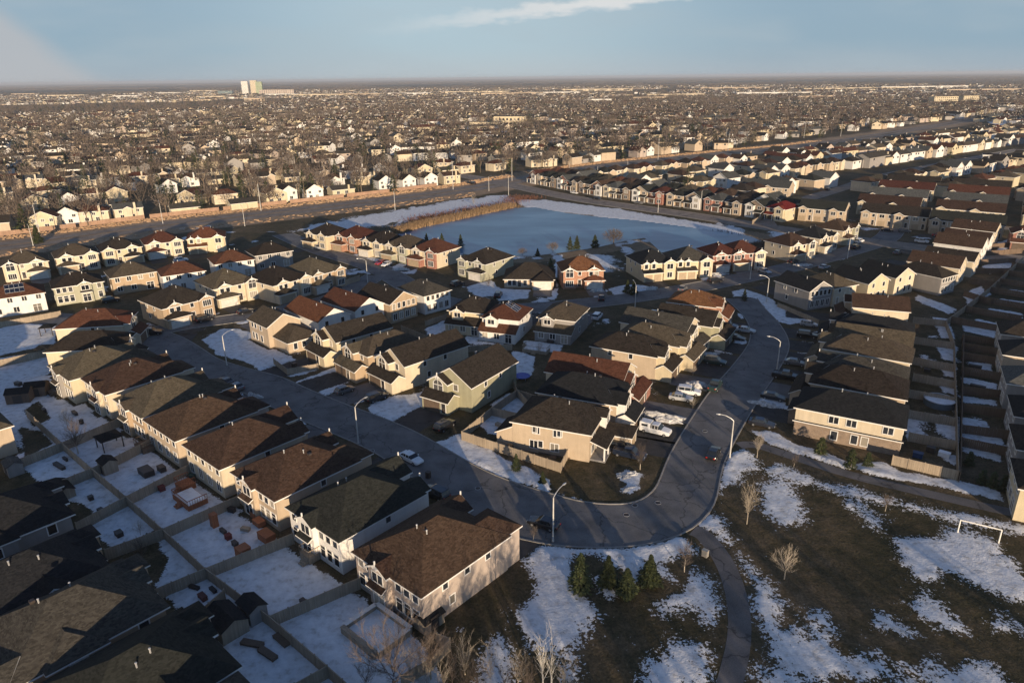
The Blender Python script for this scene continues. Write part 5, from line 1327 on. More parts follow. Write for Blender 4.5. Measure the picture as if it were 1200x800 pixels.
def car(p, hd, kind, col, label, group='parked cars'):
    x, y = G(p[0], p[1], .5)
    nm = {'sedan': 'car', 'suv': 'suv', 'truck': 'pickup_truck', 'van': 'work_van', 'hatch': 'car'}[kind]
    r = thing(nm, (x, y, .03), R(hd), label, {'sedan': 'car', 'hatch': 'car', 'suv': 'car', 'truck': 'truck', 'van': 'van'}[kind], group)
    P = car_paint(col)
    S = {'sedan': dict(L=4.7, W=1.82, hood=.92, belt=.98, roof=1.44, a=.95, b=.25, c=-1.15, d=-1.85),
         'hatch': dict(L=4.2, W=1.78, hood=.95, belt=1.0, roof=1.50, a=1.0, b=.4, c=-1.45, d=-1.9),
         'suv': dict(L=4.8, W=1.92, hood=1.08, belt=1.12, roof=1.74, a=1.1, b=.5, c=-1.95, d=-2.25),
         'truck': dict(L=5.6, W=1.98, hood=1.15, belt=1.2, roof=1.85, a=1.2, b=.55, c=-.7, d=-.95),
         'van': dict(L=5.6, W=1.98, hood=1.15, belt=1.2, roof=1.88, a=1.3, b=.7, c=-.5, d=-.7)}[kind]
    h = S['L'] / 2; w = S['W'] / 2
    def sec(ww, z0, zt, rnd=.12): return [(-ww, z0 + .08), (-ww * .9, z0), (ww * .9, z0), (ww, z0 + .08), (ww, zt - rnd), (ww * .9, zt), (-ww * .9, zt), (-ww, zt - rnd)]
    b = MB(); gc = .24; bl, hd_ = S['belt'], S['hood']
    trunk = bl + .02 if kind in ('sedan',) else bl
    loft(b, [(-h, sec(w * .84, .42, trunk - .16)), (-h + .12, sec(w * .96, .30, trunk)), (-h + .7, sec(w, gc, trunk + .02)), (S['d'] if kind not in ('truck', 'van') else -1.0, sec(w, gc, bl)), (0, sec(w, gc, bl)), (S['a'], sec(w, gc, bl - .02)),
             (h - .75, sec(w * .99, gc, hd_ - .08)), (h - .15, sec(w * .93, .30, hd_ - .2)), (h, sec(w * .80, .40, hd_ - .32))], P)
    part('body', b, r)
    g = MB()    # greenhouse: dark glass band
    rw = w * .78
    def gs(ww, z0, z1, w1): return [(-ww, z0), (ww, z0), (w1, z1), (-w1, z1)]
    rf = S['roof']
    loft(g, [(S['d'], gs(w * .9, bl - .03, bl + .02, w * .88)), (S['c'], gs(w * .93, bl - .03, rf - .06, rw)), (S['b'], gs(w * .93, bl - .03, rf - .06, rw)), (S['a'], gs(w * .9, bl - .06, bl, w * .86))], CGL)
    part('windows', g, r)
    t = MB(); loft(t, [(S['c'] - .06, [(-rw, rf - .08), (rw, rf - .08), (rw * .93, rf - .02), (-rw * .93, rf - .02)]), (S['c'] + .3, [(-rw - .01, rf - .07), (rw + .01, rf - .07), (rw * .92, rf), (-rw * .92, rf)]),
                       (S['b'] - .1, [(-rw - .01, rf - .07), (rw + .01, rf - .07), (rw * .92, rf), (-rw * .92, rf)]), (S['b'] + .06, [(-rw, rf - .1), (rw, rf - .1), (rw * .92, rf - .05), (-rw * .92, rf - .05)])], P)
    for sx in (S['c'] + .05, (S['b'] + S['c']) / 2, S['b'] - .02):
        for sy in (-1, 1): t.tube((sx, sy * (w * .935), bl), (sx, sy * (rw + .012), rf - .07), .05, .04, P, 4)
    part('roof', t, r)
    if kind in ('truck', 'van'):
        q = MB()
        if kind == 'truck':
            q.box(-h + .12, -1.05, -w * .86, w * .86, bl - .02, bl + .012, DARKTRIM); q.box(-h + .05, -1.0, -w * .97, -w * .86, bl, bl + .1, P); q.box(-h + .05, -1.0, w * .86, w * .97, bl, bl + .1, P); q.box(-h + .05, -h + .13, -w * .86, w * .86, bl, bl + .1, P)
            part('cargo_bed', q, r)
        else:
            loft(q, [(-h + .08, [(-w * .92, bl), (w * .92, bl), (w * .8, 1.98), (-w * .8, 1.98)]), (-h + .3, [(-w * .96, bl), (w * .96, bl), (w * .82, 2.06), (-w * .82, 2.06)]), (-.72, [(-w * .96, bl), (w * .96, bl), (w * .82, 2.02), (-w * .82, 2.02)])], P)
            c_ = part('cargo_cap', q, r)
            z = MB(); z.box(-2.3, -1.2, w * .90, w * .97, 1.35, 1.72, CGL); z.box(-2.3, -1.2, -w * .97, -w * .90, 1.35, 1.72, CGL); part('side_window', z, c_)
    for sx in (h - .9, -h + .95):
        for sy in (-1, 1):
            o = MB(); o.tube((0, -.11, 0), (0, .11, 0), .33, .33, TYRE, 14); wo_ = part('wheel', o, r); wo_.location = (sx, sy * (w - .10), .33)
            o = MB(); o.tube((0, sy * .10, 0), (0, sy * .13, 0), .19, .17, RIM, 10); part('rim', o, wo_)
    for sy in (-1, 1):
        o = MB(); o.box(h - .14, h - .02, sy * w * .62 - .17, sy * w * .62 + .17, hd_ - .40, hd_ - .27, HL); part('headlight', o, r)
        o = MB(); o.box(-h - .01, -h + .12, sy * w * .68 - .14, sy * w * .68 + .14, trunk - .36, trunk - .18, TL); part('tail_light', o, r)
        o = MB(); o.box(S['a'] - .35, S['a'] - .2, sy * (w + .02), sy * (w + .18), bl, bl + .14, P); part('wing_mirror', o, r)
    return r
WHT, BLK, SIL, NAV, RED, GRY, DKG = (.72, .72, .72), (.012, .012, .014), (.38, .39, .40), (.02, .035, .09), (.32, .02, .03), (.12, .12, .125), (.02, .04, .035)
car((482, 537), -42, 'sedan', WHT, 'white sedan standing on the left street below the snow bank')
car((637, 613), 152, 'sedan', BLK, 'dark sedan parked at the kerb beside the lamp post by the park')
car((768, 504), -30, 'van', WHT, 'white work van with a capped bed beside the long snow heap')
car((738, 532), -28, 'truck', (.012, .018, .035), 'dark blue pickup truck below the white work van'); car((728, 524), -28, 'suv', BLK, 'black suv half hidden behind the dark blue pickup')
car((798, 466), -20, 'sedan', SIL, 'silver sedan parked in front of the white suv'); car((807, 459), -20, 'suv', WHT, 'white suv parked behind the silver sedan')
car((836, 531), 62, 'sedan', BLK, 'black sedan at the kerb beside the lamp post near the park path'); car((838, 452), 60, 'truck', DKG, 'dark green pickup truck stopped on the right street, tail lights to us')
car((521, 499), 56, 'suv', BLK, 'black suv in the driveway below the olive house'); car((441, 466), 45, 'suv', BLK, 'black suv outside the three gabled cream house'); car((404, 457), 45, 'hatch', GRY, 'grey hatchback on the driveway of the tan narrow house')
car((511, 578), 140, 'suv', BLK, 'dark suv on the driveway behind the brown roofed corner house'); car((276, 453), 140, 'sedan', GRY, 'grey sedan behind the left row, lower of two'); car((264, 447), 140, 'sedan', BLK, 'black sedan behind the left row, upper of two')
car((177, 390), 10, 'truck', BLK, 'black pickup truck at the bend of the left street'); car((240, 374), 45, 'suv', BLK, 'black suv before the dark garages on the left street'); car((288, 365), 45, 'sedan', BLK, 'black sedan before the broad cream house')
car((853, 382), -28, 'suv', NAV, 'navy suv below the white balcony'); car((874, 387), -28, 'sedan', SIL, 'silver sedan beside the navy suv'); car((946, 393), -24, 'suv', BLK, 'dark suv on the topmost right block driveway'); car((948, 380), -24, 'hatch', SIL, 'silver hatchback beside the grey corner house garage')
car((921, 441), -28, 'truck', BLK, 'black pickup truck on the middle right driveway'); car((906, 465), -28, 'sedan', BLK, 'black sedan on the fourth right driveway'); car((893, 496), -28, 'sedan', (.02, .022, .03), 'dark sedan on the driveway nearest the park path')
car((446, 308), -120, 'sedan', RED, 'red sedan on a driveway of the pond street'); car((453, 310), -120, 'hatch', WHT, 'white hatchback beside the red sedan'); car((536, 333), 45, 'suv', BLK, 'black suv outside the sage green house')
car((705, 349), 80, 'sedan', BLK, 'dark sedan before the orange brick house'); car((700, 371), 66, 'suv', WHT, 'white suv beside the grey wall behind the tan roof'); car((768, 368), -30, 'sedan', WHT, 'white sedan between the roofs below the pond street')
car((372, 290), -50, 'suv', SIL, 'silver suv at the upper end of the pond street'); car((896, 318), -60, 'sedan', SIL, 'silver sedan before the double brick gables'); car((1007, 283), 40, 'suv', WHT, 'white suv in the cul-de-sac'); car((1003, 290), 40, 'suv', BLK, 'black suv in the cul-de-sac')
car((1052, 296), 40, 'sedan', GRY, 'grey sedan below the cul-de-sac'); car((966, 313), 35, 'sedan', SIL, 'silver sedan on the pond street near the cul-de-sac')
for p, hd, k, c, lb in [((673, 226), -50, 'sedan', WHT, 'white car before the first brick semi'), ((845, 246), -48, 'suv', BLK, 'black suv before the last brick semi'), ((852, 247), -48, 'sedan', WHT, 'white car near the red roofed corner house'), ((553, 215), 150, 'suv', BLK, 'black car waiting at the boulevard junction'),
                        ((922, 246), 50, 'sedan', NAV, 'navy car entering the side road'), ((700, 233), -48, 'suv', BLK, 'black suv before the third brick semi'), ((748, 238), -48, 'sedan', GRY, 'grey car before the fifth brick semi'), ((1040, 270), -30, 'sedan', BLK, 'black car before the townhouses'), ((1060, 271), -30, 'suv', GRY, 'grey suv before the townhouses'),
                        ((792, 199), 36, 'suv', BLK, 'dark car on the boulevard beyond the junction'), ((970, 222), 50, 'sedan', BLK, 'black car further up the side road')]:
    car(p, hd, k, c, lb)

for p, hd, k, c, lb in [((130, 352), 36, 'suv', BLK, 'black suv between the two upper left rows'), ((85, 322), 30, 'sedan', SIL, 'silver sedan before the row beside the boulevard'), ((152, 312), 36, 'sedan', GRY, 'grey sedan below the third boulevard-side house'), ((212, 305), 36, 'suv', WHT, 'white suv below the fourth boulevard-side house'),
                        ((862, 396), -28, 'sedan', BLK, 'black sedan below the silver one on the right-facing driveways'), ((838, 424), -28, 'suv', DKG, 'dark green suv on the driveway below the balcony house'), ((932, 425), -28, 'sedan', GRY, 'grey sedan above the black pickup truck'), ((398, 350) if False else (392, 338), 50, 'sedan', BLK, 'black sedan before the large tan hip house'),
                        ((584, 346), 80, 'suv', BLK, 'black suv on the bungalow driveway'), ((800, 338), 60, 'sedan', GRY, 'grey sedan before the tan garage doors'), ((838, 329), 20, 'suv', BLK, 'black suv before the first red brick house'), ((930, 306), 35, 'sedan', BLK, 'black sedan outside the beige sided house'), ((1080, 283), -40, 'suv', WHT, 'white suv at the near end of the far right row'), ((1100, 276), -35, 'sedan', RED, 'red sedan before the second townhouse block')]:
    car(p, hd, k, c, lb)
for i, p in enumerate([(734, 603), (771, 589), (744, 592), (560, 572), (436, 528), (826, 505)]):
    x, y = G(*p); r = thing('manhole_cover', (x, y, .022), 0, 'round dark manhole cover in the street, %s' % ['nearest the park path', 'right of the park lamp by the bend', 'in the middle of the bend', 'beside the corner yard', 'near the halfway lamp', 'on the right street'][i], 'manhole', 'manhole covers')
    m = MB(); m.tube((0, 0, 0), (0, 0, .012), .42, .42, DARKTRIM, 16); part('lid', m, r); m = MB()
    for j in range(16):
        a_, b_ = 2 * math.pi * j / 16, 2 * math.pi * (j + 1) / 16; m.tube((.45 * math.cos(a_), .45 * math.sin(a_), .008), (.45 * math.cos(b_), .45 * math.sin(b_), .008), .035, .035, METAL, 4, cap=False)
    part('rim', m, r)

# ------------------------------------------------------------------ street lamps and poles
def lamp(p, arm_az, label, H=8.0, arm=2.2):
    x, y = G(*p)
    r = thing('street_lamp', (x, y, 0), R(arm_az), label, 'street lamp', 'street lamps')
    m = MB(); m.tube((0, 0, 0), (0, 0, .5), .17, .14, POLEM, 8); m.tube((0, 0, .5), (0, 0, H - 1.0), .13, .085, POLEM, 8); part('pole', m, r)
    m = MB(); pts = [(0, 0, H - 1.0), (arm * .25, 0, H - .55), (arm * .6, 0, H - .2), (arm, 0, H - .05)]
    for a, b in zip(pts, pts[1:]): m.tube(a, b, .055, .05, METAL, 6)
    part('arm', m, r)
    m = MB(); loft(m, [(arm - .1, [(-.06, H - .1), (.06, H - .1), (.06, H), (-.06, H)]), (arm + .25, [(-.14, H - .13), (.14, H - .13), (.11, H + .03), (-.11, H + .03)]), (arm + .62, [(-.09, H - .1), (.09, H - .1), (.06, H + .01), (-.06, H + .01)])], METAL); part('lamp_head', m, r)
for p, az_, lb in [((648, 634), 50, 'nearest, between the dark sedan and the park snow'), ((855, 537), 165, 'at the head of the park path'), ((420, 519), 50, 'on the lawn edge of the left street, halfway up'), ((266, 428), 40, 'beside the snow bank at the left bend'),
                   ((910, 436), 160, 'beside the right driveways'), ((898, 355), 170, 'on the snow island at the junction'), ((744, 364), 100, 'below the two dark spruces'), ((431, 331), 200, 'at the upper end of the pond street'), ((879, 327), -70, 'before the double brick gables'), ((993, 303), -60, 'near the cul-de-sac'), ((913, 254), 120, 'at the mouth of the side road')]:
    lamp(p, az_, 'pale street lamp ' + lb)
for i, (p, H) in enumerate([((463, 246), 10), ((596, 229), 11), ((771, 249), 10), ((191, 262), 10), ((39, 288), 9), ((287, 265), 9), ((573, 224), 9), ((667, 206), 9), ((700, 213), 10), ((735, 206), 10), ((905, 240) if False else (821, 246), 10)]):
    lamp(p, 120 if i % 2 else -60, 'boulevard street lamp, %s from the left' % ordinal(sorted(range(11), key=lambda j: [463, 596, 771, 191, 39, 287, 573, 667, 700, 735, 821][j]).index(i)), H=H, arm=2.8)
def pole(p, H, label):
    x, y = G(*p); r = thing('utility_pole', (x, y, 0), R(36), label, 'utility pole', 'utility poles beside the boulevard')
    m = MB(); m.tube((0, 0, 0), (0, 0, H), .17, .11, POLEM, 8); part('pole', m, r)
    m = MB(); m.box(-.07, .07, -1.2, 1.2, H - 1.1, H - .95, WOODP)
    for q in (-1.05, -.4, .4, 1.05): m.tube((0, q, H - .95), (0, q, H - .7), .05, .04, METAL, 5)
    part('cross_arm', m, r)
for i, (p, H) in enumerate([((48, 280), 14), ((531, 222), 16), ((600, 212), 13), ((771, 188), 16), ((306, 247), 13), ((850, 172), 15), ((853, 177), 14), ((942, 162), 15), ((985, 160), 15), ((1045, 150), 14)]):
    pole(p, H, 'tall utility pole beyond the boulevard, %s from the left' % ordinal(sorted(range(10), key=lambda j: [48, 531, 600, 771, 306, 850, 853, 942, 985, 1045][j]).index(i)))

# ------------------------------------------------------------------ yard things
def gazebo(p, label, s=3.2, hd=-42, roofm=None):
    x, y = G(*p); r = thing('gazebo', (x, y, .1), R(hd), label, 'gazebo', 'garden gazebos')
    for a in (-1, 1):
        for b in (-1, 1):
            m = MB(); m.box(a * s / 2 - .08, a * s / 2 + .08, b * s / 2 - .08, b * s / 2 + .08, 0, 2.2, DARKTRIM); part('post', m, r)
    m = MB(); P, z = roof_polys(-s / 2, s / 2, -s / 2, s / 2, 2.3, 'hip', .4, .3); roof_solid(m, P, roofm or MATS['roof_bl'], DARKTRIM, .1); part('roof', m, r)
gazebo((130, 524), 'dark hip roofed gazebo in the third left yard'); gazebo((58, 392), 'small black gazebo in the upper big white yard', 2.8, 10); gazebo((53, 417), 'small black gazebo below the first, against the yellow house', 2.4, 10)
def shed(p, label, w=2.6, d_=2.2, h_=2.1, hd=-42, wall=None, rf='bl'):
    x, y = G(*p); r = thing('garden_shed', (x, y, 0), R(hd), label, 'shed', 'garden sheds')
    m = MB(); wall_block(m, 0, w, 0, d_, h_, 'gu', .5, wall or FENCE); part('wall', m, r)
    m = MB(); P, z = roof_polys(0, w, 0, d_, h_, 'gu', .5, .15); roof_solid(m, P, MATS['roof_' + rf], DARKTRIM, .08); part('roof', m, r)
    m = MB(); m.box(w * .3, w * .7, -.05, 0, .05, 1.85, DOORM); part('door', m, r)
shed((116, 552), 'tan shed with black roof beside the gazebo'); shed((8, 475), 'wide dark shed with double doors at the left edge', 4.2, 3, 2.3, 15, FENCED); shed((30, 467), 'dark shed right of the wide one at the left edge', 3.8, 3, 2.3, 15, FENCED)
shed((60, 576), 'low black roofed shed in the shaded yard', 4.4, 2.2, 1.5); shed((240, 735), 'large blue-black shed among the lower left yards', 4.6, 3.2, 2.0); shed((280, 722), 'small shed with black roof at the fence crossing', 3.0, 2.2, 2.2, -42, MATS['wall_gr'])
shed((5, 553), 'grey shed under the bare dark yard', 3, 2.2, 2, -42, MATS['wall_gr'], 'gy')
shed((499, 745), 'low lean shed at the corner of the brick-backed house', 3.0, 2.0, 1.6, 48)
def deck(p, w, d_, h_, label, hd=-41.5, mat=None, rail=True, snow=True):
    x, y = G(*p); r = thing('deck', (x, y, 0), R(hd), label, 'deck', 'timber decks')
    mat = mat or DECK
    m = MB(); m.box(0, w, 0, d_, h_ - .12, h_, mat); m.box(0, w, 0, .05, .02, h_ - .12, mat); m.box(0, .05, 0.05, d_, .02, h_ - .12, mat); m.box(w - .05, w, .05, d_, .02, h_ - .12, mat); part('platform', m, r)
    if snow:
        m = MB(); m.box(.25, w - .25, .2, d_ - .1, h_, h_ + .10, SNOW); part('snow_cover', m, r)
    if rail:
        for a, b in (((0, 0), (w, 0)), ((0, 0), (0, d_)), ((w, 0), (w, d_))):
            m = MB(); m.tube((*a, h_ + .95), (*b, h_ + .95), .06, .06, mat, 4)
            n = int(math.hypot(b[0] - a[0], b[1] - a[1]) / .35)
            for i in range(n + 1):
                t = i / n; q = (a[0] + (b[0] - a[0]) * t, a[1] + (b[1] - a[1]) * t); m.tube((*q, h_), (*q, h_ + .95), .03, .03, mat, 4)
            part('railing', m, r)
    m = MB()
    for i in range(3): m.box(w * .4, w * .4 + 1.1, -.3 * (i + 1), -.3 * i - .002, .02, h_ * (1 - (i + 1) / 4), mat)
    part('steps', m, r)
deck((203, 585), 5.2, 3.0, .8, 'raised cedar deck with snow on it behind the brown roofed house'); deck((206, 572), 2.4, 2.2, 1.0, 'small upper cedar deck against the house wall', snow=False)
deck((352, 654), 2.2, 1.8, 1.1, 'grey timber landing with stairs behind the white house', mat=FENCE, snow=False); deck((158, 525), 3.6, 2.0, .9, 'dark deck at the back of the tan house', mat=FENCED, snow=False)
deck((612, 412), 6.0, 2.6, .7, 'snow covered deck with a thin rail behind the grey house', hd=-23, mat=FENCE); deck((128, 478), 3.0, 2.2, .8, 'dark deck beside the violet bin', mat=FENCED, snow=False)
deck((575, 530) if False else (631, 531), 5.6, 2.6, .25, 'low deck inside the long sunlit fence', hd=-22, mat=FENCED, rail=False, snow=False)
def crate(p, w, d_, h_, label, mat, hd=-42, nm='planter_box', cat='planter'):
    x, y = G(*p); r = thing(nm, (x, y, .1), R(hd), label, cat, 'orange yard furniture' if mat is DECK else 'yard boxes')
    m = MB(); m.box(-w / 2, w / 2, -d_ / 2, d_ / 2, 0, h_, mat)
    for q in (-w / 2, w / 2 - .08): m.box(q - .03, q + .11, -d_ / 2 - .03, d_ / 2 + .03, 0, h_ + .04, mat)
    part('box', m, r)
    m = MB(); m.box(-w / 2 - .06, w / 2 + .06, -d_ / 2 - .06, d_ / 2 + .06, h_ + .045, h_ + .10, mat); part('lid', m, r)
crate((286, 653), 1.5, 1.5, 1.5, 'large orange timber box nearest the fence', DECK); crate((313, 633), 2.3, 1.4, 1.1, 'wide orange timber cupboard by the wall', DECK); crate((252, 617), .9, .8, 2.0, 'tall narrow orange cabinet beside the fence', DECK)
crate((304, 615), 1.7, 1.1, .7, 'orange bench with snow beside the back door', DECK); crate((299, 606), 1.3, .8, .7, 'smaller orange bench closest to the back wall', DECK); crate((268, 632), .7, .7, .7, 'dark red stool in the middle of the orange yard', mat_plain('dark_red_timber', (.16, .035, .03)))
crate((128, 483), 1.0, .7, .8, 'violet storage bin at the back of the brown roofed house', mat_plain('violet_plastic', (.05, .04, .22), .4), nm='storage_bin', cat='bin')
crate((172, 556), 2.6, 1.6, .9, 'black barbecue cover in the fourth left yard', DARKTRIM, nm='covered_barbecue', cat='barbecue'); crate((190, 552), 1.4, .9, .8, 'black covered table beside the barbecue', DARKTRIM, nm='covered_table', cat='table')
crate((62, 463), 1.6, 1.2, .8, 'dark covered hot tub in the curved snow bed', DARKTRIM, nm='hot_tub', cat='hot tub'); crate((238, 702), 1.3, .6, .5, 'reddish garden bench in the shaded snow', mat_plain('red_brown_timber', (.12, .04, .03)), nm='garden_bench', cat='bench')
crate((350, 705) if False else (355, 706), .6, .5, .35, 'small dark pot standing in the wide snowy yard', DARKTRIM, nm='garden_pot', cat='pot'); crate((107, 586), .7, .6, .6, 'snow dusted chair in the shaded yard below the shed', DARKTRIM, nm='garden_chair', cat='chair')
crate((140, 628), 1.1, .8, .6, 'small dark wheelbarrow in the blue snow', DARKTRIM, nm='wheelbarrow', cat='wheelbarrow'); crate((826, 652), .7, .5, .9, 'pale bin beside the footpath', mat_plain('pale_bin', (.45, .40, .33)), nm='litter_bin', cat='bin')
crate((1090, 530), 1.2, .8, .9, 'covered barbecue behind the sunlit board fence', DARKTRIM, nm='covered_barbecue', cat='barbecue'); crate((1106, 535), 1.6, 1.0, .7, 'snowy table behind the sunlit board fence', SNOW, nm='garden_table', cat='table')
for p, w_, d_, h_, lb, mt, nm_, ct in [((88, 486), 1.8, .5, .5, 'dark bench in the second snowy yard', DARKTRIM, 'garden_bench', 'bench'), ((96, 497), .5, .5, .8, 'small dark post box in the second snowy yard', DARKTRIM, 'garden_pot', 'pot'), ((70, 548), 3.0, .6, .45, 'long black bench in the shaded snowy yard', DARKTRIM, 'garden_bench', 'bench'),
        ((77, 540), 1.2, .3, .5, 'black plank lying on the shaded snow', DARKTRIM, 'plank', 'plank'), ((118, 600), .6, .6, .5, 'round dark pot at the lower edge of the shaded yard', DARKTRIM, 'garden_pot', 'pot'), ((262, 625), 1.3, .4, .5, 'dark seat beside the tall orange cabinet', DARKTRIM, 'garden_bench', 'bench'),
        ((276, 640), 1.0, .5, .6, 'overturned chair in the orange furniture yard', DARKTRIM, 'garden_chair', 'chair'), ((288, 622), 1.2, .6, .4, 'low snowy table in the orange furniture yard', FENCE, 'garden_table', 'table'), ((272, 600), 1.0, .6, .6, 'black stove against the back wall', DARKTRIM, 'covered_barbecue', 'barbecue'),
        ((296, 756), 2.6, .7, .3, 'left timber planter strip in the bottom snow', FENCED, 'planter_box', 'planter'), ((314, 768), 2.6, .7, .3, 'middle timber planter strip in the bottom snow', FENCED, 'planter_box', 'planter'), ((330, 752), 2.4, .7, .3, 'right timber planter strip in the bottom snow', FENCED, 'planter_box', 'planter'),
        ((228, 690), 1.4, .4, .3, 'dark board across the shaded snow', DARKTRIM, 'plank', 'plank'), ((250, 693), 1.2, .4, .3, 'short dark board near the red bench', DARKTRIM, 'plank', 'plank'), ((225, 560), 1.0, .6, .5, 'green storage box at the deck end', mat_plain('dark_green_plastic', (.02, .07, .06), .5), 'storage_bin', 'bin'),
        ((190, 575), .8, .8, .7, 'dark red planter at the deck corner', mat_plain('dark_red_timber', (.16, .035, .03)), 'planter_box', 'planter'), ((52, 482), 1.1, .5, .4, 'black sledge on the curved snow bed', DARKTRIM, 'sledge', 'sledge'), ((22, 452), 1.4, .8, .7, 'dark covered table near the left sheds', DARKTRIM, 'covered_table', 'table'),
        ((1086, 436), 1.2, .6, .6, 'dark box in the third right yard', DARKTRIM, 'storage_bin', 'bin'), ((1142, 432), 2.4, .7, .7, 'long dark box in the far right yards', DARKTRIM, 'storage_bin', 'bin'), ((1145, 457), 2.6, .7, .9, 'row of black bins in the far right yards', DARKTRIM, 'storage_bin', 'bin'), ((1075, 536), 1.4, .9, .8, 'blue covered barbecue behind the sunlit board fence', mat_plain('blue_cover', (.03, .06, .14), .6), 'covered_barbecue', 'barbecue'),
        ((645, 402), 1.6, .8, .6, 'dark table on the snowy deck', DARKTRIM, 'garden_table', 'table'), ((664, 392), .6, .6, .9, 'bin beside the grey lean-to back', DARKTRIM, 'storage_bin', 'bin'), ((598, 528), .9, .6, 1.0, 'black bin by the beige corner house', DARKTRIM, 'storage_bin', 'bin'), ((585, 500), 1.4, .7, .5, 'snowy bench in the corner yard', FENCE, 'garden_bench', 'bench'),
        ((508, 575) if False else (502, 560), .6, .6, 1.0, 'black bin at a left row driveway', DARKTRIM, 'storage_bin', 'bin'), ((345, 430), .8, .8, .8, 'dark utility box on the lawn snow at the left bend', DARKTRIM, 'utility_box', 'box')]:
    crate(p, w_, d_, h_, lb, mt, hd=-42 + (hash(lb) * 0) + len(lb) % 5 * 7, nm=nm_, cat=ct)
# raised square garden frame behind the brick-backed house
gx = [G(345 + 50, 735, .9), G(432, 702, .9), G(474, 737, .9), G(435, 770, .9)]
A0, A1, A3 = G(401, 733, 1.0), G(438, 704, 1.0), G(440, 764, 1.0)
ex, ey = math.hypot(A1[0] - A0[0], A1[1] - A0[1]), math.hypot(A3[0] - A0[0], A3[1] - A0[1]); an = math.atan2(A3[1] - A0[1], A3[0] - A0[0])
r = thing('raised_garden_frame', (A0[0], A0[1], 0), an, 'square waist-high timber frame filled with snow in the last left yard', 'garden frame')
for nm_, (x0, x1, y0, y1) in {'side': (0, ey, -.25, .25), 'side2': (0, ey, ex - .25, ex + .25), 'side3': (-.25, .25, .25, ex - .25), 'side4': (ey - .25, ey + .25, .25, ex - .25)}.items():
    m = MB(); m.box(x0, x1, y0, y1, 0, .95, FENCE); m.box(x0 - .05, x1 + .05, y0 - .05, y1 + .05, .955, 1.03, TRIM if 'side' != nm_ else FENCE); part('side_panel', m, r)
m = MB(); m.box(.25, ey - .25, .25, ex - .25, 0.02, .42, SNOW); part('snow_fill', m, r)
# round pool, trampoline, goal
x, y = G(1100, 474); r = thing('above_ground_pool', (x, y, 0), 0, 'round above-ground pool with a snowy cover in the right block yard', 'pool')
m = MB(); m.tube((0, 0, 0), (0, 0, 1.25), 2.7, 2.7, mat_plain('pool_wall', (.10, .14, .17), .5), 24, cap=False); part('wall', m, r)
m = MB(); m.tube((0, 0, .95), (0, 0, 1.08), 2.62, 2.62, SNOW, 24); part('cover', m, r)
m = MB()
for i in range(24):
    a_, b_ = 2 * math.pi * i / 24, 2 * math.pi * (i + 1) / 24; m.tube((2.72 * math.cos(a_), 2.72 * math.sin(a_), 1.27), (2.72 * math.cos(b_), 2.72 * math.sin(b_), 1.27), .08, .08, METAL, 5, cap=False)
part('rim', m, r)
x, y = G(612, 443); r = thing('trampoline', (x, y, 0), 0, 'blue round trampoline in the yard behind the olive house', 'trampoline')
m = MB(); m.tube((0, 0, .55), (0, 0, .62), 1.7, 1.7, mat_plain('trampoline_blue', (.03, .08, .40), .5), 20); part('mat', m, r)
for i in range(4):
    m = MB(); a_ = i * math.pi / 2 + .4; m.tube((1.65 * math.cos(a_), 1.65 * math.sin(a_), 0), (1.65 * math.cos(a_), 1.65 * math.sin(a_), .6), .05, .05, METAL, 5); part('leg', m, r)
pa, pb = G(1122, 624), G(1170, 636)
L_ = math.hypot(pb[0] - pa[0], pb[1] - pa[1]); r = thing('football_goal', (pa[0], pa[1], 0), math.atan2(pb[1] - pa[1], pb[0] - pa[0]), 'white goal frame without a net standing in the park snow', 'goal')
GW = mat_plain('goal_white', (.80, .78, .72), .4)
for q in (0, L_): m = MB(); m.tube((q, 0, 0), (q, 0, 2.1), .09, .09, GW, 8); part('goal_post', m, r)
m = MB(); m.tube((-.05, 0, 2.1), (L_ + .05, 0, 2.1), .09, .09, GW, 8); part('crossbar', m, r)
# dark solar panels on two roofs
PVM = mat_plain('solar_panel', (.012, .016, .03), .12, .7, var=.05)
def solar(h, k, a, b, na, nb, gap=.08):
    """panels lying on the roof plane that rises from side k"""
    T = h.T(k); pw, pl = 1.05, 1.7
    m = MB(); f = MB()
    for i in range(na):
        for j in range(nb):
            s0 = a + i * (pw + gap); n0 = b + j * (pl + gap); c = 1 / math.sqrt(1 + h.p ** 2)
            q = [(s0, n0), (s0 + pw, n0), (s0 + pw, n0 + pl), (s0, n0 + pl)]
            pt = [T(u, -v * c, h.e + v * c * h.p + .10) for u, v in q]; m.face(pt, PVM)
            for (u0, v0), (u1, v1) in zip(q, q[1:] + q[:1]): f.tube(T(u0, -v0 * c, h.e + v0 * c * h.p + .10), T(u1, -v1 * c, h.e + v1 * c * h.p + .10), .03, .03, METAL, 4)
    o = part('solar_array', m, h.root); part('array_frame', f, o)
for h in HOUSES:
    if 'dark panels on its roof' in h.root['label']: solar(h, 'right', 3.0, 1.6, 3, 2)
    if 'sunroom' in h.root['label']: solar(h, 'near', 4.2, 1.2, 4, 2)

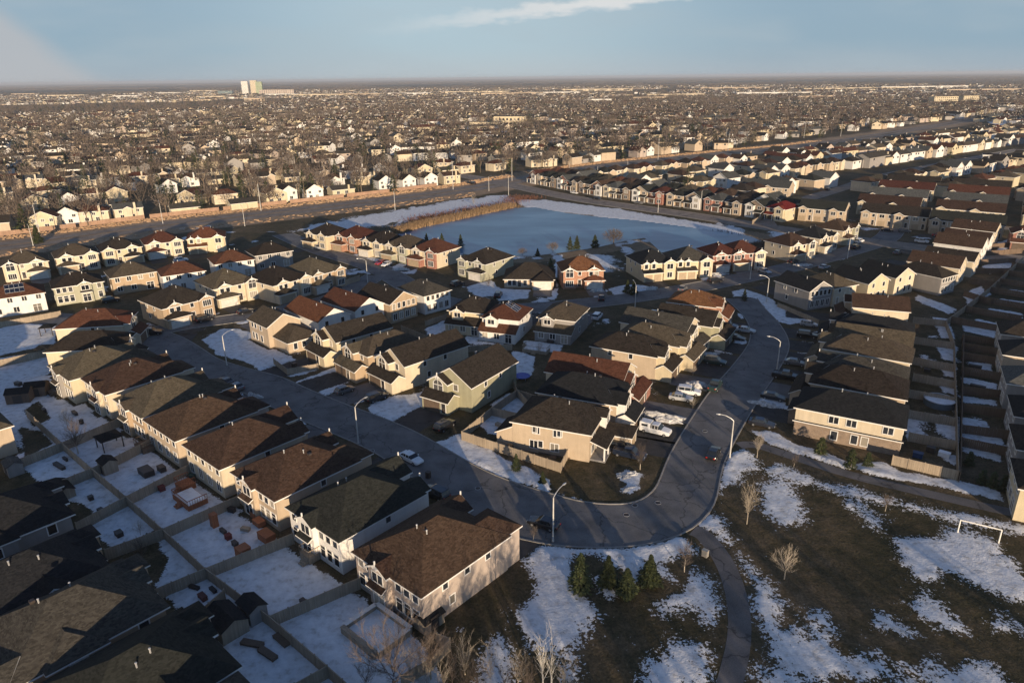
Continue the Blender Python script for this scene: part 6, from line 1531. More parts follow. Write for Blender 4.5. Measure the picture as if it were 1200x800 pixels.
# ------------------------------------------------------------------ trees
def bare_tree(seed, H, spread, trunk_h, levels=4, kids=(4, 6), r0=.12, upright=.5, n_sides=5, twig_r=.012, mult=1):
    """trunk mesh and crown mesh of a leafless tree"""
    rg = random.Random(seed); tm, cm = MB(), MB()
    def grow(p, d_, ln, r, lv):
        segs = 3 if lv < 2 else 2
        q = p
        for i in range(segs):
            d_ = (d_ + Vector((rg.gauss(0, .10), rg.gauss(0, .10), rg.gauss(0, .05) + .04 * upright))).normalized()
            n_ = q + d_ * ln / segs; ra, rb = r * (1 - .28 * i / segs * 1.6), r * (1 - .28 * (i + 1) / segs * 1.6)
            (tm if lv == 0 else cm).tube(q, n_, ra, rb, None, max(3, n_sides - lv), cap=False)
            if lv < levels and (lv > 0 or i > 0):
                for _ in range(rg.randint(*kids) if lv > 0 else rg.randint(2, 4)):
                    a = rg.uniform(0, 6.28); el_ = rg.uniform(.35, 1.0) * (1.1 - .3 * upright)
                    u = d_.orthogonal().normalized(); w = d_.cross(u)
                    nd = (d_ * math.cos(el_) + (u * math.cos(a) + w * math.sin(a)) * math.sin(el_)); nd = (nd + Vector((0, 0, .25 * upright))).normalized()
                    grow(q + (n_ - q) * rg.random(), nd, ln * rg.uniform(.45, .72) * (spread if lv == 0 else 1), max(rb * .5, twig_r), lv + 1)
            q = n_
        if lv < levels:
            for _ in range(2): grow(q, (d_ + Vector((rg.gauss(0, .35), rg.gauss(0, .35), .1))).normalized(), ln * .6, max(r * .5, twig_r), lv + 1)
    tm.slots.append(None); cm.slots.append(None)
    grow(Vector((0, 0, 0)), Vector((0, 0, 1)), trunk_h, r0, 0)
    zmax = max(v[2] for v in cm.v); k = H / zmax
    for m in (tm, cm): m.v = [(x * k, y * k, z * k) for x, y, z in m.v]
    return tm, cm
def tree_mesh(mb, mat, name):
    mb.slots = [mat]; mb.m = [0] * len(mb.f); return mb.mesh(name)
def conifer(seed, H, Rr, n=1300, narrow=1.0, leaf=.42):
    rg = random.Random(seed); tm, cm = MB(), MB()
    tm.tube((0, 0, 0), (0, 0, H * .92), H * .022 + .04, .02, BARK, 6)
    for i in range(n):
        t = rg.random() ** .75; z = H * (.06 + .94 * t) ; rad = Rr * ((1 - t) ** narrow) * (.82 + .3 * math.sin(z * 5.5 + seed)) + .05
        a = rg.uniform(0, 6.28); q = rg.uniform(.45, 1.05); k = 1 + .14 * math.sin(a * 3 + seed)
        r_ = rad * q * k
        c = Vector((r_ * math.cos(a), r_ * math.sin(a), z - .18 * r_ + rg.gauss(0, .06)))
        o = Vector((math.cos(a), math.sin(a), rg.uniform(-.55, .1))).normalized(); sd = Vector((-math.sin(a), math.cos(a), rg.gauss(0, .25))).normalized()
        s_ = leaf * rg.uniform(.6, 1.25) * (.5 + .6 * (1 - t))
        cm.face([c - sd * s_ * .42, c + sd * s_ * .42, c + o * s_], NEEDLE)
        if i % 2: cm.face([c - o * s_ * .4 + Vector((0, 0, .05)), c + sd * s_ * .3 - Vector((0, 0, s_ * .3)), c + o * s_ * .7 - Vector((0, 0, s_ * .15))], NEEDLE)
    return tm, cm
def place_tree(nm, meshes, p, rot, label, cat='tree', group=None, s=1.0):
    r = thing(nm, (p[0], p[1], 0), rot, label, cat, group); r.scale = (s, s, s)
    link('trunk', meshes[0], r); link('crown', meshes[1], r); return r
def fuzzy(seed, H, Rr, n=110, zc=.62, tw=.10):
    """far bare tree: many thin upward twigs filling an uneven crown"""
    rg = random.Random(seed); tm, cm = MB(), MB()
    tm.tube((0, 0, 0), (0, 0, H * .45), .22, .12, BARK, 5)
    for i in range(5):
        a = rg.uniform(0, 6.28); tm.tube((0, 0, H * .3), (Rr * .55 * math.cos(a), Rr * .55 * math.sin(a), H * rg.uniform(.6, .85)), .12, .04, BARK, 3)
    for i in range(n):
        a, u, q = rg.uniform(0, 6.28), rg.uniform(-1, 1), rg.random() ** .4
        k = 1 + .22 * math.sin(3 * a + seed) + .15 * math.sin(7 * a + seed * 2)
        c = Vector((Rr * k * q * math.sqrt(1 - u * u) * math.cos(a), Rr * k * q * math.sqrt(1 - u * u) * math.sin(a), H * zc + u * q * H * .36))
        o = (c - Vector((0, 0, H * .28))).normalized() + Vector((rg.gauss(0, .3), rg.gauss(0, .3), rg.gauss(.1, .25))); o.normalize()
        sd = o.orthogonal().normalized(); sd = (sd * rg.uniform(-1, 1) + o.cross(sd) * rg.uniform(-1, 1)).normalized()
        ln = rg.uniform(.7, 1.7)
        cm.face([c - sd * tw, c + sd * tw, c + o * ln], TWIG)
    return tm, cm
def both(mbs, a, b): return (tree_mesh(mbs[0], a, 'trunk') if mbs[0].slots == [None] else mbs[0].mesh('trunk'), tree_mesh(mbs[1], b, 'crown') if mbs[1].slots == [None] else mbs[1].mesh('crown'))
def vase(seed, H, Rr, n=13, th=.30, deep=2, r0=.075, rb=.030, kids=2):
    """young tree: clean stem and a fan of rising branches"""
    rg = random.Random(seed); tm, cm = MB(), MB(); tm.slots.append(None); cm.slots.append(None)
    tm.tube((0, 0, 0), (0, 0, H * th), r0, r0 * .75, None, 7)
    def twig(p, d_, ln, r, lv):
        for i in range(4):
            d_ = (d_ + Vector((rg.gauss(0, .06), rg.gauss(0, .06), .05))).normalized(); q = p + d_ * ln / 4
            cm.tube(p, q, r * (1 - .2 * i), r * (.8 - .2 * i), None, 3, cap=False)
            if lv < deep:
                for _ in range(kids):
                    u = d_.orthogonal().normalized(); a = rg.uniform(0, 6.28); nd = (d_ + (u * math.cos(a) + d_.cross(u) * math.sin(a)) * rg.uniform(.4, .8)).normalized()
                    twig(p + (q - p) * rg.random(), nd, ln * rg.uniform(.3, .5), r * .5, lv + 1)
            p = q
    for i in range(n):
        a = i * 2.4 + rg.gauss(0, .2); t = i / n; z = H * (th * .75 + .3 * t); sp_ = (1 - .75 * t) * Rr
        e = Vector((math.cos(a) * sp_, math.sin(a) * sp_, H * (.55 + .45 * t) + rg.gauss(0, .1)))
        v = e - Vector((0, 0, z)); twig(Vector((0, 0, z)), v.normalized(), v.length, rb, 0)
    return tm, cm
BIRCH = mat_leaf('birch_bark', (.50, .46, .40), (.72, .68, .60))
# park
CON = [both(conifer(i, 1.0 * h_, w_, 1900), None, None) for i, (h_, w_) in enumerate([(5.6, 1.75), (4.6, 1.4), (4.0, 1.55), (4.4, 1.55)])]
for p, m_, lb in [((680, 692), 0, 'tallest of four dark spruces on the park snow'), ((712, 687), 1, 'slim spruce second from the left of four'), ((734, 697), 2, 'squat spruce third of four, nearest the bare grass'), ((761, 684), 3, 'rightmost of four spruces beside the bare sapling')]:
    place_tree('spruce_tree', CON[m_], G(*p), m_ * 1.3, lb, group='park spruces')
sap = both(bare_tree(3, 4.6, .9, 1.9, 3, (2, 3), .06, .5, twig_r=.008), TWIGL, TWIG)
sap2 = both(vase(9, 5.6, 1.15), TWIGL, TWIGL)
sap3 = both(vase(21, 4.6, 2.0), TWIGL, TWIGL)
place_tree('bare_sapling', sap, G(802, 670), .3, 'bare sapling at the mouth of the curved footpath', group='park saplings')
place_tree('bare_sapling', sap2, G(875, 614), 1.3, 'bare tan sapling right of the street bend', group='park saplings', s=1.15)
place_tree('bare_sapling', sap3, G(919, 678), 2.3, 'rounded bare sapling standing alone on the dark grass', group='park saplings', s=1.0)
place_tree('bare_sapling', sap, G(1037, 599), 3.3, 'thin bare sapling below the upper park path', group='park saplings', s=.7)
place_tree('bare_sapling', sap2, G(887, 536), 4.3, 'thin bare sapling beside the head of the park path', group='park saplings', s=.8)
place_tree('bare_sapling', sap, G(930, 547), 4.9, 'spindly bare sapling above the long snow strip', group='park saplings', s=.55)
place_tree('bare_sapling', sap, G(625, 632), 5.3, 'small stake-like sapling beside the lamp post', group='park saplings', s=.5)
big = both(vase(5, 8.2, 5.0, 10, .12, 3, .24, .055), TWIG, TWIG)
tall1 = both(vase(13, 8.0, 2.2, 12, .25, 3, .14, .04), TWIGL, TWIG)
tall2 = both(vase(17, 9.0, .95, 8, .35, 1, .10, .03, 2), BIRCH, BIRCH)
GB = 'tall bare trees at the bottom edge'
place_tree('bare_tree', big, G(462, 806), .5, 'big spreading bare tree in front of the raised garden frame', group=GB)
place_tree('bare_tree', tall1, G(505, 796), 1.7, 'brown bare tree right of the spreading one', group=GB, s=.8)
place_tree('birch_tree', tall2, G(636, 818), .2, 'left of two white-stemmed birches at the bottom edge', group='birches'); place_tree('birch_tree', tall2, G(646, 822), 2.2, 'right of two white-stemmed birches at the bottom edge', group='birches', s=1.1)
shr = both(vase(31, 4.2, 1.5, 9, .04, 2, .05, .028), TWIG, TWIG); shr2 = both(vase(37, 4.6, 1.3, 8, .04, 2, .05, .028), TWIGL, TWIGL)
for i, p in enumerate([(480, 790), (530, 800), (545, 790), (560, 805), (575, 796), (592, 806), (607, 800), (618, 812), (520, 812), (548, 818), (500, 806), (430, 806), (662, 812)]):
    place_tree('bare_shrub', shr if i % 2 else shr2, G(*p), i * 1.1, 'bare brown shrub in the thicket along the bottom edge, %s from the left' % ordinal(sorted(range(13), key=lambda j: [480, 530, 545, 560, 575, 592, 607, 618, 520, 548, 500, 430, 662][j]).index(i)), 'shrub', 'thicket shrubs', s=.8 + .25 * (i * 7 % 5) / 4)
# trees behind the camera side of the park that rake the last house with shadows
for i in range(14):
    a_ = (2 + i * 5.3 + (i * 37 % 5), 24 - (i * 53 % 13) * 1.6)
    place_tree('bare_tree', tall1 if i % 3 else big, a_, i * 2.1, 'bare tree of the belt south of the park, %s, outside the frame' % ordinal(i), group='tree belt outside the frame', s=1.25 + .2 * (i % 3))
cedar = [both(conifer(60 + i, 3.2 + .3 * i, .95, 800, .45, .36), None, None) for i in range(2)]
for i, p in enumerate([(961, 532), (996, 548), (1016, 546)]): place_tree('cedar', cedar[i % 2], G(*p), i, 'bushy cedar at the foot of the cream and brick wall, %s' % ['left', 'middle', 'right'][i], group='cedars by the path house', s=[1.0, 1.0, .8][i])
for i, p in enumerate([(1150, 567), (1162, 571), (1175, 574), (1189, 577), (1135, 545)]): place_tree('cedar', cedar[i % 2], G(*p), i, ['first of four clipped cedars near the right edge', 'second of four clipped cedars near the right edge', 'third of four clipped cedars near the right edge', 'fourth of four clipped cedars near the right edge', 'ochre cedar behind the clipped row'][i], group='cedars near the right edge', s=[.8, .8, .85, .75, .8][i])
for i, (p, s_, lb) in enumerate([((605, 551), .55, 'small dark shrub against the long sunlit fence'), ((636, 567), .5, 'rightmost small shrub before the long sunlit fence'), ((742, 345), 1.0, 'right of two dark spruces by the street'), ((735, 343), .9, 'left of two dark spruces by the street'), ((872, 352), .6, 'dark evergreen on the junction island'),
                                 ((45, 285), 1.6, 'broad green pine at the left edge of the boulevard')]): place_tree('evergreen', CON[i % 4], G(*p), i, lb, group='street evergreens', s=s_)
for i, (p, s_, lb) in enumerate([((668, 293), .9, 'left of two slim spruces on the near pond bank'), ((676, 292), 1.1, 'right of two slim spruces on the near pond bank'), ((697, 290), 1.2, 'spruce near the rounded willow at the pond'), ((518, 285), .9, 'spruce at the reed end of the pond'), ((540, 290), .9, 'second spruce at the reed end of the pond'),
                                 ((500, 284), .8, 'third spruce at the reed end of the pond'), ((630, 300), .7, 'small spruce behind the bungalow'), ((645, 318), 1.0, 'dark spruce beside the bungalow roof')]): place_tree('spruce_tree', CON[i % 4], G(*p), i, lb, group='pond spruces', s=s_)
ws = both(fuzzy(5, 6.0, 3.4, 900, .55, .05), None, None)
place_tree('bare_willow', ws, G(719, 286), 0, 'large rounded orange-brown willow at the pond', group='pond willows')
place_tree('bare_willow', ws, G(648, 295), 2, 'brown bare bush between pond and houses', group='pond willows', s=.6); place_tree('bare_willow', ws, G(612, 299), 3, 'low brown bush behind the bungalow', group='pond willows', s=.45)
place_tree('bare_shrub', shr, G(572, 336), 0, 'brown shrub beside the sage green house', 'shrub', 'garden shrubs', s=.9); place_tree('bare_shrub', shr2, G(555, 240), 0, 'brown shrub on the far pond bank', 'shrub', 'garden shrubs', s=1.2)
for i, (p, s_, lb) in enumerate([((80, 503), .85, 'bare tree in the second snowy left yard'), ((92, 532), .8, 'bare tree against the middle fence'), ((165, 627), .5, 'small bare tree in the blue snow'), ((168, 660), .5, 'tiny bare tree in the oval snow patch'), ((812, 440), .5, 'thin bare tree before the right garages'), ((750, 550), .55, 'thin bare tree on the corner lawn'), ((632, 415), .6, 'bare tree behind the solar roof'), ((1070, 398), .5, 'bare tree in the second right yard'), ((812, 478), .45, 'bare tree beside the driveways')]):
    place_tree('bare_tree', (sap3, tall1)[i % 2], G(*p), i * 1.7, lb, group='garden trees', s=s_)
# reeds round the far end of the pond: nobody could count them
mb = MB(); rg = random.Random(4)
def scatter_line(line, wid, n, hgt, mat, jit=1.0):
    P = [Vector(p) for p in line]
    for i in range(n):
        k = rg.randrange(len(P) - 1); t = rg.random(); c = P[k] + (P[k + 1] - P[k]) * t; x, y = c.x + rg.gauss(0, wid), c.y + rg.gauss(0, wid)
        if poly_sd(np.array([x]), np.array([y]), POND)[0] > 1.2: continue
        a = rg.uniform(0, 3.14); w_ = rg.uniform(.06, .16); h_ = hgt * rg.uniform(.6, 1.2)
        mb.face([(x - w_ * math.cos(a), y - w_ * math.sin(a), 0), (x + w_ * math.cos(a), y + w_ * math.sin(a), 0), (x + rg.gauss(0, .3), y + rg.gauss(0, .3), h_)], mat)
scatter_line(W2([(470, 272), (492, 265), (530, 257), (570, 248), (598, 242)]), 2.3, 12000, 2.0, REED)
tag(link('reeds', mb.mesh('reeds')), 'golden dry reeds along the far end of the frozen pond', 'reeds', kind='stuff')
mb = MB(); scatter_line(W2([(480, 259), (520, 252), (560, 244), (598, 238), (606, 232), (625, 232)]), 3.5, 2200, 1.4, REDTW); scatter_line(W2([(900, 284), (880, 290), (835, 272), (870, 279)]), 2.0, 2500, 1.0, TWIG)
tag(link('brush', mb.mesh('brush')), 'dark red brush above the reeds on the pond bank', 'brush', kind='stuff')

STRAW = mat_leaf('straw_grass', (.30, .19, .11), (.52, .35, .21))
mb = MB()
for q0, q1, n, hh in ((13, 22.5, 15000, .42), (-11.5, -22, 5000, .30)):
    acc = [Vector(p) for p in offset(B_, 0)]
    for i in range(n):
        k = rg.randrange(6, len(acc) - 40); t = rg.random(); p = acc[k] + (acc[k + 1] - acc[k]) * t; d_ = (acc[k + 1] - acc[k]).normalized(); o_ = rg.uniform(q0, q1)
        x, y = p.x - d_.y * o_, p.y + d_.x * o_
        if math.hypot(x, y) > 760 or (q0 < 0 and (x > -20 or rg.random() < .2)): continue
        a = rg.uniform(-.7, .7) + .3; w_ = rg.uniform(.5, 1.1); z_ = hh * rg.uniform(.4, 1.2)
        mb.face([(x - w_ * math.cos(a), y - w_ * math.sin(a), 0), (x + w_ * math.cos(a), y + w_ * math.sin(a), 0), (x + w_ * .7 * math.cos(a), y + .2, z_), (x - w_ * .5 * math.cos(a), y + .2, z_ * .8)], STRAW)
tag(link('dry_grass', mb.mesh('dry_grass')), 'tall straw-coloured grass on the boulevard verges', 'grass', kind='stuff')
_l = [p for p in offset(B_, 23.5)]
_k = 0; _i = 4
while _i < len(_l) - 16 and _k < 26:
    a, b = _l[_i], _l[_i + 15]; _i += 16
    if not (-30 < proj(a[0], a[1])[0] < 520): continue
    if -70 < a[0] < 20 and 425 < a[1] < 530: continue
    fence(a, b, 'reddish fence behind the boulevard verge, %s stretch from left' % ordinal(_k), 'fences beyond the boulevard', h=1.9, mat=FENCER); _k += 1

# ------------------------------------------------------------------ the district beyond the boulevard
MID = []          # candidates: (distance, x, y, angle, model, row text)
BV = [Vector(p) for p in BLV1]
def above_blvd(x, y):
    """signed metres beyond the boulevard line"""
    best = None
    for a, b in zip(BV, BV[1:]):
        d_ = (b - a); t = max(0, min(1, ((x - a.x) * d_.x + (y - a.y) * d_.y) / d_.length_squared)); q = a + d_ * t
        ds = math.hypot(x - q.x, y - q.y); s_ = (x - a.x) * -d_.y + (y - a.y) * d_.x
        if best is None or ds < best[0]: best = (ds, s_ / d_.length)
    return best[0] * (1 if best[1] > 0 else -1)
def rline(line, x, y): return min(seg_dist(np.array([x]), np.array([y]), a[0], a[1], b[0], b[1])[0] for a, b in zip(line, line[1:]))
def visible(x, y, z=4, m=30):
    p = proj(x, y, z); return -m < p[0] < 1200 + m and 60 < p[1] < 830
# models: simple houses with their own windows and chimneys
def mid_model(W, D, e, rt, roof, wall, p=.5, chim=True, bay=None, garage=True):
    h = House((0, 0), 0, W, D, roof, wall, None, None, rt, e, p, near=False)
    for q in np.linspace(W * .2, W * .8, 3 if W > 9 else 2):
        if e > 4: h.win('near', float(q), e - 1.9, 1.3, 1.2)
    for q in (W * .25, W * .62): h.win('near', q, .8, 1.6, 1.5)
    h.win('right', D * .5, e - 1.9, 1.0, 1.1)
    if bay: h.bay('near', W * bay[0], W * bay[1], 1.4, e + .1, 'gable')
    if chim:
        m = MB(); m.box(-.45, .45, -.8, 0, 0, h.zr + .5, h.wm); c = part('chimney', m, h.root); c.location = (W * .72, 0, 0)
    r = h.root; r.name = 'house'
    kids = list(r.children_recursive)
    remember(r); return r
MODELS = []
for a in [(11, 8, 5.2, 'gu', 'br', 'ye', .5, True, None), (12, 8, 5.2, 'hip', 'rb', 'cr', .5, True, None), (9, 9, 5.2, 'gv', 'dk', 'wh', .6, False, None), (13, 8, 3.2, 'gu', 'gb', 'ye', .45, True, None),
          (11, 8.5, 5.4, 'gu', 'dk', 'be', .55, True, (.55, .95)), (10, 9, 5.3, 'hip', 'br', 'wh', .55, True, (.05, .5)), (12, 8, 5.2, 'gu', 'gy', 'cr', .5, True, (.3, .6)), (11, 9, 5.2, 'gv', 'rb', 'ye', .5, False, None)]:
    MODELS.append(mid_model(*a))
MNAME = ['yellow house with brown roof', 'cream house with red-brown roof', 'white gabled house with dark roof', 'low yellow house with grey-brown roof', 'beige house with dark roof', 'white house with brown roof', 'cream house with grey roof', 'yellow gabled house with red-brown roof']
NM = []
for a in [(9.5, 11, 5.6, 'hip', 'rb', 'be', .5, False, (.05, .5)), (9.5, 11, 5.6, 'hip', 'br', 'cr', .5, False, (.5, .95)), (9.5, 11, 5.6, 'hip', 'dk', 'be', .55, False, (.05, .5)), (9.5, 12, 5.6, 'gv', 'gy', 'wh', .6, False, None), (10, 11, 5.6, 'hip', 'gg', 'be', .5, False, (.3, .8)), (10, 11, 5.6, 'hip', 'tn', 'ye', .5, False, (.5, .95))]:
    NM.append(mid_model(*a))
NNAME = ['beige house with red-brown hip roof', 'cream house with brown hip roof', 'beige house with dark hip roof', 'white gabled house with grey roof', 'beige house with grey-green roof', 'yellow house with tan roof']
u = Vector((math.cos(R(36.6)), math.sin(R(36.6)))); nrm = Vector((-u.y, u.x))
org = Vector((-28, 410))
rg = random.Random(21)
# older district: rows roughly along the boulevard, bending further out
row = 0; off = 27.0
while off < 1050:
    ang_w = lambda s: 8 * math.sin(s / 130.0 + row * .7) + 5 * math.sin(s / 47.0 + row * 1.9)
    s = -620.0
    while s < 1400:
        c = org + u * s + nrm * (off + (ang_w(s) if row else 0))
        # follow the boulevard's own line for the first rows
        w_ = rg.choice([11.5, 12.5, 14.5, 17]); s += w_ + (rg.random() < .14) * 14
        ab = above_blvd(c.x, c.y)
        if ab < 24 or not visible(c.x, c.y): continue
        if -60 < c.x < 60 and 940 < c.y < 1090: continue
        if rg.random() < (.10 if math.hypot(c.x, c.y) < 520 else .30): continue
        MID.append((math.hypot(c.x, c.y), c.x + rg.gauss(0, 2.0), c.y + rg.gauss(0, 2.0), 36.6 + rg.gauss(0, 6) + rg.choice([0, 0, 0, 180, -50]) - 12 * (row > 3), ('M', rg.randrange(8)), row, s, 'beyond the boulevard'))
    off += [26, 37][row % 2]; row += 1
NROW1 = row
# newer rows between the boulevard and the pond road
row = 0; off = -28.0
while off > -760:
    s = 40.0
    while s < 900:
        c = org + u * s + nrm * off; s += 12.6
        if above_blvd(c.x, c.y) > -20 or not visible(c.x, c.y): continue
        if rline(RD2, c.x, c.y) < 46 or rline(RD3, c.x, c.y) < 13: continue
        # only the right-hand side of the pond road
        k = [Vector(p) for p in RD2]; best = min(range(len(k) - 1), key=lambda i: seg_dist(np.array([c.x]), np.array([c.y]), k[i].x, k[i].y, k[i + 1].x, k[i + 1].y)[0])
        d_ = k[best + 1] - k[best]
        if (c.x - k[best].x) * -d_.y + (c.y - k[best].y) * d_.x < 0: continue
        # keep clear of the townhouse blocks
        q = (Vector((c.x, c.y)) - Vector((120, 300))); qu = q.x * math.cos(R(-38)) + q.y * math.sin(R(-38)); qn = -q.x * math.sin(R(-38)) + q.y * math.cos(R(-38))
        if qn < 112 and qu > -8 and c.x > 118: continue
        MID.append((math.hypot(c.x, c.y), c.x + rg.gauss(0, .8), c.y + rg.gauss(0, 1.2), 36.6 + rg.gauss(0, 3) + (180 if row % 2 else 0) + rg.choice([0, 0, 0, -90]), ('N', rg.randrange(6)), row, s, 'by pond road'))
    off -= [27, 36][row % 2]; row += 1
# semis facing the pond road
a_, b_ = Vector(G(655, 222, 0)), Vector(G(872, 258, 0))
cs = [(Vector((RD2[i][0], RD2[i][1]))) for i in range(2, 6)]
fr = []
L_ = smooth_line(RD2, 2.0); acc = 0; last = None
for p, q in zip(L_, L_[1:]):
    d_ = (q - p).normalized(); nn = Vector((-d_.y, d_.x)); acc += (q - p).length
    if acc > 9.6 and -2 < p.x < 104 and p.y > 296: fr.append((p + nn * 15.5, math.degrees(math.atan2(d_.y, d_.x)))); acc = 0
for i, (c, an) in enumerate(fr):
    wl, rf = [('rk', 'rb'), ('be', 'gg'), ('bk', 'gg'), ('rk', 'gy'), ('be', 'dk'), ('bk', 'gg'), ('ob', 'br'), ('cr', 'gy'), ('bk', 'dk'), ('be', 'gg')][i % 10]
    if i == len(fr) - 1: wl, rf = 'ye', 'rd'
    A = (c.x, c.y)
    near_house(A, an, 8.8, 12, rf, wl, '%s semi with %s roof facing the pond road, %s from the left' % (WN(wl), RN(rf), ordinal(i)), 'semis facing the pond road', 'hip' if i % 3 else 'gv', 'near', 0, bs=None, sides=1, near=False)
    style_semi(HOUSES[-1], 'near', i)
# second line directly behind them
for i, (c, an) in enumerate(fr):
    d_ = Vector((math.cos(R(an)), math.sin(R(an)))); nn = Vector((-d_.y, d_.x)); q = c + nn * 27
    if above_blvd(q.x, q.y) > -12: continue
    MID.append((math.hypot(q.x, q.y), q.x, q.y, an + 180, ('N', i % 6), 40, i * 12, 'behind the semis'))
# townhouse blocks
def townhouse(A, th, n, roof, wall, label, w=6.2, D=11, wall2=None):
    h = House(A, th, n * w, D, roof, wall, label, 'townhouse blocks', 'gu', 5.6, .55, near=False, name='townhouse_block', wall2=wall2)
    h.root['category'] = 'townhouses'
    for i in range(n):
        x = i * w
        if i % 2 == 0: h.bay('near', x + .4, x + 3.8, 1.1, 5.7, 'gable', wm=h.wm); h.win('near', x + 2.1, 3.6, 1.8, 1.4, 1.1)
        else: h.win('near', x + 2.0, 3.7, 1.8, 1.3); 
        h.gdoor('near', x + 2.1, 1.1 if i % 2 == 0 else 0, 2.6, parent=h.root); h.door('near', x + 5.0, 0); h.win('near', x + 5.0, 3.8, 1.0, 1.2)
        m = MB(); m.box(x - .12, x + .12, -.2, 0.001, 0, 5.3, TRIM)
        if i: part('party_wall', m, h.root)
    h.win('right', 4, 3.6, 1, 1.2); HOUSES.append(h)
for i, (p, n, rf, wl, w2_) in enumerate([((936, 243), 3, 'gg', 'be', 'bk'), ((1009, 248), 4, 'dk', 'be', 'rk'), ((1090, 257), 4, 'gg', 'be', 'be')]):
    townhouse(px(p), -35, n, rf, wl, '%s townhouses with %s roof in the nearest block row, %s from the left' % (WN(wl), RN(rf), ordinal(i)), wall2=w2_)
o0 = Vector(px((1009, 248))); d0 = Vector((math.cos(R(-35)), math.sin(R(-35)))); n0_ = Vector((-d0.y, d0.x)); c_ = 0
for r_, (dn, rf, wl) in enumerate([(26, 'br', 'ye'), (52, 'gy', 'be'), (80, 'rb', 'ye'), (106, 'dk', 'cr')]):
    for k_ in range(-1 if r_ != 1 else -2, 5):
        A = o0 + n0_ * dn + d0 * (k_ * 31 - 6)
        if not visible(A.x, A.y, 3, 60): continue
        if rline(RD3, A.x, A.y) < 12: continue
        townhouse((A.x, A.y), -35, 4, rf, wl, '%s townhouses with %s roof, %s block row, %s from the left' % (WN(wl), RN(rf), ordinal(r_ + 1), ordinal(k_ + 2)), D=11)
MID.sort(key=lambda t: t[0])
n_built = sum(1 for o in COL.objects if o.get('category') in ('house', 'townhouses'))
LIM = max(0, 296 - n_built + len(MODELS) + len(NM))
solo, rest = MID[:LIM], MID[LIM:]
seen = {}
rows_ = {}
for t in solo: rows_.setdefault((t[7], t[5]), []).append(t)
protos_used = set()
for (where, rw), lst in rows_.items():
    lst.sort(key=lambda t: proj(t[1], t[2], 3)[0])
    for i, (ds, x, y, an, (kd, mi), _, s, _w) in enumerate(lst):
        src = (MODELS if kd == 'M' else NM)[mi]; nmx = (MNAME if kd == 'M' else NNAME)[mi]
        c = src if (kd, mi) not in protos_used else copy_tree(src)
        protos_used.add((kd, mi))
        W_ = {'M': 11, 'N': 9.7}[kd]; a2 = R(an)
        c.location = (x - math.cos(a2) * W_ / 2, y - math.sin(a2) * W_ / 2, 0); c.rotation_euler = (0, 0, a2)
        c['label'] = '%s, %s from left, %s row %s' % (nmx, ordinal(i), ordinal(rw) if rw != 40 else 'single', where)
        c['category'] = 'house'; c['group'] = 'houses ' + where
for kd, lst in (('M', MODELS), ('N', NM)):
    for i, r in enumerate(lst):
        if (kd, i) not in protos_used:
            for o in list(r.children_recursive) + [r]: bpy.data.objects.remove(o)

# ------------------------------------------------------------------ beyond that: masses too many to count, each one object
def tile(tv, tf, tm_, pos, ang, scl, name, mats, label, cat, split=None):
    """many copies of one template (vertices, triangles/quads, material index) baked into one mesh"""
    n, k = len(pos), len(tv); c, s = np.cos(ang), np.sin(ang)
    V = tv[None] * scl[:, None, :]
    Vx = V[..., 0] * c[:, None] - V[..., 1] * s[:, None] + pos[:, 0:1]; Vy = V[..., 0] * s[:, None] + V[..., 1] * c[:, None] + pos[:, 1:2]; Vz = V[..., 2]
    return np.stack([Vx, Vy, Vz], -1).reshape(-1, 3), (tf[None] + (np.arange(n) * k)[:, None, None]).reshape(-1, tf.shape[1]), np.tile(tm_, n)
def bake(name, chunks, mats, label, cat):
    V, F, M, o = [], [], [], 0
    for v, f, m in chunks: V.append(v); F.append(f + o); M.append(m); o += len(v)
    V, F, M = np.concatenate(V), np.concatenate(F), np.concatenate(M)
    k = F.shape[1]; me = bpy.data.meshes.new(name)
    me.vertices.add(len(V)); me.vertices.foreach_set('co', V.astype(np.float32).ravel()); me.loops.add(F.size); me.loops.foreach_set('vertex_index', F.astype(np.int32).ravel())
    me.polygons.add(len(F)); me.polygons.foreach_set('loop_start', (np.arange(len(F)) * k).astype(np.int32)); me.polygons.foreach_set('loop_total', np.full(len(F), k, np.int32))
    for m in mats: me.materials.append(m)
    me.polygons.foreach_set('material_index', M.astype(np.int32)); me.update(calc_edges=True)
    return tag(link(name, me), label, cat, kind='stuff')
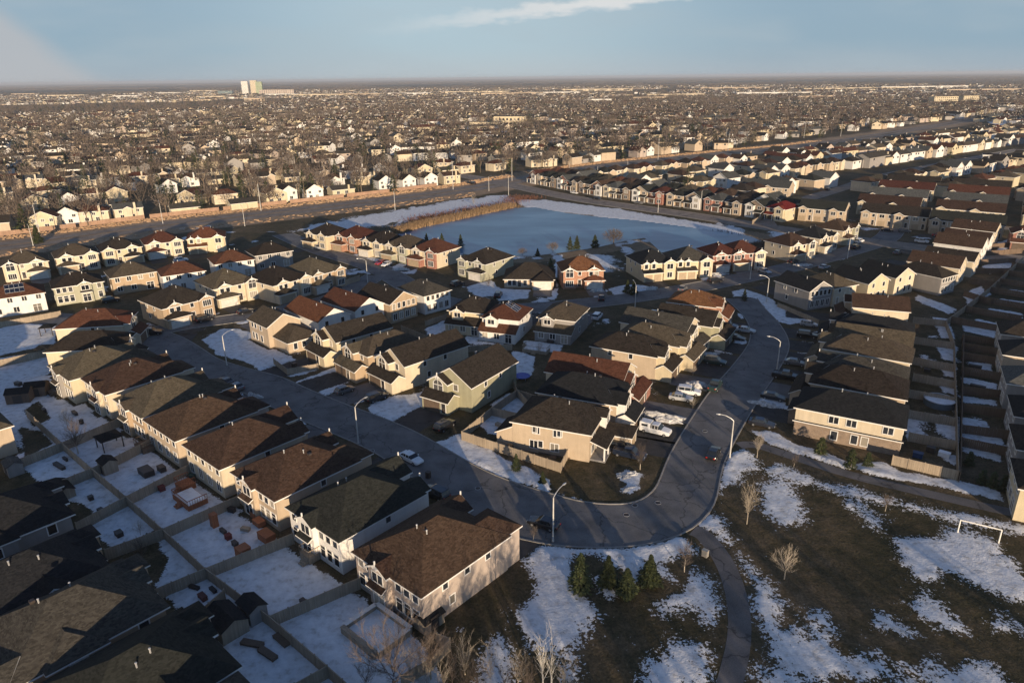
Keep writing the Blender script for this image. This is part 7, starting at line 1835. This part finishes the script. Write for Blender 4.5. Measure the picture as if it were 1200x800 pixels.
def house_template(W, D, e, p, rt):
    """quads only: walls 0, roof 1, windows 2"""
    v, f, m = [], [], []
    def q(a, mi):
        i = len(v); v.extend(a); f.append([i, i + 1, i + 2, i + 3]); m.append(mi)
    x, y = W / 2, D / 2
    for a, b in (((-x, -y), (x, -y)), ((x, -y), (x, y)), ((x, y), (-x, y)), ((-x, y), (-x, -y))): q([(*a, 0), (*b, 0), (*b, e), (*a, e)], 0)
    P, z = roof_polys(-x, x, -y, y, e, rt, p, .4)
    for g in P: q(g if len(g) == 4 else [g[0], g[1], g[2], g[2]], 1)
    if rt == 'gu':
        for sx in (-x, x): q([(sx, -y, e), (sx, y, e), (sx, 0, z - .2), (sx, 0, z - .2)], 0)
    if rt == 'gv':
        for sy in (-y, y): q([(-x, sy, e), (x, sy, e), (0, sy, z - .2), (0, sy, z - .2)], 0)
    for u_ in (-.3, .3): q([(u_ * W - .8, -y - .03, e - 1.9), (u_ * W + .8, -y - .03, e - 1.9), (u_ * W + .8, -y - .03, e - .7), (u_ * W - .8, -y - .03, e - .7)], 2)
    q([(x * .5, -.4, z - .9), (x * .5 + .8, -.4, z - .9), (x * .5 + .8, -.4, z + .8), (x * .5, -.4, z + .8)], 0)
    q([(x * .5 + .8, -.4, z - .9), (x * .5 + .8, .4, z - .9), (x * .5 + .8, .4, z + .8), (x * .5 + .8, -.4, z + .8)], 0)
    return np.array(v, float), np.array(f), np.array(m)
HT = [house_template(11, 8, 5.2, .5, 'gu'), house_template(11, 8.5, 5.2, .5, 'hip'), house_template(9, 10, 5.4, .6, 'gv'), house_template(14, 8, 3.3, .45, 'gu'), house_template(26, 9, 5.8, .5, 'gu')]
wm_, rm_ = ['ye', 'cr', 'wh', 'be', 'pk', 'gr', 'wh'], ['br', 'rb', 'dk', 'gb', 'gy', 'tn', 'bl']
FM = [MATS['wall_' + k] for k in wm_] + [MATS['roof_' + k] for k in rm_] + [GLASS]
nr = np.random.default_rng(5)
pts = np.array([[t[1], t[2], R(t[3])] for t in rest])
def wedge(r0, r1, n):
    r = np.sqrt(nr.uniform(r0 ** 2, r1 ** 2, n)); a = nr.uniform(-.68, .68, n) ; return np.stack([r * np.sin(a), r * np.cos(a)], 1)
far = []
for i in range(3500):     # short street rows out to the horizon
    r = 1000 + 3600 * nr.random() ** 1.25; a = nr.uniform(-.68, .68); c = (r * math.sin(a), r * math.cos(a)); d_ = nr.choice([36.6, 36.6, -53, 10, 70]) + nr.normal(0, 6); k = nr.integers(3, 8)
    if vnoise(np.array([c[0]]), np.array([c[1]]), 420.0, 9)[0] < .36: continue
    for j in range(k): far.append((c[0] + math.cos(R(d_)) * j * 15, c[1] + math.sin(R(d_)) * j * 15, R(d_) + (nr.integers(0, 2) * math.pi)))
far = np.array(far)
ok = [(math.hypot(*q[:2]) > 1090) and abs(above_blvd(q[0], q[1])) > 22 for q in far]
allh = np.concatenate([pts, far[np.array(ok)]])
chunks = []
for ti, (tv, tf, tmm) in enumerate(HT):
    for wi in range(len(wm_)):
        sel = (nr.integers(0, len(HT) * len(wm_), len(allh)) == 0) if False else None
pick = nr.choice(len(HT), len(allh), p=[.3, .25, .22, .17, .06]); pw = nr.integers(0, len(wm_), len(allh)); pr = nr.integers(0, len(rm_), len(allh))
for ti, (tv, tf, tmm) in enumerate(HT):
    for wi in range(len(wm_)):
        for ri in range(len(rm_)):
            s_ = (pick == ti) & (pw == wi) & (pr == ri)
            if not s_.any(): continue
            mm = np.where(tmm == 0, wi, np.where(tmm == 1, len(wm_) + ri, len(wm_) + len(rm_)))
            chunks.append(tile(tv, tf, mm, allh[s_, :2], allh[s_, 2], np.stack([nr.uniform(.85, 1.2, s_.sum())] * 3, 1), '', None, '', ''))
bake('distant_houses', chunks, FM, 'thousands of small pale houses fading towards the horizon', 'houses')

# trees of the suburb: the 280 nearest are things, the others one mass
tr = []
occupied = np.array([[t[1], t[2]] for t in MID])
for (x, y) in occupied:
    for _ in range(2 if above_blvd(x, y) > 0 else 0):
        if nr.random() < .98:
            a = nr.uniform(0, 6.28); d_ = nr.uniform(7.5, 13); tr.append((x + d_ * math.cos(a), y + d_ * math.sin(a)))
for i in range(160):
    q = nr.integers(0, len(MID)); t = MID[q]
    if above_blvd(t[1], t[2]) < 0 and nr.random() < .5: tr.append((t[1] + nr.normal(0, 9), t[2] + nr.normal(0, 9)))
for x, y in wedge(380, 1200, 1700):
    if above_blvd(x, y) > 26: tr.append((x, y))
tr = [t for t in tr if not (-24 < above_blvd(*t) < 20)]
tr.sort(key=lambda t: math.hypot(*t))
FT_ = [fuzzy(40 + i, H_, R_, 300) for i, (H_, R_) in enumerate([(9.5, 3.9), (12, 4.8), (8.0, 3.2), (13.5, 5.4)])]
FTM = [both(f, None, None) for f in FT_]
FC = [conifer(80 + i, H_, R_, 260, .9, 1.0) for i, (H_, R_) in enumerate([(10, 3.0), (8, 3.0), (12.5, 3.3)])]
FCM = [both(f, None, None) for f in FC]
labs = {}
k = 0
mid_arr = [(t[1], t[2]) for t in solo if t[7] == 'beyond the boulevard']
solo_b = [o for o in COL.objects if o.parent is None and str(o.get('group', '')).startswith('houses ') and 'beyond the boulevard' in str(o.get('label', ''))]
sb = np.array([[o.location[0], o.location[1]] for o in solo_b]) if solo_b else np.zeros((1, 2))
for (x, y) in tr:
    if not visible(x, y, 5, 5): continue
    if k >= 280: break
    con = rg.random() < .34; i = rg.randrange(4)
    j = int(np.argmin(np.hypot(sb[:, 0] - x, sb[:, 1] - y))); nl = ', '.join(solo_b[j]['label'].split(', ')[-2:]) if solo_b else ''
    base_ = ('dark evergreen' if con else 'bare brown tree') + (' behind' if y - sb[j, 1] > abs(x - sb[j, 0]) else ' before' if sb[j, 1] - y > abs(x - sb[j, 0]) else ' right of' if x > sb[j, 0] else ' left of') + ' house ' + nl
    sz = rg.choice(['', 'tall ', 'small ']); lab = sz + base_
    if lab in labs:
        for j in np.argsort(np.hypot(sb[:, 0] - x, sb[:, 1] - y))[:9]:
            nl = ', '.join(solo_b[j]['label'].split(', ')[-2:])
            b2 = base_.split()[0:2 if con else 3]; rel = 'behind' if y - sb[j, 1] > abs(x - sb[j, 0]) else 'before' if sb[j, 1] - y > abs(x - sb[j, 0]) else 'right of' if x > sb[j, 0] else 'left of'
            for z_ in ('', 'tall ', 'small '):
                if lab in labs: sz = z_; lab = z_ + ' '.join(b2) + ' ' + rel + ' house ' + nl
            if lab not in labs: break
    labs[lab] = 1
    place_tree('evergreen' if con else 'bare_tree', (FCM[i % 3] if con else FTM[i]), (x, y), rg.uniform(0, 6.28), lab, group='evergreens beyond the boulevard' if con else 'bare trees beyond the boulevard', s={'': .95, 'tall ': 1.25, 'small ': .7}[sz])
    k += 1; last_d = math.hypot(x, y)
rest_t = np.array([t for t in tr if math.hypot(*t) > last_d])
def tri_template(mbs, mi_t, mi_c):
    v, f, m = [], [], []
    for mb_, mi in ((mbs[0], mi_t), (mbs[1], mi_c)):
        o = len(v); v += mb_.v
        for p in mb_.f:
            if len(p) == 3: f.append([o + q for q in p]); m.append(mi)
            else:
                for j in range(1, len(p) - 1): f.append([o + p[0], o + p[j], o + p[j + 1]]); m.append(mi)
    return np.array(v, float), np.array(f), np.array(m)
T1 = [tri_template(fuzzy(140 + i, H_, R_, 85, tw=.32), 0, 1) for i, (H_, R_) in enumerate([(10, 4.4), (13, 5.6), (8.5, 3.8)])]
T1c = tri_template(conifer(90, 10, 3.1, 80, .9, 2.1), 0, 2)
T2 = [tri_template(fuzzy(240 + i, H_, R_, 24, tw=.8), 0, 1) for i, (H_, R_) in enumerate([(9, 5.5), (11, 6.5)])]
T2c = tri_template(conifer(95, 10, 3.5, 22, .8, 3.4), 0, 2)
ch = []
def spread(P, temps, pr_, lo=.75, hi=1.25):
    pk = nr.choice(len(temps), len(P), p=pr_)
    for i, (tv, tf, tmm) in enumerate(temps):
        s_ = pk == i
        if s_.any(): ch.append(tile(tv, tf, tmm, P[s_], nr.uniform(0, 6.28, s_.sum()), np.stack([nr.uniform(lo, hi, s_.sum())] * 3, 1), '', None, '', ''))
spread(rest_t, T1 + [T1c], [.25, .24, .24, .27])
w1 = wedge(1150, 2300, 5000); w2 = wedge(2200, 5200, 11500)
spread(w1, T1 + [T1c], [.28, .3, .26, .16]); spread(w2, T2 + [T2c], [.42, .42, .16])
bake('distant_trees', ch, [BARK, TWIG, NEEDLE], 'brown leafless treetops with dark evergreens filling the far suburb', 'trees')
# far woodland: low rolling canopy sheet pieces out to the horizon
ch = []
w3 = wedge(4800, 15000, 5200); keep = vnoise(w3[:, 0], w3[:, 1], 900.0, 12) > .34; w3 = w3[keep]
WT = tri_template(fuzzy(300, 11, 40, 42, .5, 7.0), 0, 1); WT[0][:, 2] *= .8
for k_ in range(1): ch.append(tile(WT[0], WT[1], WT[2], w3, nr.uniform(0, 6.28, len(w3)), np.stack([nr.uniform(.8, 2.2, len(w3)), nr.uniform(.8, 2.0, len(w3)), nr.uniform(.8, 1.3, len(w3))], 1), '', None, '', ''))
bake('far_woodland', ch, [BARK, TWIG, NEEDLE], 'dull brown woodland along the horizon', 'woodland')

# larger buildings far off, each one a thing
def block(p, w, d_, h_, th, wall, label, cat='building', storeys=4, nm='apartment_building', flat=True, roof=None, cols=None, group=None, z=0):
    x, y = p if isinstance(p, tuple) and abs(p[0]) < 1e5 else p
    r = thing(nm, (x, y, 0), R(th), label, cat, group)
    m = MB(); m.box(-w / 2, w / 2, -d_ / 2, d_ / 2, 0, h_, wall, top=MATS['roof_gy']); part('wall', m, r)
    m = MB(); m.box(-w / 2 - .3, w / 2 + .3, -d_ / 2 - .3, d_ / 2 + .3, h_, h_ + .9, roof or wall, top=MATS['roof_gy']); part('parapet', m, r)
    k_ = cols or max(3, int(w / 6)); fh = h_ / storeys
    ww, hh = w / k_ * .5, fh * .5
    key = ('blk', round(ww, 1), round(hh, 1))
    if key not in WCACHE:
        g = MB(); g.box(-ww / 2, ww / 2, -.12, 0, 0, hh, GLASS); g.box(-ww / 2, ww / 2, -.5, -.12, -.25, 0, TRIM); WCACHE[key] = g.mesh('window')
    cnt_ = 0
    for i in range(k_):
        for j in range(storeys):
            if cnt_ >= 96: break
            link('window', WCACHE[key], r, (-w / 2 + (i + .5) * w / k_, -d_ / 2 - .01, j * fh + fh * .25)); cnt_ += 1
    return r
WH, CRM = MATS['wall_wh'], MATS['wall_cr']
gx_, gy_ = G(293, 112); sc_ = 1.0
block((gx_ - 16, gy_), 26, 26, 56, 10, WH, 'left white high-rise tower on the horizon', storeys=16, cols=6, nm='tower_block')
r = block((gx_ + 15, gy_ + 20), 26, 26, 59, 10, CRM, 'middle cream high-rise tower on the horizon', storeys=16, cols=6, nm='tower_block')
block((gx_ + 46, gy_ - 5), 26, 26, 54, 10, mat_plain('green_cladding', (.30, .36, .22), .6), 'right greenish high-rise tower on the horizon', storeys=16, cols=6, nm='tower_block')
x, y = G(325, 112); block((x, y), 140, 30, 22, 10, MATS['wall_pk'], 'long pinkish block right of the high-rise towers', storeys=6, cols=16)
x, y = G(265, 112); block((x, y), 60, 30, 18, 10, mat_plain('teal_glass', (.12, .18, .2), .4), 'low teal glazed block left of the towers', storeys=4, cols=10)
x, y = G(1104, 124); block((x, y), 50, 16, 16, 8, MATS['wall_ye'], 'left pale apartment block at the right horizon', storeys=5, cols=12)
x, y = G(1133, 123); block((x, y), 32, 16, 16, 8, MATS['wall_ye'], 'right pale apartment block at the right horizon', storeys=5, cols=8)
x, y = G(598, 147); block((x, y), 40, 22, 11, -8, MATS['wall_ye'], 'yellow brick school hall with flat roof', storeys=2, cols=8, nm='school_building'); x, y = G(570, 149); block((x, y), 40, 20, 6, -8, MATS['wall_ye'], 'low yellow wing of the school', storeys=1, cols=9, nm='school_building')
x, y = G(1160, 197); block((x, y), 11, 10, 8, -30, WH, 'tall white house at the right above the townhouses', 'house', storeys=2, cols=2, nm='white_house')
for i, (a, b, w_) in enumerate([(330, 113, 120), (375, 113.5, 200), (420, 113, 180), (200, 111, 140), (80, 114, 160), (30, 112, 120), (150, 115, 100), (560, 110, 260), (600, 112, 220), (650, 111, 180), (790, 114, 170), (760, 118, 90), (905, 112, 220), (1000, 106, 400), (860, 105, 300), (1080, 104, 360), (700, 107, 300), (1160, 108, 300), (480, 112, 160), (250, 116, 100), (300, 119, 60), (700, 121, 60), (240, 108, 160), (950, 117, 90)]):
    x, y = G(a, b); block((x, y), w_, 40, 9, rg.uniform(-10, 10), [WH, CRM, MATS['wall_be']][i % 3], '%s flat warehouse far off, %s of the long low ones' % (['white', 'cream', 'beige'][i % 3], ordinal(i)), storeys=1, cols=6, nm='warehouse', group='warehouses on the far plain')
# open snowy fields and water far off
FIELDS = [[(340, 150), (520, 148), (605, 150), (600, 155), (520, 156), (345, 153)][0:0] or [(452, 148), (520, 147), (606, 149), (600, 155), (530, 157), (455, 153)], [(1000, 106.5), (1190, 107.5), (1190, 109.5), (1000, 108.5)], [(1150, 139), (1200, 137), (1260, 148), (1200, 152), (1160, 145)], [(1140, 125), (1190, 126), (1190, 131), (1145, 129)], [(830, 108), (890, 108.5), (880, 110), (830, 110)]]
for i, f in enumerate(FIELDS):
    mb = MB(); mb.face([(x, y, .3) for x, y in W2(f)][::-1], SNOW); m_ = mb.mesh('snow_field')
    if m_.polygons[0].normal.z < 0: m_.flip_normals()
    tag(link('snow_field', m_), None, None, kind='structure')

# ------------------------------------------------------------------ haze: one even volume round everything
hm = bpy.data.materials.new('haze'); hm.use_nodes = True; t = hm.node_tree; t.nodes.clear()
v = N(t, 'ShaderNodeVolumePrincipled'); v.inputs['Color'].default_value = (.80, .86, .95, 1); v.inputs['Density'].default_value = HAZE_D; v.inputs['Anisotropy'].default_value = 0.1
o_ = N(t, 'ShaderNodeOutputMaterial'); L(t, v.outputs[0], o_.inputs['Volume'])
mb = MB(); mb.box(-95000, 95000, -700, 115000, -1.3, 75, hm); tag(link('haze', mb.mesh('haze')), 'thin pale haze over the whole suburb', 'haze', kind='stuff')
for o in COL.objects:
    if o.parent is None and o.get('label') and len(o['label'].split()) > 16:
        w_ = o['label'].replace(' from the left', ' from left').replace(' in the ', ' in ').replace('roof facing', 'roof, facing').split()
        o['label'] = ' '.join(w_[:16] if len(w_) > 16 else w_)
        print('LONG', o['label'])
